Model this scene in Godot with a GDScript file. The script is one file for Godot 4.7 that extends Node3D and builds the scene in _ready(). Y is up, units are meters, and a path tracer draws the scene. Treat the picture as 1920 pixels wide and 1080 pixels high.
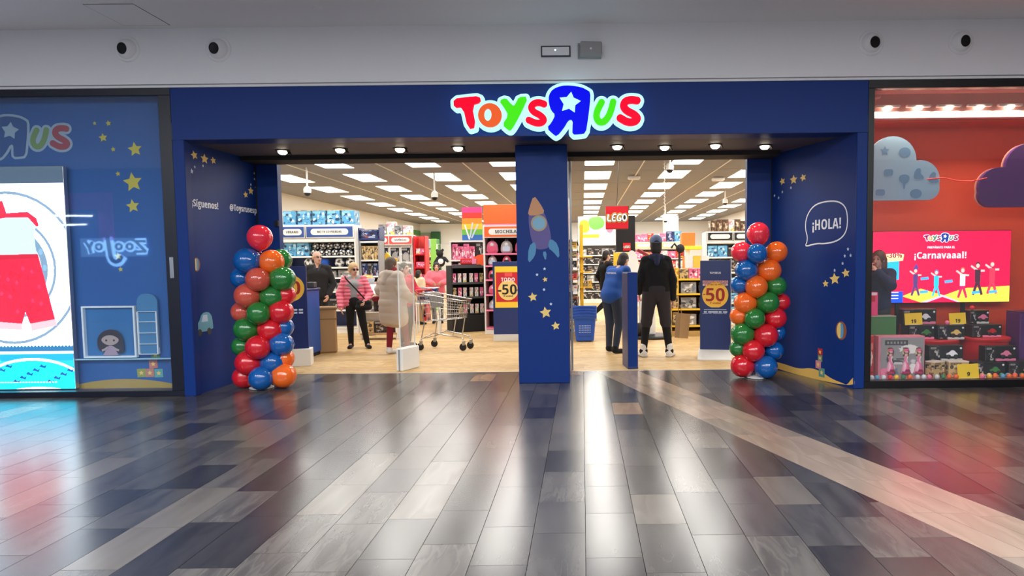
extends Node3D
# A toy shop front in a mall. x right, y up, z towards the viewer; the shop front stands at z = 0.

class MB:
	var v := PackedVector3Array()
	var n := PackedVector3Array()
	var c := PackedColorArray()
	var u := PackedVector2Array()
	var i := PackedInt32Array()
	func vert(p: Vector3, nn: Vector3, uv := Vector2.ZERO, col := Color.WHITE) -> int:
		v.append(p); n.append(nn); u.append(uv); c.append(col)
		return v.size() - 1
	func tri(a: Vector3, b: Vector3, d: Vector3, uva := Vector2.ZERO, uvb := Vector2.ZERO, uvd := Vector2.ZERO, col := Color.WHITE) -> void:
		var nn := (d - a).cross(b - a).normalized()
		i.append(vert(a, nn, uva, col)); i.append(vert(b, nn, uvb, col)); i.append(vert(d, nn, uvd, col))
	func quad(a: Vector3, b: Vector3, d: Vector3, e: Vector3, col := Color.WHITE) -> void:   # clockwise as seen from outside
		var nn := (d - a).cross(b - a).normalized()
		var k := v.size()
		vert(a, nn, Vector2(0, 1), col); vert(b, nn, Vector2(0, 0), col); vert(d, nn, Vector2(1, 0), col); vert(e, nn, Vector2(1, 1), col)
		for q in [0, 1, 2, 0, 2, 3]: i.append(k + q)
	func mesh(m: Material = null) -> ArrayMesh:
		var a := []
		a.resize(Mesh.ARRAY_MAX)
		a[Mesh.ARRAY_VERTEX] = v; a[Mesh.ARRAY_NORMAL] = n; a[Mesh.ARRAY_COLOR] = c; a[Mesh.ARRAY_TEX_UV] = u; a[Mesh.ARRAY_INDEX] = i
		var r := ArrayMesh.new()
		r.add_surface_from_arrays(Mesh.PRIMITIVE_TRIANGLES, a)
		if m: r.surface_set_material(0, m)
		return r
	func box(at: Vector3, s: Vector3, b := 0.0, t := Basis.IDENTITY, col := Color.WHITE) -> void:
		var h := s / 2
		b = minf(b, minf(h.x, minf(h.y, h.z)) * 0.6)
		for ax in 3:
			for sg in [-1.0, 1.0]:
				var bx := (ax + 1) % 3
				var cx := (ax + 2) % 3
				var p := []
				for q in [[-1, -1], [-1, 1], [1, 1], [1, -1]]:
					var w := Vector3.ZERO
					w[ax] = sg * h[ax]; w[bx] = q[0] * (h[bx] - b); w[cx] = q[1] * (h[cx] - b)
					p.append(w)
				if sg < 0: p.reverse()
				var nn := Vector3.ZERO
				nn[ax] = sg
				var k := v.size()
				for w in p:
					var uv: Vector2
					if ax == 2: uv = Vector2(w.x / s.x * sg + 0.5, 0.5 - w.y / s.y)
					elif ax == 0: uv = Vector2(-w.z / s.z * sg + 0.5, 0.5 - w.y / s.y)
					else: uv = Vector2(w.x / s.x + 0.5, 0.5 + w.z / s.z)
					vert(at + t * w, t * nn, uv, col)
				for q in [0, 1, 2, 0, 2, 3]: i.append(k + q)
		if b <= 0.0: return
		for ax in 3:
			var bx := (ax + 1) % 3
			var cx := (ax + 2) % 3
			for sb in [-1.0, 1.0]:
				for sc in [-1.0, 1.0]:
					var p := []
					for q in [[-1, 0], [1, 0], [1, 1], [-1, 1]]:
						var w := Vector3.ZERO
						w[ax] = q[0] * (h[ax] - b)
						w[bx] = sb * (h[bx] - (b if q[1] else 0.0)); w[cx] = sc * (h[cx] - (0.0 if q[1] else b))
						p.append(at + t * w)
					if sb * sc > 0: p.reverse()
					quad(p[0], p[1], p[2], p[3], col)
		for sx in [-1.0, 1.0]:
			for sy in [-1.0, 1.0]:
				for sz in [-1.0, 1.0]:
					var a := at + t * Vector3(sx * h.x, sy * (h.y - b), sz * (h.z - b))
					var bb := at + t * Vector3(sx * (h.x - b), sy * h.y, sz * (h.z - b))
					var d := at + t * Vector3(sx * (h.x - b), sy * (h.y - b), sz * h.z)
					if sx * sy * sz > 0: tri(a, d, bb, Vector2.ZERO, Vector2.ZERO, Vector2.ZERO, col)
					else: tri(a, bb, d, Vector2.ZERO, Vector2.ZERO, Vector2.ZERO, col)
	func lathe(at: Vector3, prof: Array, seg := 16, t := Basis.IDENTITY, col := Color.WHITE) -> void:   # prof: Vector2(radius, y), bottom to top
		var k := v.size()
		for j in prof.size():
			var p: Vector2 = prof[j]
			var a: Vector2 = prof[maxi(j - 1, 0)]
			var b: Vector2 = prof[mini(j + 1, prof.size() - 1)]
			var d := (b - a).normalized()
			for q in seg + 1:
				var th := TAU * q / seg
				var e := Vector3(cos(th), 0, sin(th))
				vert(at + t * (e * p.x + Vector3.UP * p.y), (t * (e * d.y - Vector3.UP * d.x)).normalized(), Vector2(float(q) / seg, 1.0 - float(j) / (prof.size() - 1)), col)
		var w := seg + 1
		for j in prof.size() - 1:
			for q in seg:
				var o := k + j * w + q
				for x in [o, o + 1, o + w, o + 1, o + w + 1, o + w]: i.append(x)
	func tube(pts: Array, r: float, seg := 6, closed := false, col := Color.WHITE) -> void:
		var k := v.size()
		var m := pts.size()
		var up := Vector3.UP
		for j in m:
			var p: Vector3 = pts[j]
			var a: Vector3 = pts[(j - 1 + m) % m if closed else maxi(j - 1, 0)]
			var b: Vector3 = pts[(j + 1) % m if closed else mini(j + 1, m - 1)]
			var d := (b - a).normalized()
			if absf(d.dot(up)) > 0.95: up = Vector3.RIGHT if absf(d.x) < 0.8 else Vector3.BACK
			var x := d.cross(up).normalized()
			var y := x.cross(d)
			up = y
			for q in seg + 1:
				var e := x * cos(TAU * q / seg) + y * sin(TAU * q / seg)
				vert(p + e * r, e, Vector2(float(q) / seg, j), col)
		var w := seg + 1
		for j in (m if closed else m - 1):
			for q in seg:
				var o := k + j * w + q
				var o2 := k + ((j + 1) % m) * w + q
				for z in [o, o + 1, o2, o + 1, o2 + 1, o2]: i.append(z)
		if not closed:
			for e in [0, m - 1]:
				var cc: Vector3 = pts[e]
				for q in seg:
					var a2 := v[k + e * w + q]
					var b2 := v[k + e * w + q + 1]
					if e == 0: tri(cc, b2, a2, Vector2.ZERO, Vector2.ZERO, Vector2.ZERO, col)
					else: tri(cc, a2, b2, Vector2.ZERO, Vector2.ZERO, Vector2.ZERO, col)
	func prism(poly: PackedVector2Array, z0: float, z1: float, t := Transform3D.IDENTITY, col := Color.WHITE, uvs := Vector2.ONE, uvo := Vector2.ZERO) -> void:   # polygon in xy, front face at z1
		var pp := poly
		if Geometry2D.is_polygon_clockwise(pp):
			pp = poly.duplicate(); pp.reverse()
		var ix := Geometry2D.triangulate_polygon(pp)
		for side in 2:
			var k := v.size()
			var nn := (t.basis * Vector3(0, 0, 1 if side == 0 else -1)).normalized()
			for p in pp: vert(t * Vector3(p.x, p.y, z1 if side == 0 else z0), nn, p * uvs + uvo, col)
			for q in range(0, ix.size(), 3):
				var a := ix[q]; var b := ix[q + 1]; var d := ix[q + 2]
				var ccw := (pp[b] - pp[a]).cross(pp[d] - pp[a]) > 0
				if ccw == (side == 0): i.append_array(PackedInt32Array([k + a, k + d, k + b]))
				else: i.append_array(PackedInt32Array([k + a, k + b, k + d]))
		for q in pp.size():
			var a := pp[q]; var b := pp[(q + 1) % pp.size()]
			quad(t * Vector3(a.x, a.y, z1), t * Vector3(b.x, b.y, z1), t * Vector3(b.x, b.y, z0), t * Vector3(a.x, a.y, z0), col)
	func ring(at: Vector2, outer: Vector2, inner: Vector2, shift: Vector2, z0: float, z1: float, seg := 32) -> void:
		for q in seg:
			var a := TAU * q / seg; var b := TAU * (q + 1) / seg
			var oa := at + Vector2(cos(a), sin(a)) * outer; var ob := at + Vector2(cos(b), sin(b)) * outer
			var ia := at + shift + Vector2(cos(a), sin(a)) * inner; var ib := at + shift + Vector2(cos(b), sin(b)) * inner
			var f := func(p: Vector2, z: float) -> Vector3: return Vector3(p.x, p.y, z)
			quad(Vector3(ia.x, ia.y, z1), Vector3(ib.x, ib.y, z1), Vector3(ob.x, ob.y, z1), Vector3(oa.x, oa.y, z1))
			quad(Vector3(oa.x, oa.y, z1), Vector3(ob.x, ob.y, z1), Vector3(ob.x, ob.y, z0), Vector3(oa.x, oa.y, z0))
			quad(Vector3(ib.x, ib.y, z1), Vector3(ia.x, ia.y, z1), Vector3(ia.x, ia.y, z0), Vector3(ib.x, ib.y, z0))
	# Surface nets over tapered capsules [0, a, b, ra, rb] and ellipsoids [1, centre, radii, basis]; a sixth value of -1 cuts.
	func net(prims: Array, cell: float, k: float, quilt := Vector2.ZERO, ymin := -9.0, paint = null) -> void:
		var lo := Vector3.ONE * 1e9
		var hi := -lo
		var bounds := []
		for p in prims:
			var a: Vector3; var b: Vector3
			if p[0] == 0:
				var ra: Vector3 = Vector3.ONE * p[3]; var rb: Vector3 = Vector3.ONE * p[4]
				a = (p[1] - ra).min(p[2] - rb); b = (p[1] + ra).max(p[2] + rb)
			else:
				var r := Vector3.ONE * maxf(p[2].x, maxf(p[2].y, p[2].z))
				a = p[1] - r; b = p[1] + r
			bounds.append([a, b])
			if p[-1] is int and p.size() > 4 and p[-1] == -1: continue
			lo = lo.min(a); hi = hi.max(b)
		lo -= Vector3.ONE * cell * 2.5; hi += Vector3.ONE * cell * 2.5
		if lo.y < ymin - cell * 2.5: lo.y = ymin - cell * 2.5
		var nx := int((hi.x - lo.x) / cell) + 2
		var ny := int((hi.y - lo.y) / cell) + 2
		var nz := int((hi.z - lo.z) / cell) + 2
		var f := PackedFloat32Array()
		f.resize(nx * ny * nz)
		f.fill(0.3)
		var sx := 1
		var sy := nx
		var sz := nx * ny
		for pi in prims.size():
			var p: Array = prims[pi]
			var cut: bool = p.size() > 4 and p[-1] is int and p[-1] == -1
			var m := (k + cell * 1.6) * Vector3.ONE
			var a0: Vector3 = ((bounds[pi][0] - m - lo) / cell).floor()
			var b0: Vector3 = ((bounds[pi][1] + m - lo) / cell).ceil()
			var x0 := clampi(int(a0.x), 0, nx - 1); var x1 := clampi(int(b0.x), 0, nx - 1)
			var y0 := clampi(int(a0.y), 0, ny - 1); var y1 := clampi(int(b0.y), 0, ny - 1)
			var z0 := clampi(int(a0.z), 0, nz - 1); var z1 := clampi(int(b0.z), 0, nz - 1)
			var capsule: bool = p[0] == 0
			var A: Vector3 = p[1]
			var B: Vector3 = p[2]
			var ra := 0.0; var rb := 0.0; var AB := B - A
			var l2 := 1e-9
			var inv := Basis.IDENTITY
			var rm := 0.0
			if capsule:
				ra = p[3]; rb = p[4]; l2 = maxf(AB.length_squared(), 1e-9)
			else:
				rm = minf(B.x, minf(B.y, B.z))
				if p.size() > 3 and p[3] is Basis: inv = p[3].inverse()
			for z in range(z0, z1 + 1):
				for y in range(y0, y1 + 1):
					var at := z * sz + y * sy
					for x in range(x0, x1 + 1):
						var q := lo + Vector3(x, y, z) * cell
						var d: float
						if capsule:
							var t := clampf((q - A).dot(AB) / l2, 0.0, 1.0)
							d = (q - A - AB * t).length() - ra - (rb - ra) * t
						else:
							d = (((inv * (q - A)) / B).length() - 1.0) * rm
						var g := f[at + x]
						if cut:
							if -d > g: f[at + x] = -d
						else:
							var h := maxf(k - absf(g - d), 0.0)
							f[at + x] = minf(g, d) - (h * h / (4.0 * k) if k > 0 else 0.0)
		if quilt.x > 0.0 or ymin > -5.0:
			for z in nz:
				for y in ny:
					var yy := lo.y + y * cell
					var dq := (quilt.x * absf(sin(PI * yy / quilt.y))) if quilt.x > 0 else 0.0
					for x in nx:
						var w := z * sz + y * sy + x
						if f[w] < 0.1: f[w] = maxf(f[w] - dq, ymin - yy)
		var ids := PackedInt32Array()
		ids.resize(nx * ny * nz)
		ids.fill(-1)
		var base := v.size()
		var offs := [0, sx, sy, sx + sy, sz, sx + sz, sy + sz, sx + sy + sz]
		var cs := [Vector3(0, 0, 0), Vector3(1, 0, 0), Vector3(0, 1, 0), Vector3(1, 1, 0), Vector3(0, 0, 1), Vector3(1, 0, 1), Vector3(0, 1, 1), Vector3(1, 1, 1)]
		var edges := [[0, 1], [2, 3], [4, 5], [6, 7], [0, 2], [1, 3], [4, 6], [5, 7], [0, 4], [1, 5], [2, 6], [3, 7]]
		for z in nz - 1:
			for y in ny - 1:
				var row := z * sz + y * sy
				for x in nx - 1:
					var w := row + x
					var g0 := f[w]
					if g0 > cell * 2.5 or g0 < -cell * 3.0: continue
					var neg := 0
					for o in offs:
						if f[w + o] < 0.0: neg += 1
					if neg == 0 or neg == 8: continue
					var sum := Vector3.ZERO
					var cnt := 0
					for e in edges:
						var fa := f[w + offs[e[0]]]; var fb := f[w + offs[e[1]]]
						if (fa < 0.0) != (fb < 0.0):
							sum += cs[e[0]].lerp(cs[e[1]], fa / (fa - fb))
							cnt += 1
					var pos := lo + (Vector3(x, y, z) + sum / cnt) * cell
					var gr := Vector3(f[w + sx] - g0 + f[w + offs[7]] - f[w + offs[6]], f[w + sy] - g0 + f[w + offs[7]] - f[w + offs[5]], f[w + sz] - g0 + f[w + offs[7]] - f[w + offs[3]])
					ids[w] = vert(pos, gr.normalized(), Vector2(pos.x, pos.y), Color.WHITE)
		for z in range(1, nz - 1):
			for y in range(1, ny - 1):
				for x in range(1, nx - 1):
					var w := z * sz + y * sy + x
					var inside := f[w] < 0.0
					for ax in 3:
						var st := sx if ax == 0 else (sy if ax == 1 else sz)
						if (f[w + st] < 0.0) == inside: continue
						var b := sy if ax == 0 else (sz if ax == 1 else sx)
						var d := sz if ax == 0 else (sx if ax == 1 else sy)
						var q0 := ids[w - b - d]; var q1 := ids[w - d]; var q2 := ids[w]; var q3 := ids[w - b]
						if q0 < 0 or q1 < 0 or q2 < 0 or q3 < 0: continue
						if inside: i.append_array(PackedInt32Array([q0, q2, q1, q0, q3, q2]))
						else: i.append_array(PackedInt32Array([q0, q1, q2, q0, q2, q3]))
		if paint != null:
			for q in range(base, v.size()): c[q] = paint.call(v[q])

var used := {}
var mats := {}
var meshes := {}
var rng := RandomNumberGenerator.new()
const ORD := ["first", "second", "third", "fourth", "fifth", "sixth", "seventh", "eighth", "ninth", "tenth", "eleventh", "twelfth", "thirteenth", "fourteenth", "fifteenth", "sixteenth", "seventeenth", "eighteenth", "nineteenth", "twentieth", "twenty first", "twenty second", "twenty third", "twenty fourth", "twenty fifth", "twenty sixth", "twenty seventh", "twenty eighth"]

func numbered(called: String) -> String:
	used[called] = used.get(called, -1) + 1
	return called if used[called] == 0 else "%s_%03d" % [called, used[called]]

func tag(o: Node, label: String, category: String, group := "") -> Node:
	o.set_meta("label", label); o.set_meta("category", category)
	if group: o.set_meta("group", group)
	return o

func thing(called: String, label: String, category: String, at := Vector3.ZERO, turn := 0.0, group := "") -> Node3D:
	var o := Node3D.new()
	o.name = numbered(called)
	add_child(o)
	o.position = at; o.rotation.y = turn
	tag(o, label, category, group)
	return o

func struct(called: String, at := Vector3.ZERO) -> Node3D:
	var o := Node3D.new()
	o.name = numbered(called)
	add_child(o)
	o.position = at
	o.set_meta("kind", "structure")
	return o

func part(parent: Node, called: String, m: Mesh, material: Material, at := Vector3.ZERO, turn := Vector3.ZERO, label := "") -> MeshInstance3D:
	var o := MeshInstance3D.new()
	o.name = called
	o.mesh = m
	o.material_override = material
	parent.add_child(o, true)
	o.position = at; o.rotation = turn
	if label: o.set_meta("label", label)
	return o

func solo(called: String, m: Mesh, material: Material, label: String, category: String, at := Vector3.ZERO, turn := Vector3.ZERO, group := "") -> MeshInstance3D:
	var o := part(self, numbered(called), m, material, at, turn)
	tag(o, label, category, group)
	return o

func mat(key: String, col := Color.WHITE, rough := 0.6, metal := 0.0, emit := 0.0) -> StandardMaterial3D:
	if mats.has(key): return mats[key]
	var m := StandardMaterial3D.new()
	m.resource_name = key
	m.albedo_color = col
	m.roughness = rough; m.metallic = metal
	if emit > 0.0:
		m.emission_enabled = true; m.emission = col; m.emission_energy_multiplier = emit
		m.albedo_color = Color(col.r * 0.3, col.g * 0.3, col.b * 0.3)
		m.metallic_specular = 0.2
	mats[key] = m
	return m

func rgb(r: int, g: int, b: int) -> Color: return Color8(r, g, b)

func bx(s: Vector3, b := 0.004) -> ArrayMesh:
	var key := "b%.3f,%.3f,%.3f,%.4f" % [s.x, s.y, s.z, b]
	if not meshes.has(key):
		var m := MB.new()
		m.box(Vector3.ZERO, s, b)
		meshes[key] = m.mesh()
	return meshes[key]

func slab(parent: Node, called: String, lo: Vector3, hi: Vector3, material: Material, b := 0.004, label := "") -> MeshInstance3D:
	return part(parent, called, bx((hi - lo).abs(), b), material, (lo + hi) / 2, Vector3.ZERO, label)

func lathed(prof: Array, seg := 16) -> ArrayMesh:
	var m := MB.new()
	m.lathe(Vector3.ZERO, prof, seg)
	return m.mesh()

func tubed(pts: Array, r: float, seg := 6, closed := false) -> ArrayMesh:
	var m := MB.new()
	m.tube(pts, r, seg, closed)
	return m.mesh()

func cut(poly: PackedVector2Array, depth := 0.004) -> ArrayMesh:
	var m := MB.new()
	m.prism(poly, 0.0, depth)
	return m.mesh()

func star(r: float, tilt := 0.0, inner := 0.48) -> PackedVector2Array:
	var p := PackedVector2Array()
	for q in 10:
		var a := PI / 2 + tilt + TAU * q / 10.0
		p.append(Vector2(cos(a), sin(a)) * (r if q % 2 == 0 else r * inner))
	return p

func ellipse(rx: float, ry: float, seg := 32, at := Vector2.ZERO) -> PackedVector2Array:
	var p := PackedVector2Array()
	for q in seg: p.append(at + Vector2(cos(TAU * q / seg) * rx, sin(TAU * q / seg) * ry))
	return p

func pill(w: float, h: float, r := -1.0, seg := 6) -> PackedVector2Array:
	if r < 0: r = minf(w, h) / 2
	var p := PackedVector2Array()
	for q in 4:
		var cx := (w / 2 - r) * (1 if q in [0, 3] else -1)
		var cy := (h / 2 - r) * (1 if q < 2 else -1)
		for s in seg + 1:
			var a := PI / 2 * (q + float(s) / seg)
			p.append(Vector2(cx + cos(a) * r, cy + sin(a) * r))
	return p

func poly(a: Array, s := 1.0, o := Vector2.ZERO) -> PackedVector2Array:   # flat list x, y, ...; y grows downwards in the list
	var p := PackedVector2Array()
	for q in range(0, a.size(), 2): p.append((Vector2(a[q], a[q + 1]) - o) * Vector2(s, -s))
	return p

func smooth(p: PackedVector2Array, rounds := 2, closed := true) -> PackedVector2Array:
	for r in rounds:
		var o := PackedVector2Array()
		var m := p.size()
		if not closed: o.append(p[0])
		for q in (m if closed else m - 1):
			var a := p[q]; var b := p[(q + 1) % m]
			o.append(a.lerp(b, 0.25)); o.append(a.lerp(b, 0.75))
		if not closed: o.append(p[m - 1])
		p = o
	return p

func stroke(p: PackedVector2Array, r: float, rounds := 2) -> PackedVector2Array:
	return Geometry2D.offset_polyline(smooth(p, rounds, false), r, Geometry2D.JOIN_ROUND, Geometry2D.END_ROUND)[0]

var fonts := {}
func text_mesh(s: String, width: float, depth := 0.003, bold := true, serif := false, curve := 0.6) -> TextMesh:
	var key := "%s%s" % [bold, serif]
	if not fonts.has(key):
		var f := SystemFont.new()
		f.font_names = PackedStringArray(["Droid Serif" if serif else "Droid Sans"])
		f.font_weight = 700 if bold else 400
		fonts[key] = f
	var t := TextMesh.new()
	t.text = s
	t.font = fonts[key]
	t.font_size = 48
	t.curve_step = curve * 4.0
	t.pixel_size = 0.01
	t.depth = 0.0
	var w := t.get_aabb().size.x
	t.pixel_size = 0.01 * width / maxf(w, 0.001)
	t.depth = depth
	return t

func word(parent: Node, s: String, width: float, at: Vector3, material: Material, turn := Vector3.ZERO, bold := true, called := "lettering") -> MeshInstance3D:
	return part(parent, called, text_mesh(s, width, 0.003, bold), material, at, turn)

func area(parent: Node, at: Vector3, turn: Vector3, size: Vector2, col: Color, energy: float) -> AreaLight3D:
	var l := AreaLight3D.new()
	l.name = "area_light"
	l.area_size = size
	l.light_color = col
	l.light_energy = energy
	l.area_range = 60.0
	l.shadow_enabled = true
	parent.add_child(l, true)
	l.position = at; l.rotation = turn
	return l

func noise_tex(seed_: int, freq: float, ramp: Array, size := 512, kind := FastNoiseLite.TYPE_SIMPLEX, warp := 0.0, oct := 5) -> NoiseTexture2D:
	var n := FastNoiseLite.new()
	n.seed = seed_; n.frequency = freq; n.noise_type = kind
	n.fractal_octaves = oct
	if warp > 0:
		n.domain_warp_enabled = true; n.domain_warp_amplitude = warp; n.domain_warp_frequency = freq
	var t := NoiseTexture2D.new()
	t.width = size; t.height = size; t.seamless = true; t.noise = n
	if ramp:
		var g := Gradient.new()
		g.offsets = PackedFloat32Array(); g.colors = PackedColorArray()
		var of := PackedFloat32Array(); var co := PackedColorArray()
		for q in range(0, ramp.size(), 2):
			of.append(ramp[q]); co.append(ramp[q + 1])
		g.offsets = of; g.colors = co
		t.color_ramp = g
	return t

func fill_poly(im: Image, p: PackedVector2Array, col: Color) -> void:   # p in pixels of the image
	var y0 := 1e9; var y1 := -1e9
	for q in p:
		y0 = minf(y0, q.y); y1 = maxf(y1, q.y)
	for y in range(maxi(0, int(y0)), mini(im.get_height(), int(y1) + 1)):
		var xs := []
		for q in p.size():
			var a := p[q]; var b := p[(q + 1) % p.size()]
			if (a.y <= y + 0.5) != (b.y <= y + 0.5): xs.append(a.x + (y + 0.5 - a.y) / (b.y - a.y) * (b.x - a.x))
		xs.sort()
		for q in range(0, xs.size() - 1, 2):
			var x0 := clampi(roundi(xs[q]), 0, im.get_width()); var x1 := clampi(roundi(xs[q + 1]), 0, im.get_width())
			if x1 > x0: im.fill_rect(Rect2i(x0, y, x1 - x0, 1), col)

func pic_mat(key: String, im: Image, rough := 0.4, emit := 0.0) -> StandardMaterial3D:
	var m := StandardMaterial3D.new()
	m.resource_name = key
	var t := ImageTexture.create_from_image(im)
	m.roughness = rough
	m.texture_repeat = false
	if emit > 0:
		m.albedo_color = Color(0.02, 0.02, 0.02)
		m.emission_enabled = true
		m.emission = Color.BLACK
		m.emission_texture = t
		m.emission_energy_multiplier = emit
	else: m.albedo_texture = t
	mats[key] = m
	return m

func _ready() -> void:
	rng.seed = 7
	# camera: slight downward tilt and roll, lens shifted as the photograph is cropped
	var cam := Camera3D.new()
	cam.name = "camera"
	cam.projection = Camera3D.PROJECTION_FRUSTUM
	cam.near = 0.1; cam.far = 120.0
	cam.size = 0.1 * 1080.0 / 1297.18
	cam.frustum_offset = Vector2(-(1092.96 - 960.0), 575.6 - 540.0) * 0.1 / 1297.18
	add_child(cam)
	var tilt := Basis(Vector3.RIGHT, -atan(0.066)) * Basis(Vector3.BACK, -0.0112)
	cam.transform = Transform3D(tilt, Vector3(0, 1.5, 7.89))
	cam.current = true
	var we := WorldEnvironment.new()
	we.name = "world_environment"
	var e := Environment.new()
	e.background_mode = Environment.BG_COLOR
	e.background_color = Color(0, 0, 0)
	e.tonemap_mode = Environment.TONE_MAPPER_LINEAR
	e.tonemap_exposure = 1.0
	e.sdfgi_enabled = true; e.ssao_enabled = true; e.ssil_enabled = true
	we.environment = e
	add_child(we)
	make_materials()
	added_mall_lamps()
	shop_lamps()
	mall_shell()
	mall_floor()
	entrance()
	shop_shell()
	left_window()
	right_window()
	fittings()
	main_sign()
	balloons()
	shop_front_things()
	shop_shelves()
	people()

func make_materials() -> void:
	mat("blue_paint", rgb(16, 50, 120), 0.45)
	mats.blue_paint.metallic_specular = 0.32
	mat("bulkhead_paint", rgb(234, 233, 236), 0.9)
	mat("ceiling_paint", rgb(234, 233, 236), 0.95)
	mat("white", rgb(235, 234, 230), 0.5)
	mat("off_white", rgb(216, 213, 206), 0.6)
	mat("black", rgb(18, 18, 20), 0.45)
	mat("matte_black", rgb(22, 21, 23), 0.8)
	mat("dark_frame", rgb(14, 18, 34), 0.4)
	mat("steel", rgb(190, 190, 188), 0.3, 0.9)
	mat("chrome", rgb(205, 205, 205), 0.18, 1.0)
	mat("grey_plastic", rgb(150, 150, 150), 0.5)
	mat("dark_grey", rgb(62, 62, 66), 0.55)
	mat("rubber", rgb(30, 30, 31), 0.7)
	mat("navy", rgb(22, 44, 104), 0.4)
	mat("sticker_star", rgb(240, 205, 120), 0.5)
	mat("sticker_pale", rgb(200, 214, 235), 0.5)
	mat("sticker_white", rgb(238, 240, 246), 0.5)
	mat("yellow", rgb(250, 200, 50), 0.5)
	mat("orange", rgb(245, 120, 40), 0.5)
	mat("red", rgb(200, 25, 35), 0.45)
	mat("pink", rgb(240, 130, 165), 0.6)
	mat("green", rgb(60, 130, 60), 0.6)
	mat("blue_plastic", rgb(28, 82, 180), 0.35)
	mat("card", rgb(176, 140, 98), 0.85)
	var t1 := noise_tex(11, 0.007, [0.0, Color(0.7, 0.69, 0.7), 0.36, Color(0.86, 0.85, 0.85), 0.46, Color(0.97, 0.96, 0.95), 0.52, Color(0.84, 0.83, 0.84), 0.64, Color(0.92, 0.91, 0.9), 1.0, Color(1, 0.99, 0.98)], 1024, FastNoiseLite.TYPE_SIMPLEX, 40.0, 3)
	var t3 := noise_tex(23, 0.006, [0.0, Color(0.84, 0.82, 0.8), 0.45, Color(0.96, 0.95, 0.94), 0.55, Color(0.9, 0.88, 0.87), 1.0, Color(1, 0.99, 0.98)], 512, FastNoiseLite.TYPE_SIMPLEX, 30.0, 3)
	var tones := {"dark": rgb(52, 51, 54), "mid": rgb(76, 74, 74), "grey": rgb(94, 91, 88), "light": rgb(108, 103, 98), "beige": rgb(160, 130, 100), "strip": rgb(166, 149, 134), "strip_grey": rgb(150, 139, 128)}
	for k in tones:
		var m := mat("marble_" + k, tones[k], 0.23)
		m.albedo_texture = t3 if k in ["strip", "strip_grey", "light", "beige"] else t1
		m.metallic_specular = 0.62
	var t2 := noise_tex(5, 0.02, [0.0, Color(0.78, 0.74, 0.68), 0.5, Color(0.95, 0.94, 0.92), 1.0, Color(1, 1, 1)], 512)
	var w := [rgb(216, 182, 128), rgb(208, 172, 118), rgb(222, 190, 138)]
	for k in 3:
		var m := mat("oak_%d" % k, w[k], 0.5)
		m.albedo_texture = t2
	packaging_prints()

# Packaging prints: blocks, bands and blots of ink on a ground colour.
func packaging_prints() -> void:
	var kinds := {
		"dark": [rgb(34, 34, 40), [rgb(120, 118, 120), rgb(190, 186, 180), rgb(70, 60, 58), rgb(20, 20, 24), rgb(150, 120, 100)]],
		"blue": [rgb(86, 160, 205), [rgb(40, 90, 140), rgb(150, 205, 230), rgb(30, 60, 95), rgb(200, 225, 235)]],
		"navy": [rgb(28, 44, 92), [rgb(60, 90, 170), rgb(180, 190, 210), rgb(15, 22, 50), rgb(150, 60, 60)]],
		"pink": [rgb(236, 120, 160), [rgb(250, 190, 210), rgb(200, 60, 110), rgb(255, 235, 235), rgb(150, 40, 70)]],
		"yellow": [rgb(244, 196, 70), [rgb(250, 226, 140), rgb(200, 130, 40), rgb(120, 110, 90), rgb(240, 240, 230)]],
		"beige": [rgb(206, 176, 120), [rgb(230, 214, 180), rgb(90, 74, 56), rgb(160, 130, 90), rgb(60, 56, 54)]],
		"red": [rgb(196, 40, 46), [rgb(240, 120, 110), rgb(250, 225, 210), rgb(120, 16, 24), rgb(230, 180, 60)]],
		"grey": [rgb(150, 148, 148), [rgb(210, 208, 204), rgb(70, 68, 70), rgb(110, 120, 135), rgb(235, 232, 226)]],
		"brown": [rgb(104, 74, 52), [rgb(180, 150, 110), rgb(50, 36, 30), rgb(220, 200, 170), rgb(130, 96, 66)]],
		"white": [rgb(228, 226, 222), [rgb(170, 180, 200), rgb(220, 120, 130), rgb(120, 120, 126), rgb(240, 200, 90)]],
		"orange": [rgb(238, 140, 48), [rgb(250, 190, 90), rgb(200, 70, 40), rgb(255, 230, 190), rgb(120, 60, 40)]],
		"violet": [rgb(120, 70, 140), [rgb(200, 150, 210), rgb(60, 30, 90), rgb(240, 200, 230), rgb(236, 120, 170)]],
	}
	var r := RandomNumberGenerator.new()
	r.seed = 91
	for k in kinds:
		for va in 3:
			var im := Image.create_empty(64, 64, false, Image.FORMAT_RGB8)
			im.fill(kinds[k][0])
			for q in 16:
				var c: Color = kinds[k][1][r.randi() % kinds[k][1].size()]
				var at := Vector2(r.randf_range(6, 58), r.randf_range(14, 60))
				if q < 6: fill_poly(im, ellipse(r.randf_range(4, 14), r.randf_range(3, 11), 12, at), c)
				elif q < 12:
					var p := star(r.randf_range(4, 10), r.randf() * 6, r.randf_range(0.4, 0.9))
					for s in p.size(): p[s] += at
					fill_poly(im, p, c)
				else: im.fill_rect(Rect2i(int(at.x) - 8, int(at.y) / 2 * 2, 12 + r.randi() % 8, 2), c)
			im.fill_rect(Rect2i(6, 4, 34, 8), kinds[k][1][1])
			for q in 6: im.fill_rect(Rect2i(9 + q * 5, 6, 3, 4), kinds[k][0])
			pic_mat("print_%s%d" % [k, va], im, 0.35)

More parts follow.
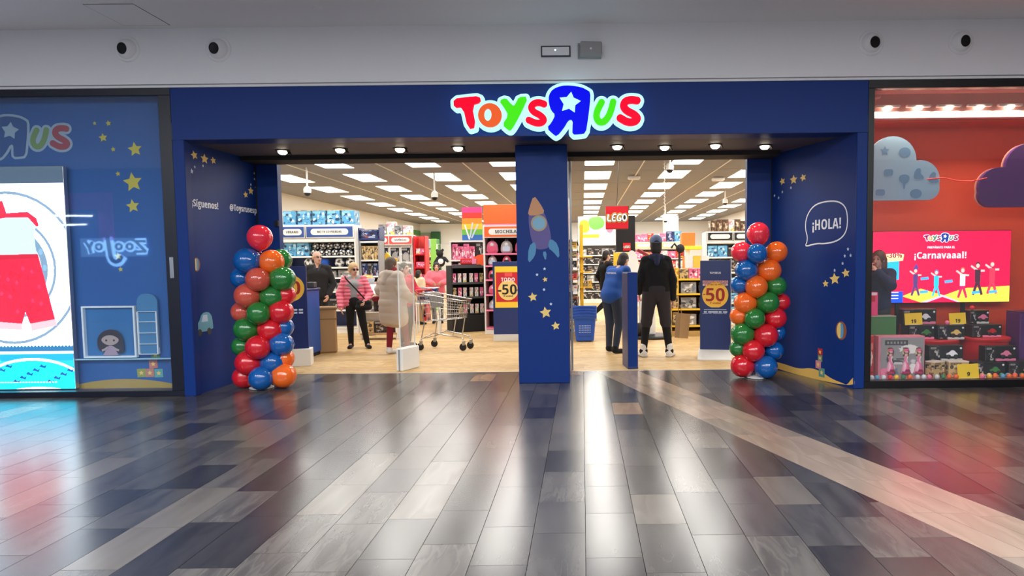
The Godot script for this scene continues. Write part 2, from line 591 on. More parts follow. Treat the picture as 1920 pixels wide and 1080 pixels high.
func added_mall_lamps() -> void:  # added lamp rows, out of view, put in to light mall and shop front
	var k := 0
	for row in [[5.4, -7.2, 2.05], [7.8, -8.8, 2.45], [10.0, -10.0, 2.8]]:
		for q in 7:
			var z: float = row[0]
			var x: float = row[1] + row[2] * q
			var t := thing("added_mall_lamp", "added unseen square ceiling lamp lighting the mall, number %s of row %s" % [ORD[k % 7], ORD[k / 7]], "ceiling lamp", Vector3(x, 4.135, z), 0, "added mall ceiling lamps")
			part(t, "frame", bx(Vector3(0.66, 0.012, 0.66)), mats.white)
			part(t, "lamp_diffuser", bx(Vector3(0.6, 0.01, 0.6), 0.002), mat("added_mall_lamp_glow", Color(1, 0.97, 0.93), 0.6, 0, 6.0), Vector3(0, -0.008, 0))
			area(t, Vector3(0, -0.03, 0), Vector3(-PI / 2, 0, 0), Vector2(0.6, 0.6), Color(0.965, 0.985, 1.0), MALL)
			k += 1

const MALL := 8.2
const SHOP := 1.8

func shop_lamps() -> void:
	var m := bx(Vector3(0.6, 0.012, 1.45), 0.002)
	var fr := bx(Vector3(0.64, 0.02, 1.49), 0.002)
	var glow := mat("shop_lamp_glow", Color(1, 0.985, 0.95), 0.6, 0, 8.0)
	var xs := [-6.95, -5.15, -3.3, -1.58, 0.38, 2.2, 3.96, 5.65]
	for r in 10:
		for q in 8:
			var t := thing("ceiling_panel_lamp", "white LED panel in shop ceiling, %s row from entrance, %s from left" % [ORD[r], ORD[q]], "ceiling lamp", Vector3(xs[q], 3.552, 7.89 - 11.7 - 2.5 * r), 0, "shop ceiling LED panels")
			part(t, "frame", fr, mats.white)
			part(t, "lamp_diffuser", m, glow, Vector3(0, -0.006, 0))
			area(t, Vector3(0, -0.02, 0), Vector3(-PI / 2, 0, 0), Vector2(0.6, 1.45), Color(1, 0.99, 0.975), SHOP)

func mall_shell() -> void:
	var c := struct("ceiling")
	slab(c, "board", Vector3(-16, 4.14, 0.0), Vector3(14, 4.34, 11.2), mats.ceiling_paint, 0)
	var hatch := part(c, "access_panel", bx(Vector3(0.5, 0.006, 0.62), 0.002), mats.ceiling_paint, Vector3(-4.75, 4.1385, 0.42))
	var gap := MB.new()
	for q in [[-5.003, -4.997, 0.105, 0.735], [-4.503, -4.497, 0.105, 0.735], [-5.0, -4.5, 0.105, 0.111], [-5.0, -4.5, 0.729, 0.735]]:
		gap.box(Vector3((q[0] + q[1]) / 2, 4.1385, (q[2] + q[3]) / 2), Vector3(q[1] - q[0], 0.004, q[3] - q[2]))
	part(c, "shadow_gap", gap.mesh(), mats.dark_grey)
	for x in [-2.71, 1.18]:
		part(c, "sprinkler_cover", lathed([Vector2(0, -0.012), Vector2(0.04, -0.012), Vector2(0.055, -0.004), Vector2(0.055, 0.002)], 20), mats.bulkhead_paint, Vector3(x, 4.139, 0.55))
	var b := struct("wall_bulkhead")
	slab(b, "board", Vector3(-16, 3.53, -0.35), Vector3(14, 4.14, 0.0), mats.bulkhead_paint, 0)
	slab(b, "shadow_trim", Vector3(-16, 3.515, -0.3), Vector3(14, 3.53, -0.015), mats.grey_plastic, 0)
	slab(b, "edge_trim", Vector3(-16, 3.49, -0.3), Vector3(14, 3.515, 0.012), mats.bulkhead_paint, 0.003)
	var wl := struct("wall_left")
	slab(wl, "board", Vector3(-16.2, 0, -0.35), Vector3(-16, 4.14, 11.2), mats.off_white, 0)
	var wr := struct("wall_right")
	slab(wr, "board", Vector3(14, 0, -0.35), Vector3(14.2, 4.14, 11.2), mats.off_white, 0)
	var wb := struct("wall_back")
	slab(wb, "board", Vector3(-16, 0, 11.0), Vector3(14, 4.14, 11.2), mat("opposite_wall", rgb(120, 122, 130), 0.7), 0)
	slab(wb, "blue_front", Vector3(-16, 0, 10.96), Vector3(-11.0, 4.1, 11.0), mat("opposite_blue", rgb(30, 90, 170), 0.6), 0)
	slab(wb, "purple_head", Vector3(-14.4, 3.05, 10.9), Vector3(-12.7, 3.5, 10.96), mat("opposite_purple", rgb(190, 40, 190), 0.5), 0.01)
	slab(wb, "purple_jamb", Vector3(-13.1, 2.2, 10.9), Vector3(-12.7, 3.05, 10.96), mats.opposite_purple, 0.01)
	opposite_sign()
	var wf := struct("wall_front")
	slab(wf, "board_beyond_left_window", Vector3(-16, 0, -0.35), Vector3(-8.0, 3.49, 0), mats.off_white, 0)
	slab(wf, "board_beyond_right_window", Vector3(7.6, 0, -0.35), Vector3(14, 3.49, 0), mats.off_white, 0)

# The lit sign of the shop across the mall, which the left window mirrors.
func opposite_sign() -> void:
	var t := thing("opposite_shop_sign", "pale blue outlined playful letter sign mirrored in the left window glass", "sign", Vector3(-12.66, 2.02, 10.93), PI)
	var k := 0.00242
	var o := Vector2(375, 720)
	var ls := [[35, 655, 145, 655, 35, 770, 145, 770], [455, 600, 440, 760, 428, 850, 390, 885, 340, 875, 305, 815], [705, 650, 665, 720], [625, 655, 665, 725, 650, 785]]
	var halo := mat("opposite_sign_glow", Color(0.55, 0.78, 1.0), 0.5, 0, 9.0)
	var ink := mat("opposite_sign_ink", rgb(14, 50, 120), 0.6)
	for pass_ in 2:
		for q in ls: part(t, "sign_outline" if pass_ == 0 else "sign_letter", cut(stroke(poly(q, k, o), (34.0 if pass_ == 0 else 13.0) * k * (1.6 if q.size() == 12 else 1.0), 0 if q[0] == 35 else 1), 0.03), halo if pass_ == 0 else ink, Vector3(0, 0, 0.03 * pass_))
		for x in [213, 335, 558]:
			var m := MB.new()
			if pass_ == 0: m.prism(ellipse(62 * k, 62 * k, 28, Vector2(x - o.x, o.y - 712) * k), 0, 0.03)
			else: m.ring(Vector2(x - o.x, o.y - 712) * k, Vector2(42, 42) * k, Vector2(20, 20) * k, Vector2.ZERO, 0, 0.03)
			part(t, "sign_outline" if pass_ == 0 else "sign_letter", m.mesh(), halo if pass_ == 0 else ink, Vector3(0, 0, 0.03 * pass_))
	area(t, Vector3(0, 0, 0.1), Vector3(0, PI, 0), Vector2(1.8, 0.5), Color(0.55, 0.78, 1.0), 0.4)
	var k2 := 0
	for y in [2.62, 2.86]:
		var tl := thing("opposite_tube_lamp", "thin tube lamp mirrored above the reflected letters, %s of two" % ["lower", "upper"][k2], "tube lamp", Vector3(-13.6, y, 10.6), 0.25 - 0.5 * k2)
		part(tl, "tube_glow", tubed([Vector3(-0.5, 0, 0), Vector3(0.5, 0, 0)], 0.02, 8), mat("tube_lamp_glow", Color(0.9, 0.97, 1), 0.4, 0, 12.0))
		area(tl, Vector3(0, 0, -0.03), Vector3.ZERO, Vector2(1.0, 0.04), Color(0.9, 0.97, 1), 0.05)
		part(tl, "holder", bx(Vector3(1.06, 0.03, 0.03), 0.004), mats.white, Vector3(0, 0.035, 0.02))
		k2 += 1

func in_view(x: float, z: float) -> bool:
	var d := 7.89 - z
	return d > 2.9 and x / d > -0.9 and x / d < 0.68

func mall_floor() -> void:
	var fl := struct("floor")
	slab(fl, "bed", Vector3(-16, -0.2, -1.52), Vector3(14, -0.012, 11), mat("grout", rgb(78, 75, 72), 0.8), 0)
	var s0 := STRIP_A      # edges of the pale strip: x = s0 + 0.318 z and x = s1 + 0.318 z
	var s1 := STRIP_B
	var band := PackedVector2Array([Vector2(s0 - 0.318 * 4, -4), Vector2(s1 - 0.318 * 4, -4), Vector2(s1 + 0.318 * 20, 20), Vector2(s0 + 0.318 * 20, 20)])
	var tones := ["dark", "mid", "mid", "mid", "grey", "grey", "grey", "mid", "dark", "light"]
	var tiles := []
	var r := RandomNumberGenerator.new()
	r.seed = 33
	for col in range(-55, 48):
		var x := col * 0.29
		var z := -1.5 - r.randf() * 0.7
		while z < 10.4:
			var len: float = [0.5, 0.55, 0.62, 0.7, 0.78][r.randi() % 5]
			var rect := PackedVector2Array([Vector2(x + 0.0016, maxf(z + 0.0016, -1.5)), Vector2(x + 0.2884, maxf(z + 0.0016, -1.5)), Vector2(x + 0.2884, z + len - 0.0016), Vector2(x + 0.0016, z + len - 0.0016)])
			var tone: String = tones[r.randi() % tones.size()]
			if r.randf() < 0.012: tone = "beige"
			var whole := x + 0.29 < s0 + 0.318 * z or x > s1 + 0.318 * (z + len)
			if z + len > -1.48:
				var pieces := [rect] if whole else Geometry2D.clip_polygons(rect, band)
				for p in pieces:
					if p.size() > 2: tiles.append([p, tone, Vector2(r.randf(), r.randf())])
			z += len
	# planks of the pale strip, three across
	var w := (s1 - s0) / 3.0
	for lane in 3:
		var z := -1.5 - r.randf() * 0.4
		while z < 10.4:
			var len := 0.62
			var p := PackedVector2Array()
			for q in [[0, 0.0], [1, 0.0], [1, 1.0], [0, 1.0]]:
				var zz := maxf(z + (len - 0.0034) * q[1] + 0.0017, -1.5)
				p.append(Vector2(s0 + w * (lane + q[0]) + (0.0016 if q[0] == 0 else -0.0016) + 0.318 * zz, zz))
			if z + len > -1.5: tiles.append([p, "strip" if r.randf() < 0.65 else "strip_grey", Vector2(r.randf(), r.randf())])
			z += len
	var shown := []
	var rest := {}
	for t in tiles:
		var c := Vector2.ZERO
		for q in t[0]: c += q
		c /= t[0].size()
		t.append(c)
		if in_view(c.x, c.y): shown.append(t)
		else: (rest.get_or_add(t[1], []) as Array).append(t)
	shown.sort_custom(func(p, q): return p[3].y > q[3].y)
	var turn := Transform3D(Basis(Vector3.RIGHT, Vector3.FORWARD, Vector3.UP), Vector3.ZERO)   # polygon (x, -z) up to the floor plane
	for k in shown.size():
		var t: Array = shown[k]
		if k < 300:
			var m := MB.new()
			tile(m, t, turn)
			part(fl, "tile", m.mesh(), mats["marble_" + t[1]])
		else: (rest.get_or_add(t[1], []) as Array).append(t)
	for tone in rest:
		var m := MB.new()
		for t in rest[tone]: tile(m, t, turn)
		var o := part(fl, "paving", m.mesh(), mats["marble_" + tone])
		o.set_meta("kind", "stuff")

const STRIP_A := 0.633
const STRIP_B := 1.206

func tile(m: MB, t: Array, turn: Transform3D) -> void:
	var p := PackedVector2Array()
	for q in t[0]: p.append(Vector2(q.x, -q.y))
	m.prism(p, -0.012, 0.0, turn, Color.WHITE, Vector2(0.7, 0.13), t[2])

func sticker(parent: Node, called: String, p: PackedVector2Array, material: Material, at: Vector3, turn := 0.0, depth := 0.002) -> MeshInstance3D:
	return part(parent, called, cut(p, depth), material, at, Vector3(0, 0, turn))

func beach_ball(parent: Node, at: Vector3, r: float) -> void:
	var b := sticker(parent, "ball_sticker", ellipse(r, r * 1.15), mat("ball_brown", rgb(150, 90, 60), 0.5), at)
	sticker(b, "stripe", smooth(poly([-0.6, -0.8, 0.0, -1.1, 0.1, 0.0, 0.0, 1.1, -0.6, 0.8, -0.8, 0.0], r)), mats.sticker_star, Vector3(0, 0, 0.002))
	sticker(b, "stripe", smooth(poly([-0.1, -1.0, 0.35, -0.9, 0.5, 0.0, 0.35, 0.9, -0.1, 1.0, 0.0, 0.0], r)), mat("ball_blue", rgb(90, 160, 200), 0.5), Vector3(0, 0, 0.0035))

func entrance() -> void:
	var blue: Material = mats.blue_paint
	var w := struct("wall_entrance")
	slab(w, "fascia", Vector3(-4.6, 2.913, -0.3), Vector3(3.23, 3.49, 0.0), blue, 0.006)
	slab(w, "jamb", Vector3(-4.6, 0, -0.12), Vector3(-4.47, 2.913, 0.0), blue, 0.006)
	slab(w, "jamb", Vector3(3.11, 0, -0.12), Vector3(3.23, 2.913, 0.0), blue, 0.006)
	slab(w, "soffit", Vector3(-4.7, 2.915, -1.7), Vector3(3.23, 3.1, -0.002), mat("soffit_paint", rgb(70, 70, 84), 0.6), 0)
	slab(w, "door_track", Vector3(-4.43, 2.86, -1.64), Vector3(2.59, 2.915, -1.22), mats.matte_black, 0.004)
	slab(w, "return_panel", Vector3(-4.43, 0, -1.72), Vector3(-4.13, 2.86, -1.6), blue, 0.004)
	slab(w, "return_panel", Vector3(2.25, 0, -1.72), Vector3(2.62, 2.86, -1.6), blue, 0.004)
	slab(w, "joint_strip", Vector3(-4.44, 0, -1.61), Vector3(-4.41, 2.9, -1.595), mats.matte_black, 0)
	slab(w, "joint_strip", Vector3(2.575, 0, -1.61), Vector3(2.605, 2.9, -1.595), mats.matte_black, 0)
	slab(w, "floor_joint", Vector3(-4.2, -0.1, -1.53), Vector3(2.3, 0.002, -1.5), mats.steel, 0.001)
	slab(w, "sensor_box", Vector3(-4.17, 2.02, -1.6), Vector3(-4.125, 2.1, -1.55), mats.matte_black, 0.004)
	# left side wall with its stickers
	var lw := struct("wall_recess_left", Vector3(-4.5, 0, 0))
	lw.rotation.y = atan2(1.6, 0.07)
	part(lw, "panel", bx(Vector3(1.6, 2.915, 0.1), 0.0), blue, Vector3(0.8, 1.457, -0.05))
	for s in [[0.149, 2.779, 0.052, 0.3], [0.275, 2.766, 0.06, 0.0], [0.388, 2.773, 0.045, 0.2], [0.836, 2.429, 0.045, 0.2], [0.921, 2.492, 0.055, 0.0], [1.025, 2.552, 0.045, 0.3]]:
		sticker(lw, "star_sticker", wide(star(s[2], s[3])), mats.sticker_star, Vector3(s[0] * 1.6, s[1], 0))
	for s in [[0.05, 2.611], [0.148, 2.644], [0.251, 2.679], [0.109, 2.587], [1.0, 2.739], [0.99, 2.663], [0.925, 2.577]]:
		sticker(lw, "dot_sticker", star(0.02 if s[1] != 2.587 else 0.032), mats.sticker_pale, Vector3(minf(s[0] * 1.6, 1.58), s[1], 0))
	word(lw, "¡Síguenos!", 0.54, Vector3(0.41, 2.225, 0.0015), mats.sticker_white)
	word(lw, "@Toysrusesp", 0.66, Vector3(1.27, 2.235, 0.0015), mats.sticker_white)
	beach_ball(lw, Vector3(0.18, 1.513, 0), 0.07)
	var car := sticker(lw, "car_sticker", smooth(poly([-16, 6, -16, -2, -8, -4, -3, -13, 8, -14, 14, -10, 16, -2, 16, 6], 0.0115), 1), mat("car_teal", rgb(110, 170, 190), 0.5), Vector3(0.27, 0.79, 0))
	for x in [-0.09, 0.1]: sticker(car, "wheel", ellipse(0.042, 0.042, 16), mats.dark_grey, Vector3(x, -0.075, 0.002))
	sticker(car, "car_window", poly([-4, -4, -1, -11, 6, -11, 7, -4], 0.0115), mats.sticker_pale, Vector3(0, 0, 0.002))
	# right side wall
	var L := Vector2(0.53, 1.6).length()
	var rw := struct("wall_recess_right", Vector3(3.12, 0, 0))
	rw.rotation.y = atan2(-1.6, 0.53)
	part(rw, "panel", bx(Vector3(L, 2.915, 0.1), 0.0), blue, Vector3(-L / 2, 1.457, -0.05))
	for s in [[0.859, 2.529, 0.05, 0.3], [0.713, 2.522, 0.062, 0.0], [0.594, 2.526, 0.05, 0.3], [0.319, 1.196, 0.045, 0.1], [0.221, 1.257, 0.072, 0.1], [0.105, 1.329, 0.055, 0.2]]:
		sticker(rw, "star_sticker", wide(star(s[2], s[3])), mats.sticker_star, Vector3(-s[0] * L, s[1], 0))
	for s in [[0.746, 2.425], [0.858, 2.389], [0.908, 2.319], [0.965, 2.358], [0.222, 1.359], [0.139, 1.441], [0.118, 1.528], [0.086, 1.607], [0.059, 1.533]]:
		sticker(rw, "dot_sticker", star(0.022), mats.sticker_pale, Vector3(-s[0] * L, s[1], 0))
	var bub := smooth(poly([0, -27, 16, -25, 25, -16, 27, 0, 25, 14, 16, 23, 0, 26, -12, 25, -28, 29, -23, 18, -27, 6, -26, -10, -16, -24], 0.01), 2)
	for q in bub.size(): bub[q].x *= 1.5
	var edge := MB.new()
	var inner: PackedVector2Array = Geometry2D.offset_polygon(bub, -0.017)[0]
	for q in bub.size():
		var a := bub[q]; var b := bub[(q + 1) % bub.size()]
		var na := Geometry2D.get_closest_point_to_segment(a, a, a)
		edge.quad(near(inner, a), near(inner, b), Vector3(b.x, b.y, 0.003), Vector3(a.x, a.y, 0.003))
	part(rw, "speech_bubble", edge.mesh(), mats.sticker_white, Vector3(-0.325 * L, 1.93, 0))
	word(rw, "¡HOLA!", 0.53, Vector3(-0.32 * L, 1.912, 0.0015), mats.sticker_white)
	beach_ball(rw, Vector3(-0.145 * L, 0.65, 0), 0.095)
	var sand := smooth(poly([-1.68, 0.0, -1.68, -0.1, -1.4, -0.1, -1.05, -0.075, -0.8, -0.13, -0.6, -0.11, -0.4, -0.05, -0.2, -0.03, -0.13, -0.02, -0.05, -0.11, 0, -0.14, 0, 0.0], 1.0), 2)
	sticker(rw, "sand_sticker", sand, mat("sand", rgb(238, 190, 96), 0.5), Vector3(0, 0.0, 0), 0, 0.0015)
	var cols := [rgb(90, 150, 140), rgb(220, 140, 150), rgb(120, 150, 120), rgb(190, 40, 55)]
	var k := 0
	for p in [[-0.35, 0.1, 0.055], [-0.39, 0.19, 0.05], [-0.37, 0.275, 0.042], [-0.37, 0.35, 0.045]]:
		var blk := sticker(rw, "block_sticker", poly([-1, -1, 1, -1, 1, 1, -1, 1], p[2]), mat("block%d" % k, cols[k], 0.5), Vector3(p[0] * L, p[1], 0.002))
		sticker(blk, "emblem", star(p[2] * 0.6), mats.sticker_star, Vector3(0, 0, 0.002))
		k += 1
	# pillar between the two openings
	var p := struct("pillar", Vector3(-0.485, 0, -0.6))
	part(p, "front_panel", bx(Vector3(0.63, 2.91, 0.05), 0.004), blue, Vector3(0, 1.456, -0.025))
	part(p, "core", bx(Vector3(0.61, 2.91, 1.04), 0.004), blue, Vector3(0, 1.456, -0.57))
	part(p, "door_edge", bx(Vector3(0.03, 2.86, 0.05), 0.003), mats.steel, Vector3(-0.33, 1.43, -1.0))
	part(p, "door_edge", bx(Vector3(0.03, 2.86, 0.05), 0.003), mats.steel, Vector3(0.33, 1.43, -1.0))
	var o := Vector2(1017, 430)
	var sc := 0.00654
	var rk := sticker(p, "rocket_sticker", smooth(poly([990, 402, 1001, 368, 1021, 398, 1033, 440, 1031, 463, 1016, 468, 1002, 466, 993, 440], sc, o), 2), mat("rocket_violet", rgb(92, 78, 140), 0.5), Vector3(0.005, 1.895, 0))
	sticker(rk, "nose_cone", smooth(poly([989.5, 404, 992, 392, 1001, 366, 1013, 382, 1022.5, 400, 1006, 404], sc, o), 1), mat("rocket_nose", rgb(200, 140, 96), 0.5), Vector3(0, 0, 0.002))
	sticker(rk, "porthole_rim", ellipse(0.098, 0.098, 28), mat("rim_tan", rgb(170, 150, 120), 0.5), Vector3(-0.045, 0.075, 0.003))
	sticker(rk, "porthole", ellipse(0.076, 0.076, 28), mat("porthole_blue", rgb(120, 170, 195), 0.4), Vector3(-0.045, 0.075, 0.0045))
	for f in [[1001, 452, 990, 462, 988, 495, 1002, 480, 1005, 462], [1030, 446, 1046, 458, 1048, 487, 1036, 472, 1026, 464], [1015, 472, 1024, 471, 1022, 491]]:
		sticker(rk, "fin", smooth(poly(f, sc, o), 1), mat("fin_blue", rgb(72, 136, 178), 0.5), Vector3(0, 0, 0.0025))
	for s in [[-0.614, 1.069, 0.06], [-0.46, 0.876, 0.075], [-0.337, 0.71, 0.056], [-0.46, 1.283, 0.034]]:
		sticker(p, "star_sticker", star(s[2], 0.15), mats.sticker_star, Vector3(s[0] + 0.485, s[1], 0))
	for s in [[-0.558, 1.343], [-0.465, 1.414], [-0.475, 1.159], [-0.393, 0.981]]:
		sticker(p, "dot_sticker", star(0.021), mats.sticker_pale, Vector3(s[0] + 0.485, s[1], 0))

func wide(p: PackedVector2Array) -> PackedVector2Array:
	for q in p.size(): p[q].x *= 1.35
	return p

func near(p: PackedVector2Array, a: Vector2) -> Vector3:
	var best := p[0]
	for q in p.size():
		var c := Geometry2D.get_closest_point_to_segment(a, p[q], p[(q + 1) % p.size()])
		if c.distance_squared_to(a) < best.distance_squared_to(a): best = c
	return Vector3(best.x, best.y, 0.003)

func shop_shell() -> void:
	var fl := struct("floor_shop")
	slab(fl, "bed", Vector3(-8.8, -0.2, -29), Vector3(7.0, -0.012, -1.53), mats.card, 0)
	var turn := Transform3D(Basis(Vector3.RIGHT, Vector3.FORWARD, Vector3.UP), Vector3.ZERO)
	var r := RandomNumberGenerator.new()
	r.seed = 4
	var n := 0
	var rest := [MB.new(), MB.new(), MB.new()]
	for row in 138:
		var z := -1.53 - row * 0.2
		var x := -8.8 - r.randf() * 1.2
		while x < 7.0:
			var a := maxf(x, -8.8); var b := minf(x + 1.2, 7.0)
			x += 1.2
			if b - a < 0.02: continue
			var p := PackedVector2Array([Vector2(a + 0.0007, z - 0.0007), Vector2(b - 0.0007, z - 0.0007), Vector2(b - 0.0007, z - 0.1993), Vector2(a + 0.0007, z - 0.1993)])
			var k := r.randi() % 3
			var t := [p, "", Vector2(r.randf(), r.randf())]
			var d := 7.89 - z
			var seen := b / d > -0.44 and a / d < 0.24
			if seen and n < 290 and z > -9.5:
				var m := MB.new()
				plank(m, t, turn)
				part(fl, "plank", m.mesh(), mats["oak_%d" % k])
				n += 1
			else: plank(rest[k], t, turn)
	for k in 3:
		part(fl, "plank_field", rest[k].mesh(), mats["oak_%d" % k]).set_meta("kind", "stuff")
	var c := struct("ceiling_shop")
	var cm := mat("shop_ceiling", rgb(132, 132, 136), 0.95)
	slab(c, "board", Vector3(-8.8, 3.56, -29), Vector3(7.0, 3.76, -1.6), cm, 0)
	for x in [-6.05, -4.22, -2.44, -0.6, 1.3, 3.08, 4.8]:
		slab(c, "ceiling_rail", Vector3(x - 0.015, 3.545, -28.9), Vector3(x + 0.015, 3.562, -1.75), mats.off_white, 0.002)
	for k in 11:
		var z := -3.0 - 2.5 * k
		slab(c, "ceiling_joint", Vector3(-8.7, 3.556, z - 0.006), Vector3(6.9, 3.561, z + 0.006), mats.grey_plastic, 0.001)
	var wl := struct("wall_shop_left")
	slab(wl, "board", Vector3(-8.8, 0, -29), Vector3(-8.6, 3.56, -1.72), mats.off_white, 0)
	slab(wl, "green_panel", Vector3(-8.6, 0, -28.9), Vector3(-8.57, 3.2, -25.0), mat("wall_grey_green", rgb(150, 160, 140), 0.7), 0)
	slab(wl, "green_band", Vector3(-8.57, 2.98, -28.9), Vector3(-8.55, 3.2, -25.0), mat("leaf_green", rgb(84, 140, 66), 0.7), 0)
	slab(wl, "green_band", Vector3(-8.57, 1.9, -28.9), Vector3(-8.54, 2.0, -25.0), mat("leaf_green", rgb(84, 140, 66), 0.7), 0)
	var wr := struct("wall_shop_right")
	slab(wr, "board", Vector3(6.8, 0, -29), Vector3(7.0, 3.56, -1.72), mats.off_white, 0)
	var wb := struct("wall_shop_back")
	slab(wb, "board", Vector3(-8.8, 0, -29.2), Vector3(7.0, 3.56, -29), mats.white, 0)
	slab(wb, "green_column", Vector3(-7.95, 0, -29), Vector3(-7.5, 3.15, -28.7), mat("deep_green", rgb(30, 92, 46), 0.6), 0.01)
	slab(wb, "white_column", Vector3(3.75, 0, -24.4), Vector3(4.4, 3.56, -23.8), mats.white, 0.01)
	slab(wb, "green_field", Vector3(-8.55, 0, -29), Vector3(-7.95, 3.1, -28.9), mats.wall_grey_green, 0)
	var wf := struct("wall_shop_front")
	slab(wf, "board", Vector3(-8.8, 0, -1.74), Vector3(-4.43, 3.56, -1.62), mats.white, 0)
	slab(wf, "board", Vector3(2.6, 0, -1.74), Vector3(7.0, 3.56, -1.62), mats.white, 0)
	slab(wf, "lintel", Vector3(-4.43, 2.9, -1.76), Vector3(2.6, 3.56, -1.65), mats.white, 0)

func plank(m: MB, t: Array, turn: Transform3D) -> void:
	var p := PackedVector2Array()
	for q in t[0]: p.append(Vector2(q.x, -q.y))
	m.prism(p, -0.012, 0.0, turn, Color.WHITE, Vector2(0.4, 2.0), t[2])

# Letter outlines of the shop's sign, in units of about 1.33 mm; y grows downwards.
func letter_shapes() -> Dictionary:
	var d := {}
	d["T"] = [smooth(poly([168, 207, 280, 195, 385, 187, 397, 240, 318, 262, 350, 442, 283, 460, 245, 275, 170, 283]), 1), "red"]
	d["O"] = [ellipse(98, 98, 40, Vector2(467, -345)), "orange"]
	d["Y"] = [smooth(poly([545, 228, 603, 205, 640, 250, 668, 275, 690, 240, 710, 200, 788, 197, 740, 300, 680, 410, 640, 470, 620, 470, 568, 425, 622, 350, 590, 290]), 1), "green"]
	d["S"] = [stroke(poly([918, 258, 880, 244, 835, 250, 806, 285, 830, 322, 885, 348, 920, 385, 895, 414, 845, 414, 790, 388]), 27), "red"]
	d["R"] = [smooth(poly([1305, 168, 1300, 260, 1280, 400, 1262, 500, 1210, 508, 1150, 510, 1152, 450, 1155, 398, 1135, 386, 1112, 402, 1085, 450, 1020, 525, 990, 505, 938, 455, 980, 410, 1012, 346, 975, 310, 957, 250, 958, 190, 990, 140, 1060, 112, 1140, 110, 1230, 125, 1275, 148]), 1), "blue"]
	d["U"] = [stroke(poly([1396, 250, 1362, 310, 1348, 365, 1372, 412, 1415, 412, 1455, 365, 1480, 300, 1492, 248]), 27), "green"]
	d["Z"] = [stroke(poly([1690, 238, 1640, 230, 1590, 243, 1575, 285, 1605, 322, 1665, 350, 1698, 385, 1670, 414, 1610, 416, 1550, 380]), 31), "red"]
	return d

func toy_logo(parent: Node3D, at: Vector3, s: float, which: Array, centre: Vector2, m: Dictionary, depth: float, halo := 30.0) -> void:
	var ls := letter_shapes()
	var back := []
	for k in which:
		for h in Geometry2D.offset_polygon(ls[k][0], halo, Geometry2D.JOIN_ROUND):
			var now: PackedVector2Array = h
			var keep := []
			for b in back:
				var u := Geometry2D.merge_polygons(now, b)
				if u.size() == 1 or (u.size() > 1 and Geometry2D.is_polygon_clockwise(u[1])): now = u[0]
				else: keep.append(b)
			keep.append(now)
			back = keep
	var t := Transform3D(Basis.from_scale(Vector3(s, s, 1)), Vector3(-centre.x * s, centre.y * s, 0))
	var mb := MB.new()
	for b in back: mb.prism(b, 0, depth, t)
	part(parent, "sign_outline", mb.mesh(), m.halo, at)
	for k in which:
		mb = MB.new()
		if k == "O":
			var r := MB.new()
			r.ring(Vector2(467 - centre.x, centre.y - 345) * s, Vector2(98, 98) * s, Vector2(31, 50) * s, Vector2(-17, 4) * s, 0, depth * 0.5)
			mb = r
		else: mb.prism(ls[k][0], 0, depth * 0.5, t)
		var o := part(parent, "sign_letter", mb.mesh(), m[ls[k][1]], at + Vector3(0, 0, depth))
		if k == "R":
			var st := poly([1145, 165, 1165, 213, 1222, 240, 1178, 272, 1172, 332, 1125, 300, 1068, 318, 1082, 264, 1050, 212, 1108, 208])
			mb = MB.new()
			mb.prism(st, 0, depth * 0.25, t)
			part(o, "sign_star", mb.mesh(), m.halo, Vector3(0, 0, depth * 0.5))

func main_sign() -> void:
	var s := 0.001329
	var t := thing("illuminated_sign", "lit multicolour channel letter sign with starred reversed letter on blue fascia", "sign", Vector3(-0.383, 3.155, 0.0))
	var m := {"halo": mat("sign_halo_glow", Color(0.72, 0.98, 1.0), 0.4, 0, 1.25), "red": mat("sign_red_glow", Color(1.0, 0.0, 0.18), 0.4, 0, 1.0), "orange": mat("sign_orange_glow", Color(0.95, 0.38, 0.17), 0.4, 0, 0.95), "green": mat("sign_green_glow", Color(0.28, 0.94, 0.08), 0.4, 0, 0.95), "blue": mat("sign_blue_glow", Color(0.0, 0.02, 0.93), 0.4, 0, 1.0)}
	part(t, "mounting_rail", bx(Vector3(1.9, 0.04, 0.03)), mats.navy, Vector3(0, 0, 0.015))
	toy_logo(t, Vector3(0, 0, 0.03), s, ["T", "O", "Y", "S", "R", "U", "Z"], Vector2(934, 319.5), m, 0.07)
	area(t, Vector3(0, 0, 0.16), Vector3(0, PI, 0), Vector2(2.0, 0.4), Color(0.75, 0.95, 1.0), 0.05)

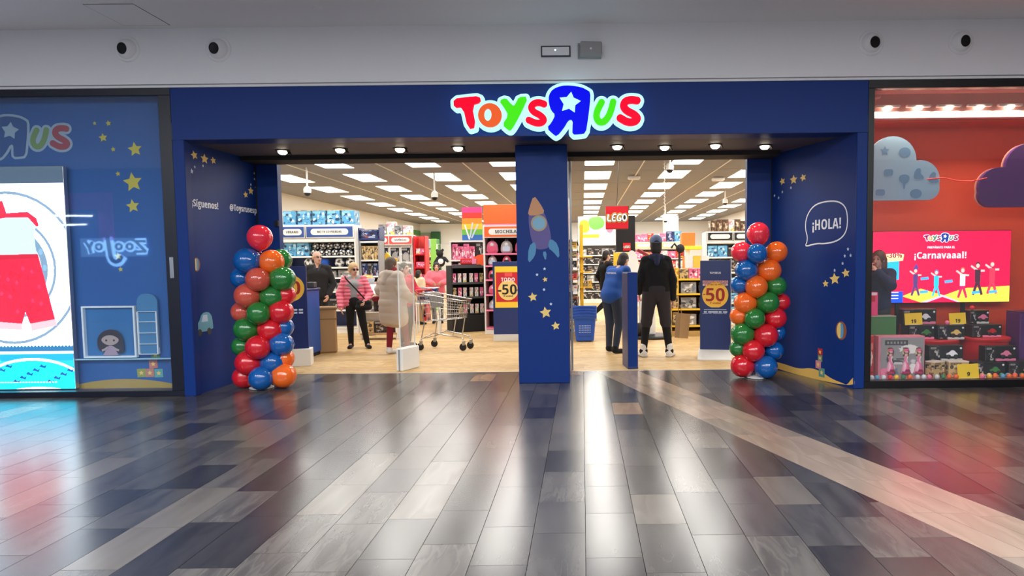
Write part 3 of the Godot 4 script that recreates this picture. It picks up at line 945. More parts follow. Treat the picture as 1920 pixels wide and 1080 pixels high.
func left_window() -> void:
	var w := struct("window_1")
	var fr: Material = mats.dark_frame
	slab(w, "frame_top", Vector3(-8.0, 3.41, -0.12), Vector3(-4.6, 3.49, 0.0), fr)
	slab(w, "frame_bottom", Vector3(-8.0, 0, -0.12), Vector3(-4.6, 0.065, 0.0), fr)
	slab(w, "frame_side", Vector3(-4.74, 0.065, -0.12), Vector3(-4.6, 3.41, 0.0), fr)
	slab(w, "frame_side", Vector3(-8.0, 0.065, -0.12), Vector3(-7.9, 3.41, 0.0), fr)
	var g := mat("window_glass", Color(0.85, 0.92, 0.95, 0.02), 0.02)
	g.transparency = BaseMaterial3D.TRANSPARENCY_ALPHA
	slab(w, "glass_pane", Vector3(-7.9, 0.065, -0.03), Vector3(-6.72, 3.41, -0.024), g, 0)
	slab(w, "glass_pane", Vector3(-6.715, 0.065, -0.03), Vector3(-4.74, 3.41, -0.024), g, 0)
	slab(w, "lock_plate", Vector3(-4.695, 1.36, 0.0), Vector3(-4.65, 1.6, 0.008), mats.steel, 0.006)
	var bd := mat("window_vinyl", rgb(6, 88, 166), 0.6)
	var p := struct("wall_window_left")
	slab(p, "vinyl_panel", Vector3(-8.0, 0.0, -0.3), Vector3(-4.62, 3.5, -0.24), bd, 0)
	slab(p, "side_cheek", Vector3(-4.68, 0.0, -0.3), Vector3(-4.6, 3.41, -0.12), mats.dark_frame, 0)
	slab(p, "window_base", Vector3(-8, 0, -0.3), Vector3(-4.62, 0.06, -0.12), mats.navy, 0)
	for s in [[-5.173, 2.854, 0.085], [-5.218, 2.476, 0.115], [-5.233, 2.201, 0.08], [-5.535, 2.991, 0.052], [-5.624, 3.156, 0.024], [-5.464, 3.154, 0.034], [-5.425, 2.856, 0.03], [-5.386, 2.576, 0.03], [-5.439, 1.623, 0.045], [-5.416, 1.467, 0.03]]:
		sticker(p, "star_sticker", star(s[2], 0.12), mat("window_star", rgb(206, 196, 60), 0.5), Vector3(s[0], s[1], -0.24), 0, 0.003)
	var sand := PackedVector2Array()
	for q in 21: sand.append(Vector2(-6.0 + q * 0.062, 0.115 - 0.09 * pow(absf(q - 9.0) / 11.0, 2.0)))
	sand.append(Vector2(-4.76, 0.0)); sand.append(Vector2(-6.0, 0.0))
	sticker(p, "sand_sticker", sand, mat("window_sand", rgb(176, 150, 60), 0.6), Vector3(0, 0.055, -0.239), 0, 0.003)
	var cols := [rgb(150, 160, 70), rgb(190, 130, 110), rgb(90, 170, 170), rgb(200, 120, 110), rgb(70, 130, 70), rgb(190, 120, 120)]
	var k := 0
	for q in [[-5.235, 0.24], [-5.135, 0.24], [-5.03, 0.235], [-5.09, 0.345], [-5.06, 0.455], [-5.06, 0.565]]:
		var b := sticker(p, "block_sticker", poly([-1, -1, 1, -1, 1, 1, -1, 1], 0.05), mat("wblock%d" % k, cols[k], 0.6), Vector3(q[0], q[1], -0.238), 0.05, 0.003)
		sticker(b, "emblem", star(0.03), mats.sticker_star, Vector3(0, 0, 0.003))
		k += 1
	var lg := Node3D.new()
	lg.name = "logo_sticker"
	p.add_child(lg)
	var m := {"halo": mat("dim_halo", rgb(150, 180, 205), 0.5), "blue": mat("dim_blue", rgb(26, 82, 150), 0.5), "green": mat("dim_green", rgb(110, 150, 90), 0.5), "red": mat("dim_red", rgb(160, 64, 80), 0.5)}
	toy_logo(lg, Vector3(-6.255, 2.99, -0.238), 0.00116, ["R", "U", "Z"], Vector2(1430, 330), m, 0.004, 24)
	# backlit picture panel
	var im := Image.create_empty(300, 517, false, Image.FORMAT_RGB8)
	im.fill(rgb(225, 240, 250))
	im.fill_rect(Rect2i(0, 0, 300, 38), rgb(36, 48, 60))  # grey top band: a reflection in the panel's glass, painted into the picture
	var f := func(a: Array) -> PackedVector2Array:
		var o := PackedVector2Array()
		for q in range(0, a.size(), 2): o.append(Vector2(140 + a[q] * 1.23, (a[q + 1] - 313) * 1.246))
		return o
	for c in [[132, 72, 90, 108], [127, 225, 240, 250], [88, 72, 90, 108], [83, 225, 240, 250], [72, 68, 88, 106], [60, 126, 136, 140], [56, 70, 92, 110], [48, 225, 240, 250]]:
		fill_poly(im, f.call(ell(20, 500, c[0], c[0] * 1.08)), rgb(c[1], c[2], c[3]))
	for q in 14: fill_poly(im, f.call(ell(20 + 66 * cos(q * 0.45), 500 + 71 * sin(q * 0.45), 4, 6)), rgb(76, 104, 124))
	fill_poly(im, f.call([2, 402, 8, 375, 14, 376, 20, 398, 60, 396, 76, 408, 80, 422, 72, 424, 62, 408, 22, 408, 4, 412, -20, 430, -30, 420]), rgb(180, 4, 30))
	fill_poly(im, f.call([-22, 412, 20, 406, 60, 406, 74, 422, 70, 440, 72, 478, -24, 478, -28, 440]), rgb(118, 134, 136))
	for q in 9: fill_poly(im, f.call([-22 + q * 10, 452 + (q % 2) * 4, -12 + q * 10, 456 - (q % 2) * 4, -12 + q * 10, 458 - (q % 2) * 4, -22 + q * 10, 454 + (q % 2) * 4]), rgb(120, 160, 190))
	fill_poly(im, f.call([-26, 476, 74, 474, 84, 520, 92, 560, 100, 598, 52, 606, 44, 582, 36, 606, -30, 600]), rgb(180, 1, 28))
	fill_poly(im, f.call([-26, 476, 74, 474, 76, 482, -26, 486]), rgb(120, 0, 22))
	for q in 26:
		var c := Vector2(-20 + (q * 37) % 104, 500 + (q * 53) % 86)
		fill_poly(im, f.call([c.x, c.y - 5, c.x + 4, c.y, c.x, c.y + 5, c.x - 4, c.y]), rgb(190, 20, 50) if q % 2 else rgb(132, 0, 22))
	fill_poly(im, f.call([-30, 598, 36, 604, 36, 616, -30, 612]), rgb(140, 112, 118))
	fill_poly(im, f.call([52, 604, 100, 596, 103, 608, 54, 618]), rgb(140, 112, 118))
	im.fill_rect(Rect2i(0, 418, 300, 10), rgb(14, 66, 100))
	for q in 40: fill_poly(im, PackedVector2Array([Vector2(q * 8, 418), Vector2(q * 8 + 4, 413), Vector2(q * 8 + 8, 418)]), rgb(14, 66, 100))
	im.fill_rect(Rect2i(0, 434, 300, 16), rgb(2, 104, 176))
	im.fill_rect(Rect2i(0, 450, 300, 67), rgb(4, 122, 180))
	fill_poly(im, f.call(ell(50, 735, 110, 66)), rgb(215, 240, 245))
	fill_poly(im, f.call(ell(50, 738, 108, 64)), rgb(0, 158, 190))
	for q in 18:
		var c := Vector2(-60 + q * 13, 684 + (q * 29) % 36)
		fill_poly(im, f.call([c.x - 7, c.y, c.x - 2, c.y - 5, c.x + 3, c.y - 1, c.x + 8, c.y - 4, c.x + 5, c.y + 3, c.x, c.y + 1]), rgb(0, 48, 96))
	for q in 20: im.fill_rect(Rect2i(120 + q * 7, 500, 5, 2), rgb(220, 250, 255))
	fill_poly(im, f.call(ell(60, 736, 60, 12)), rgb(205, 240, 245))
	var lb := thing("light_box", "tall backlit picture panel of a red and white costume in blue shop window", "light box", Vector3(-6.7, 0.075, -0.17))
	part(lb, "housing", bx(Vector3(1.5, 2.585, 0.06), 0.004), mats.steel, Vector3(0, 1.2925, 0))
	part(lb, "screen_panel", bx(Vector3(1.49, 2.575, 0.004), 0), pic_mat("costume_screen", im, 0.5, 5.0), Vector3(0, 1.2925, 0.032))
	area(lb, Vector3(0, 1.29, 0.06), Vector3(0, PI, 0), Vector2(1.45, 2.5), Color(0.72, 0.9, 1.0), 0.12)
	# clear display case with a cut-out doll
	var dc := thing("display_case", "square clear case with bright white edges holding a doll cutout", "display case", Vector3(-5.555, 0.43, -0.2))
	var edge := mat("case_edge", rgb(225, 240, 250), 0.3)
	for q in [[0, 0.012, 0.6, 0.022], [0, 0.6, 0.6, 0.022]]: part(dc, "case_edge", bx(Vector3(q[2], q[3], 0.05), 0.003), edge, Vector3(q[0], q[1], 0))
	for x in [-0.3, 0.3]: part(dc, "case_edge", bx(Vector3(0.022, 0.61, 0.05), 0.003), edge, Vector3(x, 0.306, 0))
	part(dc, "back_pane", bx(Vector3(0.58, 0.58, 0.004), 0), mat("case_back", rgb(48, 116, 180), 0.3), Vector3(0, 0.306, -0.022))
	var doll := thing("doll_cutout", "flat cutout of a doll with long dark hair inside the clear case", "doll", Vector3(-5.55, 0.472, -0.195))
	part(doll, "hair", cut(smooth(poly([-11, -1, -13, -14, -8, -21, 0, -24, 8, -22, 12, -15, 13, -2, 8, 0, 0, -6], 0.0125), 2), 0.006), mat("doll_hair", rgb(40, 34, 50), 0.7))
	part(doll, "face", cut(smooth(poly([-9, -14, -4, -18, 3, -18, 9, -14, 6, -10, 0, -8, -6, -10], 0.0125), 2), 0.004), mat("doll_skin", rgb(176, 160, 160), 0.6), Vector3(0, 0, 0.006))
	part(doll, "dress", cut(smooth(poly([-3, -8, 3, -8, 6, -1, 8, 1, -8, 1, -6, -1], 0.0125), 1), 0.004), mat("doll_dress", rgb(170, 150, 176), 0.6), Vector3(0, 0, 0.006))
	for x in [-1, 1]:
		part(doll, "arm", cut(stroke(PackedVector2Array([Vector2(0.03 * x, 0.085), Vector2(0.06 * x, 0.06), Vector2(0.1 * x, 0.045)]), 0.012), 0.004), mats.doll_skin, Vector3(0, 0, 0.01))
		part(doll, "eye", cut(ellipse(0.012, 0.012, 12), 0.002), mats.doll_hair, Vector3(0.045 * x, 0.165, 0.01))
	var sh := solo("glass_shelf", bx(Vector3(1.25, 0.012, 0.07), 0.003), mat("shelf_edge", rgb(170, 225, 250), 0.2), "thin pale glass shelf edge running under the clear display case", "shelf", Vector3(-5.36, 0.415, -0.19))
	var cy := thing("acrylic_tower", "narrow clear tower with rounded top beside the doll case", "display case", Vector3(-5.1, 0.46, -0.2))
	part(cy, "pane", cut(pill(0.24, 0.72, 0.1), 0.03), mat("tower_pane", rgb(70, 130, 180), 0.3), Vector3(0, 0.36, -0.02))
	for x in [-0.11, 0.11]: part(cy, "case_edge", bx(Vector3(0.016, 0.5, 0.04), 0.003), edge, Vector3(x, 0.26, 0.01))
	for y in [0.01, 0.13, 0.26, 0.39, 0.51]: part(cy, "cross_bar", bx(Vector3(0.22, 0.007, 0.04), 0.002), edge, Vector3(0, y, 0.01))

func ell(x: float, y: float, rx: float, ry: float) -> Array:
	var a := []
	for q in 40:
		a.append(x + cos(TAU * q / 40) * rx); a.append(y + sin(TAU * q / 40) * ry)
	return a

func fittings() -> void:
	var k := 0
	var prof := [Vector2(0.0, 0.03), Vector2(0.045, 0.032), Vector2(0.06, 0.05), Vector2(0.085, 0.07), Vector2(0.1, 0.03), Vector2(0.105, 0.0)]
	for q in [[-5.045, 3.915, -0.2], [-4.03, 3.905, -0.2], [3.245, 3.891, 0.22], [4.244, 3.892, 0.22]]:
		var t := thing("eyeball_spotlight", "white eyeball spotlight with dark opening, %s from left on grey bulkhead" % ORD[k], "spotlight", Vector3(q[0], q[1], 0.0), 0, "eyeball spotlights on the bulkhead")
		part(t, "trim_ring", lathed([Vector2(0.095, 0.012), Vector2(0.125, 0.02), Vector2(0.138, 0.012), Vector2(0.142, 0.0)].map(func(v): return v), 32), mats.bulkhead_paint, Vector3.ZERO, Vector3(PI / 2, 0, 0))
		var eye := part(t, "eyeball", lathed([Vector2(0.1, -0.03), Vector2(0.1, 0.0), Vector2(0.093, 0.035), Vector2(0.075, 0.06), Vector2(0.06, 0.072), Vector2(0.056, 0.07), Vector2(0.05, 0.02), Vector2(0.0, 0.015)], 32), mats.bulkhead_paint, Vector3.ZERO, Vector3(PI / 2, 0, 0))
		eye.transform.basis = Basis(Vector3.UP, q[2]) * Basis(Vector3.RIGHT, PI / 2 + 0.12)
		eye.scale = Vector3.ONE * 1.12
		part(eye, "lamp_opening", lathed([Vector2(0.0, 0.058), Vector2(0.052, 0.058), Vector2(0.055, 0.064), Vector2(0.054, 0.071)], 24), mat("hole_black", rgb(6, 6, 8), 0.3))
		k += 1
	var em := thing("emergency_light", "small rectangular emergency light with dark frame on bulkhead", "emergency light", Vector3(-0.271, 3.837, 0))
	part(em, "frame", bx(Vector3(0.33, 0.12, 0.02), 0.003), mats.dark_grey, Vector3(0, 0, 0.01))
	part(em, "cover", bx(Vector3(0.3, 0.09, 0.012), 0.003), mats.bulkhead_paint, Vector3(0, 0, 0.018))
	part(em, "indicator_led", lathed([Vector2(0, 0.006), Vector2(0.008, 0.004), Vector2(0.009, 0)], 10), mat("led_white", Color(0.8, 0.95, 1), 0.3, 0, 3.0), Vector3(-0.005, 0.012, 0.024), Vector3(PI / 2, 0, 0))
	var sp := thing("wall_speaker", "grey square wall speaker beside emergency light on bulkhead", "speaker", Vector3(0.115, 3.835, 0))
	part(sp, "bracket", bx(Vector3(0.26, 0.17, 0.03), 0.004), mats.grey_plastic, Vector3(-0.01, 0, 0.015))
	part(sp, "grille", bx(Vector3(0.24, 0.15, 0.1), 0.01), mat("speaker_grey", rgb(160, 158, 158), 0.6), Vector3(0.005, 0.003, 0.06), Vector3(-0.12, 0.1, 0))
	part(sp, "badge", bx(Vector3(0.022, 0.022, 0.008), 0.002), mats.bulkhead_paint, Vector3(0.005, 0.0, 0.113))
	# recessed spots in the entrance soffit
	k = 0
	for q in [[-3.698, -0.794], [-2.96, -0.723], [-2.228, -0.733], [-1.507, -0.69], [0.442, -0.716], [1.034, -0.795], [1.647, -0.718], [2.281, -0.82]]:
		var t := thing("soffit_spotlight", "lit recessed spotlight in entrance soffit, %s from left" % ORD[k], "spotlight", Vector3(q[0], 2.915, q[1]), 0, "spotlights in the entrance soffit")
		part(t, "trim_ring", lathed([Vector2(0.05, -0.012), Vector2(0.085, -0.01), Vector2(0.09, 0.0)], 24), mats.matte_black)
		part(t, "lamp_lens", lathed([Vector2(0, -0.055), Vector2(0.035, -0.05), Vector2(0.055, -0.03), Vector2(0.06, 0.0)], 20), mat("spot_lamp_glow", Color(1.0, 0.93, 0.82), 0.3, 0, 9.0))
		part(t, "barn_door", bx(Vector3(0.012, 0.05, 0.09), 0.003), mats.matte_black, Vector3(0.078, -0.03, 0), Vector3(0, 0, 0.5))
		var l := SpotLight3D.new()
		l.name = "spot_light"
		l.light_color = Color(1.0, 0.93, 0.82); l.light_energy = 0.85; l.spot_angle = 60; l.spot_angle_attenuation = 0.9; l.spot_range = 20; l.light_size = 0.05
		l.shadow_enabled = true
		t.add_child(l)
		l.position = Vector3(0, -0.065, 0); l.rotation.x = -PI / 2
		k += 1

func balloons() -> void:
	var cols := {"r": rgb(214, 30, 44), "b": rgb(16, 92, 168), "o": rgb(244, 106, 32), "g": rgb(40, 120, 52), "s": rgb(206, 84, 66), "p": rgb(240, 50, 70)}
	for c in cols:
		var m := mat("balloon_" + c, cols[c], 0.12)
		m.clearcoat_enabled = true; m.clearcoat = 0.5; m.clearcoat_roughness = 0.05
		m.subsurf_scatter_enabled = true; m.subsurf_scatter_strength = 0.05
	var prof := []
	for q in 17:
		var a := -PI / 2 + PI * q / 16.0
		var y := sin(a)
		prof.append(Vector2(cos(a) * (1.0 if y > 0 else 1.0 - 0.1 * y * y), y * (1.0 if y > 0 else 1.12)))
	var ball := lathed(prof, 28)
	var knot := lathed([Vector2(0.12, -1.26), Vector2(0.07, -1.2), Vector2(0.035, -1.13), Vector2(0.09, -1.06), Vector2(0.1, -1.0)], 10)
	var sets := [   # side, foot, usual radius, balloons: x, y, z, radius, colour
		["left", Vector3(-3.93, 0, -0.45), 0.143, [[0.063, 1.833, 0.000, 0.146, "p"], [-0.057, 1.551, 0.089, 0.153, "b"], [0.196, 1.536, 0.000, 0.146, "o"], [0.249, 1.558, -0.120, 0.134, "g"], [-0.210, 1.345, -0.060, 0.127, "b"], [0.076, 1.328, 0.119, 0.143, "s"], [0.314, 1.331, 0.000, 0.153, "g"], [-0.082, 1.135, 0.074, 0.150, "s"], [0.179, 1.119, 0.000, 0.140, "g"], [0.301, 1.132, -0.084, 0.127, "r"], [-0.222, 0.933, -0.060, 0.127, "s"], [0.068, 0.927, 0.120, 0.137, "g"], [0.283, 0.932, 0.000, 0.146, "r"], [-0.151, 0.728, 0.000, 0.146, "g"], [0.150, 0.718, 0.000, 0.146, "r"], [0.270, 0.740, -0.084, 0.121, "b"], [-0.249, 0.510, -0.072, 0.121, "g"], [0.042, 0.518, 0.119, 0.146, "r"], [0.273, 0.539, 0.000, 0.143, "b"], [-0.121, 0.323, 0.041, 0.153, "r"], [0.155, 0.320, 0.000, 0.140, "b"], [0.254, 0.351, -0.084, 0.127, "o"], [-0.220, 0.136, -0.036, 0.134, "r"], [0.063, 0.146, 0.120, 0.143, "b"], [0.283, 0.153, 0.000, 0.150, "o"]]],
		["right", Vector3(2.2, 0, -0.82), 0.14, [[0.008, 1.824, 0.000, 0.141, "p"], [-0.203, 1.595, 0.000, 0.130, "p"], [-0.036, 1.571, 0.120, 0.128, "b"], [0.242, 1.590, 0.000, 0.134, "o"], [-0.151, 1.368, 0.034, 0.139, "b"], [0.154, 1.359, 0.000, 0.145, "o"], [-0.215, 1.181, -0.048, 0.116, "b"], [-0.030, 1.160, 0.072, 0.141, "o"], [0.245, 1.163, 0.000, 0.125, "g"], [-0.155, 0.953, 0.000, 0.141, "o"], [0.124, 0.958, 0.049, 0.141, "g"], [0.333, 0.953, -0.096, 0.112, "r"], [-0.222, 0.786, -0.048, 0.116, "o"], [-0.050, 0.761, 0.072, 0.134, "g"], [0.237, 0.756, 0.000, 0.134, "r"], [-0.188, 0.559, 0.000, 0.148, "g"], [0.096, 0.547, 0.076, 0.148, "r"], [0.284, 0.565, -0.108, 0.107, "b"], [-0.234, 0.371, -0.048, 0.107, "g"], [-0.063, 0.354, 0.072, 0.141, "r"], [0.229, 0.342, -0.024, 0.116, "b"], [-0.187, 0.156, 0.000, 0.148, "r"], [0.094, 0.148, 0.078, 0.145, "b"]]]]
	for s in sets:
		var base: Vector3 = s[1]
		var t := thing("balloon_column", "spiral column of red, orange, green and blue balloons by the %s recess wall" % s[0], "balloons", base)
		part(t, "stand_base", lathed([Vector2(0, 0.0), Vector2(0.14, 0.0), Vector2(0.14, 0.015), Vector2(0.02, 0.03), Vector2(0, 0.03)], 20), mats.white, Vector3(0, 0.0, -0.02))
		part(t, "pole", tubed([Vector3(0, 0.02, -0.02), Vector3(0, 1.62, -0.02)], 0.012), mats.white)
		for q in s[3]:
			var to := Vector3(q[0], 0, q[2] + 0.02)
			if to.length() < 0.03: to = Vector3.UP
			var o := part(t, "balloon", ball, mats["balloon_" + q[4]], Vector3(q[0], q[1], q[2]))
			var up := to.normalized()
			if q == s[3][0]: up = Vector3.UP
			var sx := up.cross(Vector3.FORWARD if absf(up.z) < 0.9 else Vector3.UP).normalized()
			o.transform.basis = Basis(sx, up, sx.cross(up)).scaled(Vector3.ONE * q[3])
			part(o, "knot", knot, mats["balloon_" + q[4]])
		var layer := ["r", "b", "o", "g"]
		for q in 7:
			var o := part(t, "balloon", ball, mats["balloon_" + layer[(q * 3) % 4]], Vector3(0.05 * sin(q * 1.9), 0.17 + 0.22 * q, -0.2))
			o.transform.basis = Basis(Vector3.RIGHT, -PI / 2).scaled(Vector3.ONE * s[2] * 0.93)
			part(o, "knot", knot, mats["balloon_" + layer[(q * 3) % 4]])

func right_window() -> void:
	var w := struct("window_2")
	var fr := mat("black_frame", rgb(10, 9, 12), 0.4)
	slab(w, "frame_top", Vector3(3.23, 3.4, -0.12), Vector3(7.6, 3.49, 0.0), fr)
	slab(w, "frame_bottom", Vector3(3.23, 0, -0.12), Vector3(7.6, 0.085, 0.0), fr)
	slab(w, "frame_side", Vector3(3.23, 0.085, -0.12), Vector3(3.3, 3.4, 0.0), fr)
	slab(w, "frame_side", Vector3(7.5, 0.085, -0.12), Vector3(7.6, 3.4, 0.0), fr)
	slab(w, "glass_pane", Vector3(3.3, 0.085, -0.03), Vector3(7.5, 3.4, -0.024), mats.window_glass, 0)
	var b := struct("wall_window_right")
	var red := mat("window_orange_wall", rgb(222, 74, 32), 0.6)
	slab(b, "back_board", Vector3(3.23, 0, -1.56), Vector3(7.6, 3.9, -1.42), red, 0)
	slab(b, "side_board", Vector3(3.23, 0, -1.5), Vector3(3.29, 3.9, -0.12), red, 0)
	slab(b, "side_board", Vector3(7.5, 0, -1.5), Vector3(7.6, 3.9, -0.12), red, 0)
	slab(b, "display_floor", Vector3(3.23, 0, -1.5), Vector3(7.6, 0.075, -0.12), mat("display_floor", rgb(226, 180, 176), 0.5), 0)
	var pk := mat("window_ceiling", rgb(228, 170, 158), 0.7)
	slab(b, "ceiling_lip", Vector3(3.23, 3.4, -0.3), Vector3(7.6, 3.56, -0.121), pk, 0)
	slab(b, "light_cove", Vector3(3.23, 3.56, -0.95), Vector3(7.6, 3.7, -0.121), mats.grey_plastic, 0)
	slab(b, "cove_end", Vector3(3.29, 3.36, -0.95), Vector3(3.5, 3.56, -0.3), pk, 0.01)
	slab(b, "cove_beam", Vector3(3.23, 3.24, -1.02), Vector3(7.6, 3.56, -0.9), pk, 0.006)
	slab(b, "ceiling_back", Vector3(3.23, 3.22, -1.5), Vector3(7.6, 3.56, -1.02), red, 0)
	var k := 0
	for x in [3.82, 4.2, 4.58, 4.96, 5.34, 5.72, 6.1]:
		var t := thing("cove_lamp", "small bright lamp in the light cove of red window, %s from left" % ORD[k], "lamp", Vector3(x, 3.36, -0.86), 0, "lamps in the red window's light cove")
		part(t, "lamp_body", bx(Vector3(0.3, 0.03, 0.06), 0.006), mats.white, Vector3(0, 0.02, 0))
		part(t, "lamp_lens", lathed([Vector2(0, -0.03), Vector2(0.04, -0.025), Vector2(0.06, 0.0), Vector2(0.05, 0.01)], 14), mat("cove_lamp_glow", Color(1, 0.95, 0.85), 0.3, 0, 8.0))
		area(t, Vector3(0, -0.045, 0), Vector3(-PI / 2 + 0.25, 0, 0), Vector2(0.3, 0.06), Color(1, 0.93, 0.84), 0.55)
		k += 1
	# cloud panels
	var cl := thing("cloud_panel", "pale blue cloud shaped panel printed with toys on the orange wall", "wall decoration", Vector3(3.97, 2.225, -0.98))
	part(cl, "board", cut(cloud(), 0.06), mat("cloud_blue", rgb(150, 190, 215), 0.55), Vector3(0, 0, 0))
	for q in [[-0.15, 0.62, 0], [0.1, 0.6, 1], [-0.1, 0.35, 2], [0.28, 0.33, 3], [0.1, 0.24, 4], [-0.2, 0.1, 2], [0.25, 0.08, 1], [0.47, 0.28, 3]]:
		var shapes := [star(0.06), ellipse(0.075, 0.06, 20), pill(0.12, 0.08, 0.03), smooth(poly([-6, 6, -5, -2, -1, -7, 3, -5, 2, 0, 6, 3, 6, 6], 0.011), 1), smooth(poly([-1, 9, -1, 3, -6, 0, -6, -6, 0, -8, 6, -6, 6, 0, 1, 3, 1, 9], 0.011), 1)]
		sticker(cl, "toy_print", shapes[q[2]], mat("cloud_ink", rgb(104, 148, 186), 0.55), Vector3(q[0], q[1], 0.06))
	var c2 := thing("cloud_panel", "dark purple cloud shaped panel on the orange wall, cut by the frame", "wall decoration", Vector3(5.62, 2.125, -0.98))
	part(c2, "board", cut(cloud(true), 0.06), mat("cloud_purple", rgb(78, 30, 104), 0.55))
	part(c2, "edge_band", cut(cloud(true), 0.02), mat("cloud_edge", rgb(220, 150, 130), 0.5), Vector3(-0.015, 0, -0.02))
	solo("red_neon_cord", tubed([Vector3(4.35, 2.48, -0.9), Vector3(4.55, 2.5, -0.9), Vector3(4.72, 2.46, -0.9), Vector3(4.9, 2.45, -0.9), Vector3(5.1, 2.49, -0.9)], 0.008), mat("cord_red", rgb(255, 60, 40), 0.4), "thin red cord strung between the two cloud panels", "cord")
	# LED screen
	var im := Image.create_empty(512, 264, false, Image.FORMAT_RGB8)
	im.fill(rgb(166, 0, 36))
	for q in [[240, 264, 100, 210, 180, 232, 310, 264], [300, 264, 250, 232, 330, 212, 512, 215, 512, 264]]: pass
	fill_poly(im, PackedVector2Array([Vector2(110, 240), Vector2(180, 212), Vector2(262, 236), Vector2(180, 264)]), rgb(150, 124, 40))
	fill_poly(im, PackedVector2Array([Vector2(262, 240), Vector2(340, 212), Vector2(512, 205), Vector2(512, 264), Vector2(320, 264)]), rgb(150, 124, 40))
	fill_poly(im, PackedVector2Array([Vector2(180, 264), Vector2(262, 236), Vector2(330, 264), Vector2(318, 264), Vector2(262, 244), Vector2(206, 264)]), rgb(160, 110, 130))
	im.fill_rect(Rect2i(60, 222, 54, 42), rgb(2, 40, 130))
	fill_poly(im, PackedVector2Array([Vector2(48, 90), Vector2(98, 84), Vector2(98, 178), Vector2(56, 184)]), rgb(14, 104, 142))
	fill_poly(im, PackedVector2Array([Vector2(0, 88), Vector2(90, 78), Vector2(116, 84), Vector2(112, 108), Vector2(0, 116)]), rgb(156, 130, 90))
	var fig := [[160, 140, 1.0, rgb(46, 28, 66)], [238, 148, 0.95, rgb(14, 110, 150)], [336, 140, 1.1, rgb(150, 132, 130)], [392, 122, 1.18, rgb(36, 16, 28)], [446, 118, 1.18, rgb(176, 26, 44)]]
	for g in fig:
		var o := Vector2(g[0], g[1])
		var s: float = g[2]
		var sk := rgb(156, 110, 104)
		for l in [-1.0, 1.0]:
			fill_poly(im, limb(o + Vector2(0, 52) * s, o + Vector2(14 * l, 98) * s, 5 * s, 3.5 * s), g[3] if g[0] != 336 else rgb(150, 8, 50))
			fill_poly(im, limb(o + Vector2(0, 22) * s, o + Vector2(22 * l, 14 + 8 * l) * s, 4 * s, 3 * s), sk)
		fill_poly(im, limb(o + Vector2(0, 18) * s, o + Vector2(0, 58) * s, 9 * s, 9 * s), g[3])
		fill_poly(im, ellipse(8 * s, 10 * s, 16, o + Vector2(0, 4) * s), rgb(110, 50, 40) if g[0] == 336 else g[3].darkened(0.3))
		fill_poly(im, ellipse(6 * s, 7 * s, 16, o + Vector2(0, 6) * s), sk)
	fill_poly(im, PackedVector2Array([Vector2(150, 138), Vector2(162, 118), Vector2(172, 138)]), rgb(50, 30, 80))
	for q in [[178, 168], [176, 218], [268, 180], [370, 222], [434, 220]]: fill_poly(im, PackedVector2Array([Vector2(q[0], q[1] + 3), Vector2(q[0] + 30, q[1]), Vector2(q[0] + 32, q[1] + 10), Vector2(q[0] + 2, q[1] + 13)]), rgb(36, 98, 150))
	var sc := thing("led_screen", "wide pink LED advertising screen hanging in the orange window", "screen", Vector3(4.71, 1.375, -1.2))
	part(sc, "housing", bx(Vector3(1.82, 0.95, 0.05), 0.004), mats.black, Vector3(0, 0, -0.028))
	part(sc, "screen_panel", bx(Vector3(1.8, 0.93, 0.004), 0), pic_mat("carnival_screen", im, 0.4, 6.0), Vector3(0, 0, 0.0))
	var wg := mat("screen_white_glow", Color(1, 0.95, 0.98), 0.4, 0, 1.6)
	var yo := mat("screen_yellow_glow", Color(1, 0.8, 0.4), 0.4, 0, 0.9)
	word(sc, "¡Carnavaaal!", 0.68, Vector3(-0.02, 0.15, 0.003), wg)
	word(sc, "PREPÁRATE PARA EL", 0.36, Vector3(-0.01, 0.255, 0.003), wg)
	word(sc, "-30%", 0.2, Vector3(-0.62, 0.155, 0.003), mat("screen_magenta_glow", Color(0.8, 0.1, 0.45), 0.4, 0, 0.8))
	for y in [-0.33, -0.37, -0.41]: part(sc, "text_line", bx(Vector3(0.1, 0.012, 0.002), 0), wg, Vector3(-0.61, y, 0.004))
	var lg := Node3D.new()
	lg.name = "screen_logo"
	sc.add_child(lg)
	toy_logo(lg, Vector3(-0.02, 0.38, 0.003), 0.000285, ["T", "O", "Y", "S", "R", "U", "Z"], Vector2(934, 319.5), {"halo": wg, "red": mats.screen_magenta_glow, "orange": yo, "green": mat("screen_green_glow", Color(0.5, 0.75, 0.6), 0.4, 0, 0.8), "blue": mat("screen_blue_glow", Color(0.1, 0.3, 0.75), 0.4, 0, 0.9)}, 0.002, 26)
	for x in [-0.55, 0.32]: part(sc, "stand_post", bx(Vector3(0.05, 0.84, 0.04), 0.004), mats.matte_black, Vector3(x, -0.88, -0.05))
	area(sc, Vector3(0, 0, 0.03), Vector3(0, PI, 0), Vector2(1.78, 0.9), Color(1.0, 0.25, 0.5), 0.03)
	# podiums and boxes
	k = 0
	for q in [[4.45, 0.4, "left"], [5.08, 0.42, "right"]]:
		solo("display_drum", lathed([Vector2(0, 0), Vector2(0.275, 0.0), Vector2(0.28, 0.01), Vector2(0.28, q[1] - 0.05), Vector2(0.3, q[1] - 0.045), Vector2(0.305, q[1] - 0.01), Vector2(0.295, q[1]), Vector2(0, q[1])], 40), mat("drum_red", rgb(196, 16, 24), 0.4), "round red display drum under toy car boxes, the %s one" % q[2], "podium", Vector3(q[0], 0.075, -0.87 + 0.02 * k), Vector3.ZERO, "red display drums")
		k += 1
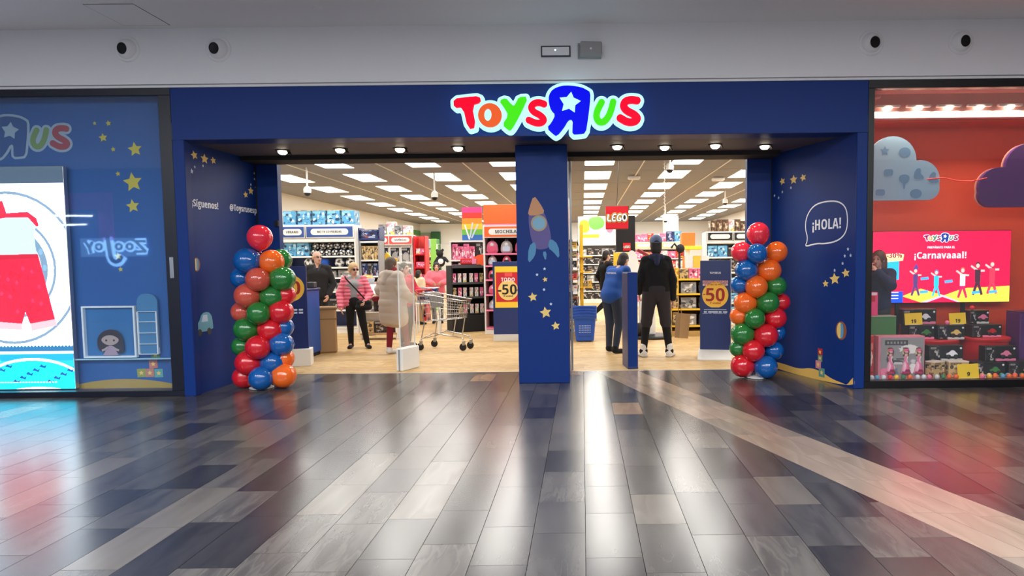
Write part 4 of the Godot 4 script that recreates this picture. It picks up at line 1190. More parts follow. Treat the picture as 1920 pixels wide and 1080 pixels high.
	var rc := [[4.275, 0.655, -0.92, 0.43, 0.19, 0.14, 0.0, "topmost at left, behind a yellow price card"], [5.02, 0.655, -0.9, 0.24, 0.17, 0.16, 0.0, "topmost at right, under a small red ball"], [4.25, 0.475, -0.85, 0.32, 0.178, 0.24, 0.0, "on the left drum, leftmost"], [4.595, 0.475, -0.78, 0.33, 0.178, 0.2, 0.0, "on the left drum, with a green white car"], [5.05, 0.495, -0.83, 0.37, 0.158, 0.26, 0.0, "on the right drum"], [4.365, 0.251, -0.43, 0.41, 0.19, 0.14, 0.0, "in front of the left drum"], [5.0, 0.251, -0.4, 0.39, 0.18, 0.14, 0.05, "in front of the right drum"], [4.82, 0.076, -0.37, 0.38, 0.174, 0.26, 0.0, "on the window floor beside brown boxes"], [5.23, 0.076, -0.37, 0.36, 0.174, 0.26, 0.0, "on the window floor at the right edge"], [4.36, 0.076, -0.43, 0.41, 0.174, 0.14, 0.0, "lowest, half hidden by the brown boxes"]]
	k = 0
	for q in rc:
		rc_box(Vector3(q[0], q[1], q[2]), Vector3(q[3], q[4], q[5]), q[6], "black window box with toy car, " + q[7], k)
		k += 1
	k = 0
	for q in [[4.18, 0.2, 0.24, 0.19, "narrow"], [4.43, 0.2, 0.24, 0.19, "wider"]]:
		var t := thing("brown_toy_box", "%s beige printed toy box behind yellow price card" % q[4], "toy box", Vector3(q[0], 0.076, -0.27), [0.4, 0.0][k], "beige boxes on the window floor")
		part(t, "carton", bx(Vector3(q[2] * (0.75 if k == 0 else 1.0), q[3], 0.12), 0.003), mats["print_beige%d" % k], Vector3(0, q[3] / 2, 0))
		part(t, "lid", bx(Vector3(q[2] * (0.76 if k == 0 else 1.01), 0.012, 0.125), 0.002), mats.off_white, Vector3(0, q[3], 0))
		k += 1
	for q in [[4.15, 0.845, -0.77, "19", 0.22, "above the left toy car boxes", 0.0], [4.72, 0.845, -0.8, "19", 0.21, "beside the topmost right toy car box", 0.0], [4.515, 0.077, -0.165, "9", 0.25, "standing on the window floor", 0.0]]:
		var high: float = q[4] * 0.68
		var py: float = q[1] if q[1] < 0.2 else 0.656
		var t := thing("price_card", "yellow price card with number %s %s" % [q[3], q[5]], "price card", Vector3(q[0], py, q[2]), 0, "yellow price cards")
		part(t, "card", bx(Vector3(q[4], high, 0.006), 0.001), mat("price_yellow", rgb(250, 212, 40), 0.5), Vector3(0, high / 2, 0), Vector3(-0.1, 0, 0.04))
		part(t, "foot", bx(Vector3(q[4] * 0.7, 0.006, 0.06), 0.001), mats.off_white, Vector3(0, 0.003, -0.01))
		word(t, q[3], q[4] * (0.3 if q[3].length() > 1 else 0.13), Vector3(0, high * 0.3, 0.01), mats.black)
		part(t, "print_line", bx(Vector3(q[4] * 0.3, 0.008, 0.002), 0), mats.orange, Vector3(q[4] * 0.22, high * 0.78, -0.004))
		part(t, "emblem", bx(Vector3(0.018, 0.018, 0.002), 0), mats.orange, Vector3(-q[4] * 0.38, high * 0.16, 0.005))
	# riser under the upper-left boxes and card
	solo("display_riser", bx(Vector3(0.3, 0.58, 0.1), 0.004), mats.drum_red, "red block riser behind the left drum carrying a price card", "podium", Vector3(4.37, 0.365, -1.3))
	var db := thing("doll_box", "large pink doll window box at the left of the orange window", "toy box", Vector3(3.77, 0.075, -0.33), -0.04)
	part(db, "carton", bx(Vector3(0.54, 0.5, 0.16), 0.004), mat("box_pink", rgb(214, 130, 150), 0.4), Vector3(0, 0.25, 0))
	part(db, "print_panel", bx(Vector3(0.5, 0.46, 0.004), 0.001), mats.print_grey0, Vector3(0.01, 0.25, 0.081))
	for x in [-0.13, 0.05, 0.2]:
		var dl := part(db, "doll", lathed([Vector2(0, 0), Vector2(0.06, 0.0), Vector2(0.035, 0.1), Vector2(0.018, 0.16), Vector2(0.03, 0.2), Vector2(0.012, 0.22), Vector2(0.034, 0.25), Vector2(0.03, 0.29), Vector2(0, 0.3)], 12), mats.print_pink0, Vector3(x, 0.06, 0.085))
		part(dl, "hair", lathed([Vector2(0.036, 0.2), Vector2(0.045, 0.26), Vector2(0.03, 0.3), Vector2(0, 0.31)], 12), mats.print_brown0, Vector3(0, 0.0, -0.012))
	part(db, "price_tag", cut(pill(0.08, 0.1, 0.03), 0.004), mats.pink, Vector3(-0.2, 0.07, 0.085))
	var d2 := thing("doll_box", "maroon toy box standing beside the large pink doll box", "toy box", Vector3(3.4, 0.076, -0.44), 0.08)
	part(d2, "carton", bx(Vector3(0.15, 0.5, 0.2), 0.004), mats.print_red1, Vector3(0, 0.25, 0))
	part(d2, "side_label", bx(Vector3(0.08, 0.3, 0.004), 0.001), mats.print_grey1, Vector3(0, 0.25, 0.101))
	var gb := thing("green_plinth", "green block plinth at the left of the orange window", "podium", Vector3(3.63, 0.075, -0.7))
	part(gb, "block", bx(Vector3(0.46, 0.7, 0.2), 0.006), mat("plinth_green", rgb(66, 128, 66), 0.6), Vector3(0, 0.35, 0))
	part(gb, "top_sheet", bx(Vector3(0.46, 0.012, 0.2), 0.003), mat("plinth_top", rgb(150, 170, 150), 0.6), Vector3(0, 0.706, 0))
	var ph := thing("toy_house", "hot pink toy house box on the green plinth", "toy", Vector3(3.55, 0.787, -0.72))
	part(ph, "box", bx(Vector3(0.2, 0.29, 0.14), 0.004), mat("hot_pink", rgb(245, 60, 130), 0.45), Vector3(0, 0.145, 0))
	for q in [[-0.05, 0.21], [0.04, 0.21], [-0.01, 0.1]]: part(ph, "house_window", bx(Vector3(0.045, 0.07, 0.006), 0.001), mats.red, Vector3(q[0], q[1], 0.071))
	part(ph, "label", bx(Vector3(0.17, 0.03, 0.004), 0.001), mats.sticker_white, Vector3(0, 0.27, 0.071))
	var pp := thing("purple_plinth", "dark purple block plinth at the right edge of the window", "podium", Vector3(5.63, 0.076, -0.8))
	part(pp, "block", bx(Vector3(0.42, 0.73, 0.3), 0.01), mats.cloud_purple, Vector3(0, 0.365, 0))
	part(pp, "top_sheet", bx(Vector3(0.42, 0.01, 0.3), 0.003), mat("plum", rgb(60, 24, 70), 0.5), Vector3(0, 0.735, 0))
	var ball := lathed_ball(0.028)
	var names := {"yellow": rgb(245, 200, 50), "red": rgb(225, 30, 50), "orange": rgb(245, 110, 40), "pink": rgb(245, 120, 160), "blue": rgb(60, 120, 190), "green": rgb(60, 130, 80), "pale": rgb(215, 225, 230)}
	var keys := names.keys()
	var r := RandomNumberGenerator.new()
	r.seed = 12
	for row in 2:
		for q in 26:
			var x := 3.36 + q * 0.077 + r.randf() * 0.02 + row * 0.03
			if x > 4.38 and x < 4.65 and row == 0: continue
			if row == 1 and x < 4.65: continue
			var c: String = keys[r.randi() % keys.size()]
			solo("plastic_ball", ball, mat("ball_" + c, names[c], 0.35), "small %s plastic ball on the window floor, %s from left in %s row" % [c, "%s" % ORD[q], ["front", "back"][row]], "ball", Vector3(x, 0.103, -0.152 if row == 0 else -0.208), Vector3.ZERO, "plastic balls on the window floor")
	solo("plastic_ball", ball, mats.ball_pink, "pink plastic ball lying on a toy car box of the left drum", "ball", Vector3(4.56, 0.682, -0.74), Vector3.ZERO, "balls on toy boxes")
	solo("plastic_ball", ball, mats.ball_red, "red plastic ball on the topmost right toy car box", "ball", Vector3(4.96, 0.854, -0.9), Vector3.ZERO, "balls on toy boxes")

func lathed_ball(r: float, seg := 16) -> ArrayMesh:
	var p := []
	for q in seg / 2 + 1:
		var a := -PI / 2 + PI * q / (seg / 2)
		p.append(Vector2(cos(a) * r, sin(a) * r))
	return lathed(p, seg)

func limb(a: Vector2, b: Vector2, ra: float, rb: float) -> PackedVector2Array:
	var n := (b - a).orthogonal().normalized()
	return PackedVector2Array([a + n * ra, b + n * rb, b - n * rb, a - n * ra])

func cloud(flip := false) -> PackedVector2Array:
	var base := pill(1.1, 0.3, 0.15, 8)
	for q in base.size(): base[q] += Vector2(0, 0.15)
	var u := Geometry2D.merge_polygons(base, ellipse(0.3, 0.3, 32, Vector2(-0.05, 0.5)))[0]
	u = Geometry2D.merge_polygons(u, ellipse(0.25, 0.25, 32, Vector2(0.3, 0.25)))[0]
	u = Geometry2D.merge_polygons(u, ellipse(0.22, 0.22, 32, Vector2(-0.33, 0.22)))[0]
	if flip:
		for q in u.size(): u[q].x = -u[q].x * 1.1
		u = Geometry2D.merge_polygons(u, ellipse(0.3, 0.3, 32, Vector2(0.1, 0.5)))[0]
	return u

func rc_box(at: Vector3, s: Vector3, turn: float, label: String, k: int) -> void:
	var t := thing("toy_car_box", label, "toy box", at, turn, "toy car boxes in the orange window")
	part(t, "carton", bx(s - Vector3(0, 0, 0.02), 0.003), mats.black, Vector3(0, s.y / 2, -0.01))
	part(t, "printed_side", bx(Vector3(s.x * 0.3, s.y * 0.9, 0.01), 0.001), mats["print_dark%d" % (k % 2)], Vector3(-s.x * 0.34, s.y / 2, s.z / 2 - 0.014))
	part(t, "base_tray", bx(Vector3(s.x * 0.62, s.y * 0.16, 0.03), 0.003), mats.off_white if k % 2 else mats.pink, Vector3(s.x * 0.15, s.y * 0.09, s.z / 2 - 0.012))
	var cm: Material = [mats.sticker_white, mats.pink, mats.green, mats.sticker_star, mats.red][k % 5]
	var car := part(t, "toy_car", cut(smooth(poly([-10, 1, -9, -3, -4, -4, -1, -8, 4, -8, 7, -4, 10, -2, 10, 2, 0, 3], s.y * 0.035), 1), 0.02), cm, Vector3(s.x * 0.15, s.y * 0.42, s.z / 2 - 0.018))
	for x in [-0.55, 0.55]: part(car, "wheel", lathed([Vector2(0, 0), Vector2(s.y * 0.14, 0), Vector2(s.y * 0.15, 0.015), Vector2(0.01, 0.02), Vector2(0, 0.02)], 14), mats.rubber, Vector3(x * s.y * 0.42, -s.y * 0.12, 0.012), Vector3(PI / 2, 0, 0))
	part(t, "badge", cut(ellipse(s.y * 0.07, s.y * 0.07, 14), 0.003), mats.sticker_white, Vector3(s.x * 0.43, s.y * 0.82, s.z / 2 - 0.02))

func price_board(parent: Node3D, at: Vector3, w: float, big: String) -> void:
	var y := mat("offer_yellow", rgb(250, 200, 70), 0.5)
	var disc := part(parent, "offer_disc", cut(ellipse(w * 0.43, w * 0.43, 36), 0.006), y, at)
	word(disc, big, w * 0.62, Vector3(0.0, 0.0, 0.007), mat("offer_red", rgb(170, 34, 30), 0.5))
	word(disc, "2ª unidad", w * 0.36, Vector3(0, -w * 0.27, 0.007), mats.offer_red)

func shop_front_things() -> void:
	# right standee
	var st := thing("promotion_stand", "navy promotion stand with yellow 50 disc and white foot beside right balloons", "stand", Vector3(2.04, 0, -2.75), -0.22)
	part(st, "board", bx(Vector3(0.46, 1.4, 0.05), 0.004), mats.navy, Vector3(0, 0.79, 0), Vector3(-0.05, 0, 0))
	var ft := MB.new()
	ft.prism(PackedVector2Array([Vector2(0, 0), Vector2(0.42, 0), Vector2(0.42, 0.015), Vector2(0.06, 0.13), Vector2(0, 0.13)]), -0.25, 0.25, Transform3D(Basis(Vector3.UP, -PI / 2), Vector3(0, 0, -0.03)))
	part(st, "foot", ft.mesh(), mats.white)
	part(st, "edge_strip", bx(Vector3(0.012, 1.5, 0.06), 0.002), mats.steel, Vector3(0.236, 0.76, -0.01), Vector3(-0.05, 0, 0))
	price_board(st, Vector3(0.0, 0.96, 0.02), 0.46, "50")
	word(st, "-", 0.03, Vector3(-0.165, 0.98, 0.03), mats.offer_red)
	for q in [[1.165, "GRANDES MARCAS", 0.36], [1.12, "A MITAD DE PRECIO", 0.32]]:
		part(st, "caption_strip", bx(Vector3(0.38, 0.036, 0.006), 0.002), mat("caption_pink", rgb(236, 200, 196), 0.5), Vector3(0, q[0], 0.022))
		word(st, q[1], q[2], Vector3(0, q[0], 0.026), mats.offer_red)
	word(st, "TOYSRUS", 0.17, Vector3(0, 1.3, 0.03 - 0.03), mats.sticker_white)
	for q in 11: part(st, "brand_chip", cut(pill(0.045 + 0.02 * (q % 3), 0.022, 0.006, 3), 0.003), mats.sticker_pale, Vector3(-0.15 + 0.075 * (q % 5), 0.7 - 0.035 * (q / 5), 0.028))
	part(st, "caption_rule", bx(Vector3(0.34, 0.012, 0.004), 0.001), mats.sticker_pale, Vector3(0, 0.735, 0.026))
	# left standee, half behind the balloons
	var s2 := thing("promotion_stand", "navy promotion stand half hidden behind the left balloons", "stand", Vector3(-4.35, 0, -2.35), 0.25)
	part(s2, "board", bx(Vector3(0.5, 1.25, 0.05), 0.004), mats.navy, Vector3(0, 0.85, 0))
	price_board(s2, Vector3(0.02, 1.15, 0.026), 0.46, "50")
	part(s2, "caption_panel", bx(Vector3(0.36, 0.13, 0.004), 0.001), mats.navy, Vector3(0.03, 0.8, 0.028))
	for q in 8: part(s2, "brand_chip", cut(pill(0.06, 0.026, 0.008, 3), 0.003), mats.sticker_pale, Vector3(-0.08 + 0.08 * (q % 4), 0.83 - 0.045 * (q / 4), 0.03))
	part(s2, "foot", bx(Vector3(0.46, 0.25, 0.3), 0.006), mats.white, Vector3(0.06, 0.125, 0.0))
	# blue counter
	var co := thing("shop_counter", "bright blue counter beside the left promotion stand", "counter", Vector3(-4.64, 0, -3.25), 0.0)
	part(co, "body", bx(Vector3(0.5, 1.02, 0.75), 0.006), mat("counter_blue", rgb(30, 84, 168), 0.4), Vector3(0, 0.57, 0))
	part(co, "worktop", bx(Vector3(0.54, 0.03, 0.8), 0.006), mats.navy, Vector3(0, 1.095, 0))
	part(co, "kick_plate", bx(Vector3(0.48, 0.06, 0.73), 0.002), mats.matte_black, Vector3(0, 0.03, 0))
	word(co, "TOYSRUS", 0.3, Vector3(0.02, 0.52, 0.378), mats.sticker_white)
	solo("card_terminal", bx(Vector3(0.12, 0.1, 0.14), 0.01), mats.dark_grey, "small dark card terminal on the blue counter's end", "terminal", Vector3(-4.46, 1.16, -3.5))
	var bar := thing("cardboard_bin", "tall brown cardboard bin standing beside the blue counter", "bin", Vector3(-4.38, 0, -3.86), 0.35)
	part(bar, "carton", bx(Vector3(0.34, 0.76, 0.34), 0.03), mats.card, Vector3(0, 0.38, 0))
	part(bar, "rim", bx(Vector3(0.37, 0.05, 0.37), 0.02), mat("card_dark", rgb(140, 108, 72), 0.8), Vector3(0, 0.755, 0))
	part(bar, "strap_band", bx(Vector3(0.346, 0.02, 0.346), 0.004), mats.card_dark, Vector3(0, 0.58, 0))
	solo("red_carton", bx(Vector3(0.08, 0.7, 0.34), 0.006), mats.red, "narrow red carton between the blue counter and cardboard bin", "carton", Vector3(-4.67, 0.35, -3.86))
	# security gates
	var gl := thing("security_gate", "clear acrylic security gate with white foot beside white coat", "security gate", Vector3(-2.49, 0, -1.86), 0.0)
	var ac := mat("acrylic", Color(0.93, 0.95, 0.95, 0.12), 0.03)
	ac.transparency = BaseMaterial3D.TRANSPARENCY_ALPHA
	var pn := MB.new()
	pn.prism(smooth(pill(0.36, 1.4, 0.1, 6), 0), -0.008, 0.008)
	part(gl, "clear_panel", pn.mesh(), ac, Vector3(0, 0.93, 0), Vector3(0, PI / 2 - 0.35, 0))
	for s in [-1, 1]: part(gl, "panel_edge", tubed([Vector3(0.18 * s, 0.3, 0), Vector3(0.18 * s, 1.5, 0)], 0.011), mats.white, Vector3.ZERO, Vector3(0, PI / 2 - 0.35, 0))
	part(gl, "foot", bx(Vector3(0.42, 0.32, 0.11), 0.012), mats.white, Vector3(0, 0.16, 0), Vector3(0, PI / 2 - 0.35, 0))
	part(gl, "foot_seam", bx(Vector3(0.425, 0.3, 0.03), 0.003), mats.grey_plastic, Vector3(0, 0.152, 0), Vector3(0, PI / 2 - 0.35, 0))
	var gr := thing("security_gate", "tall slim blue security gate standing in the right opening", "security gate", Vector3(0.665, 0, -1.85), 0.0)
	part(gr, "panel", bx(Vector3(0.135, 1.34, 0.42), 0.006), mats.blue_paint, Vector3(0, 0.67, 0), Vector3(0, 0.12, 0))
	part(gr, "edge_cap", bx(Vector3(0.03, 1.33, 0.43), 0.003), mats.navy, Vector3(-0.06, 0.665, 0.0), Vector3(0, 0.12, 0))
	part(gr, "plinth", bx(Vector3(0.14, 0.03, 0.43), 0.003), mats.navy, Vector3(0, 0.015, 0), Vector3(0, 0.12, 0))
	# shopping basket stack
	var bp := [Vector2(0.155, 0.0), Vector2(0.165, 0.01), Vector2(0.205, 0.4), Vector2(0.21, 0.42), Vector2(0.225, 0.425), Vector2(0.225, 0.46), Vector2(0.215, 0.46), Vector2(0.2, 0.41), Vector2(0.155, 0.02), Vector2(0, 0.02)]
	var bm := MB.new()
	bm.lathe(Vector3.ZERO, bp, 4, Basis(Vector3.UP, PI / 4))
	bm = MB.new()
	var lev := [[0.0, 0.17, 0.13], [0.4, 0.205, 0.155], [0.42, 0.225, 0.175], [0.47, 0.228, 0.178]]
	for q in lev.size() - 1:
		var a: Array = lev[q]; var b: Array = lev[q + 1]
		var pa := pill(a[1] * 2, a[2] * 2, 0.05, 4); var pb := pill(b[1] * 2, b[2] * 2, 0.05, 4)
		for e in pa.size():
			var f := (e + 1) % pa.size()
			bm.quad(Vector3(pa[e].x, a[0], pa[e].y), Vector3(pb[e].x, b[0], pb[e].y), Vector3(pb[f].x, b[0], pb[f].y), Vector3(pa[f].x, a[0], pa[f].y))
			var sh := 0.96
			bm.quad(Vector3(pa[f].x * sh, a[0], pa[f].y * sh), Vector3(pb[f].x * sh, b[0], pb[f].y * sh), Vector3(pb[e].x * sh, b[0], pb[e].y * sh), Vector3(pa[e].x * sh, a[0], pa[e].y * sh))
	bm.prism(pill(0.34, 0.26, 0.05, 4), 0.0, 0.01, Transform3D(Basis(Vector3.RIGHT, Vector3.BACK, Vector3.UP), Vector3(0, 0.0, 0)))
	var bmesh := bm.mesh()
	var place := ["bottom of", "second in", "third in", "top of"]
	for q in 4:
		var t := thing("shopping_basket", "blue plastic shopping basket, %s the nested stack" % place[q], "basket", Vector3(0.03, 0.021 + 0.055 * q, -5.08), 0, "nested blue shopping baskets")
		part(t, "tub", bmesh, mats.blue_plastic)
		part(t, "handle", tubed([Vector3(-0.22, 0.46, 0.17), Vector3(-0.1, 0.482, 0.185), Vector3(0.1, 0.482, 0.185), Vector3(0.22, 0.46, 0.17)], 0.01), mats.blue_plastic)
		if q == 0:
			for x in [-0.1, 0.1]: part(t, "caster", lathed([Vector2(0, 0), Vector2(0.02, 0.0), Vector2(0.02, 0.02), Vector2(0, 0.02)], 10), mats.rubber, Vector3(x, -0.02, 0.03))
			for y in [0.09, 0.16, 0.2, 0.24, 0.28]:
				for x in 8: part(t, "slot", bx(Vector3(0.018, 0.012, 0.006), 0.002), mats.sticker_pale if y > 0.15 else mats.navy, Vector3(-0.1 + x * 0.0285, y, 0.131 + y * 0.0625))
	trolley()
	packet_stand()
	offer_kiosk()
	hanging_signs()

func trolley() -> void:
	var t := thing("shopping_cart", "empty chrome wire shopping cart behind the clear gate", "shopping cart", Vector3(-2.4, 0, -4.1), -0.3)
	var ch: Material = mats.chrome
	# basket: handle end at -x, nose at +x
	var top := [Vector3(-0.34, 0.98, -0.26), Vector3(0.42, 0.86, -0.21), Vector3(0.42, 0.86, 0.21), Vector3(-0.34, 0.98, 0.26)]
	var bot := [Vector3(-0.26, 0.5, -0.2), Vector3(0.34, 0.55, -0.17), Vector3(0.34, 0.55, 0.17), Vector3(-0.26, 0.5, 0.2)]
	part(t, "basket_rim", tubed(top, 0.011, 8, true), ch)
	part(t, "basket_floor_frame", tubed(bot, 0.008, 8, true), ch)
	var wires := MB.new()
	for side in 4:
		var a: Vector3 = top[side]; var b: Vector3 = top[(side + 1) % 4]
		var c: Vector3 = bot[side]; var d: Vector3 = bot[(side + 1) % 4]
		var n := 16 if side % 2 == 0 else 10
		for q in range(1, n): wires.tube([a.lerp(b, float(q) / n), c.lerp(d, float(q) / n)], 0.003, 4)
		for q in range(1, 4): wires.tube([a.lerp(c, q / 4.0), b.lerp(d, q / 4.0)], 0.003, 4)
	for q in range(1, 12): wires.tube([bot[0].lerp(bot[1], q / 12.0), bot[3].lerp(bot[2], q / 12.0)], 0.003, 4)
	part(t, "basket_wire", wires.mesh(), ch).set_meta("kind", "stuff")
	part(t, "handle", tubed([Vector3(-0.36, 0.98, -0.26), Vector3(-0.42, 1.03, -0.26), Vector3(-0.42, 1.03, 0.26), Vector3(-0.36, 0.98, 0.26)], 0.014, 8), mats.red)
	part(t, "child_seat", bx(Vector3(0.02, 0.22, 0.4), 0.004), mat("smoke_plastic", rgb(120, 120, 118), 0.4), Vector3(-0.16, 0.84, 0), Vector3(0, 0, 0.2))
	for s in [-1, 1]:
		part(t, "side_frame", tubed([Vector3(-0.36, 0.96, 0.25 * s), Vector3(-0.28, 0.46, 0.22 * s), Vector3(-0.34, 0.16, 0.24 * s)], 0.011, 8), ch)
		part(t, "chassis_rail", tubed([Vector3(-0.33, 0.2, 0.24 * s), Vector3(-0.1, 0.3, 0.22 * s), Vector3(0.4, 0.22, 0.14 * s), Vector3(0.42, 0.13, 0.14 * s)], 0.011, 8), ch)
		part(t, "front_post", tubed([Vector3(0.3, 0.56, 0.17 * s), Vector3(0.24, 0.26, 0.17 * s)], 0.01, 8), ch)
		for x in [-0.34, 0.42]:
			var z: float = (0.24 if x < 0 else 0.14) * s
			var cf := part(t, "caster_fork", bx(Vector3(0.05, 0.08, 0.045), 0.006), mats.steel, Vector3(x, 0.13, z))
			part(cf, "wheel", lathed([Vector2(0.0, -0.014), Vector2(0.05, -0.014), Vector2(0.063, -0.01), Vector2(0.063, 0.01), Vector2(0.05, 0.014), Vector2(0.0, 0.014)], 18), mats.rubber, Vector3(-0.015, -0.067, 0), Vector3(PI / 2, 0, 0))
	part(t, "cross_bar", tubed([Vector3(-0.33, 0.2, -0.24), Vector3(-0.33, 0.2, 0.24)], 0.01, 8), ch)

func packet_stand() -> void:
	var t := thing("packet_display", "black four tier packet display beyond the shopping cart", "display stand", Vector3(-2.55, 0, -7.3), 0.45)
	var m: Material = mats.matte_black
	part(t, "base", bx(Vector3(0.78, 0.36, 0.5), 0.01), m, Vector3(0, 0.18, 0))
	part(t, "back_panel", bx(Vector3(0.78, 1.08, 0.06), 0.005), m, Vector3(0, 0.9, -0.2))
	for x in [-0.375, 0.375]: part(t, "side_panel", bx(Vector3(0.03, 1.06, 0.44), 0.005), m, Vector3(x, 0.89, 0))
	for y in [0.38, 0.74, 1.05, 1.4]: part(t, "shelf", bx(Vector3(0.74, 0.03, 0.42), 0.004), m, Vector3(0, y, 0))
	for y in [0.745, 1.055, 1.405]: part(t, "shelf_lip", bx(Vector3(0.76, 0.045, 0.012), 0.003), mats.dark_grey, Vector3(0, y, 0.22))
	part(t, "header_card", bx(Vector3(0.6, 0.04, 0.03), 0.003), mats.dark_grey, Vector3(0, 1.435, 0.1))
	var prints_ := ["pink0", "beige0", "pink1", "white0", "white1", "white0"]
	var pm := bx(Vector3(0.075, 0.2, 0.04), 0.003)
	for row in 3:
		for q in 6:
			var x := -0.31 + q * 0.115 + (0.03 if q > 2 else 0.0)
			var y: float = [0.399, 0.759, 1.069][row]
			if row == 0 and q < 1: continue
			var at := t.transform * Vector3(x, y + 0.1, 0.14)
			var o := solo("toy_packet", pm, mats["print_" + prints_[(q + row) % 6]], "slim printed packet, %s from left on the %s tier of the black display" % [ORD[q], ["bottom", "middle", "top"][row]], "packet", at, Vector3(0, 0.45, 0), "packets in the black display")
	# plastic crate stack on the floor before it
	for q in 2:
		var c := thing("glass_jar_crate", "clear crate of dark wrapped sweets beside the black display, %s" % ["lower", "upper"][q], "crate", Vector3(-3.32, 0.66 + 0.17 * q, -6.95), 0.1, "crates of dark sweets")
		part(c, "tray", bx(Vector3(0.46, 0.05, 0.34), 0.006), mats.grey_plastic, Vector3(0, 0.025, 0))
		for e in [[0, 0.17], [0, -0.17]]: part(c, "side_rail", bx(Vector3(0.46, 0.012, 0.012), 0.002), mats.chrome, Vector3(0, 0.14, e[1]))
		part(c, "contents", bx(Vector3(0.42, 0.1, 0.3), 0.02), mats["print_navy%d" % q], Vector3(0, 0.09, 0)).set_meta("kind", "stuff")
	var tb := thing("crate_table", "low white display table carrying the sweet crates", "table", Vector3(-3.32, 0, -6.95), 0.1)
	part(tb, "table_top", bx(Vector3(0.5, 0.03, 0.4), 0.004), mats.white, Vector3(0, 0.645, 0))
	for x in [-0.23, 0.23]:
		for z in [-0.17, 0.17]: part(tb, "leg", bx(Vector3(0.03, 0.63, 0.03), 0.003), mats.white, Vector3(x, 0.315, z))

func offer_kiosk() -> void:
	var t := thing("offer_kiosk", "navy kiosk stand with red and yellow minus 50 poster beside the pillar", "stand", Vector3(-1.45, 0, -5.35))
	part(t, "body", bx(Vector3(0.5, 1.38, 0.3), 0.006), mats.navy, Vector3(0, 0.82, 0))
	part(t, "base", bx(Vector3(0.52, 0.13, 0.32), 0.006), mats.off_white, Vector3(0, 0.065, 0))
	var ps := part(t, "poster", bx(Vector3(0.46, 0.78, 0.006), 0.001), mats.yellow, Vector3(0.02, 1.03, 0.154))
	part(ps, "red_field", bx(Vector3(0.42, 0.56, 0.004), 0.001), mats.red, Vector3(0.0, 0.0, 0.004))
	part(ps, "offer_disc", cut(ellipse(0.19, 0.19, 32), 0.004), mats.sticker_star, Vector3(0.02, -0.06, 0.006))
	word(ps, "-50", 0.36, Vector3(0.0, -0.05, 0.011), mats.black)
	word(ps, "%", 0.05, Vector3(0.19, -0.06, 0.012), mats.black)
	word(ps, "TODO", 0.26, Vector3(0.02, 0.14, 0.011), mats.sticker_white)
	word(ps, "2ª unidad", 0.18, Vector3(0.02, -0.17, 0.011), mats.black)
	part(ps, "brand_tile", bx(Vector3(0.14, 0.07, 0.003), 0.001), mat("tile_coral", rgb(230, 80, 80), 0.5), Vector3(0.03, 0.235, 0.008))

func brick_word(parent: Node3D, at: Vector3, s: float) -> void:
	# four slanted white letters with black and yellow outlines, built as strokes
	var ls := [[[2, 0, 0, 10, 6, 10]], [[14, 0, 9, 0, 7.5, 10, 13, 10], [8.3, 5, 12, 5]], [[22, 1, 18.5, 0, 16, 3, 15.2, 7.5, 17, 10, 20.5, 9.5, 21, 6, 19, 6]], [[26.5, 0, 23.8, 3, 23.2, 7.5, 25, 10, 28, 9, 29.8, 5.5, 29.6, 1.5, 26.5, 0]]]
	var layers := [["letter_outline", mat("brick_yellow", rgb(250, 205, 60), 0.4), 2.7, 0.0], ["letter_outline", mats.black, 2.0, 0.004], ["letter", mats.sticker_white, 1.2, 0.008]]
	for l in layers:
		for g in ls:
			var mb := MB.new()
			if l[0] == "letter" and g[0][0] == 26.5:
				mb.ring(Vector2(26.5 - 15, 5 - 5) * s + Vector2(at.x, at.y), Vector2(4.2, 6.0) * s, Vector2(1.9, 3.6) * s, Vector2.ZERO, at.z + l[3], at.z + l[3] + 0.005, 24)
			else:
				for p in g: mb.prism(stroke(poly(p, s, Vector2(15, 5)), l[2] * s, 1), 0, 0.005, Transform3D(Basis.IDENTITY, at + Vector3(0, 0, l[3])))
			part(parent, l[0], mb.mesh(), l[1])

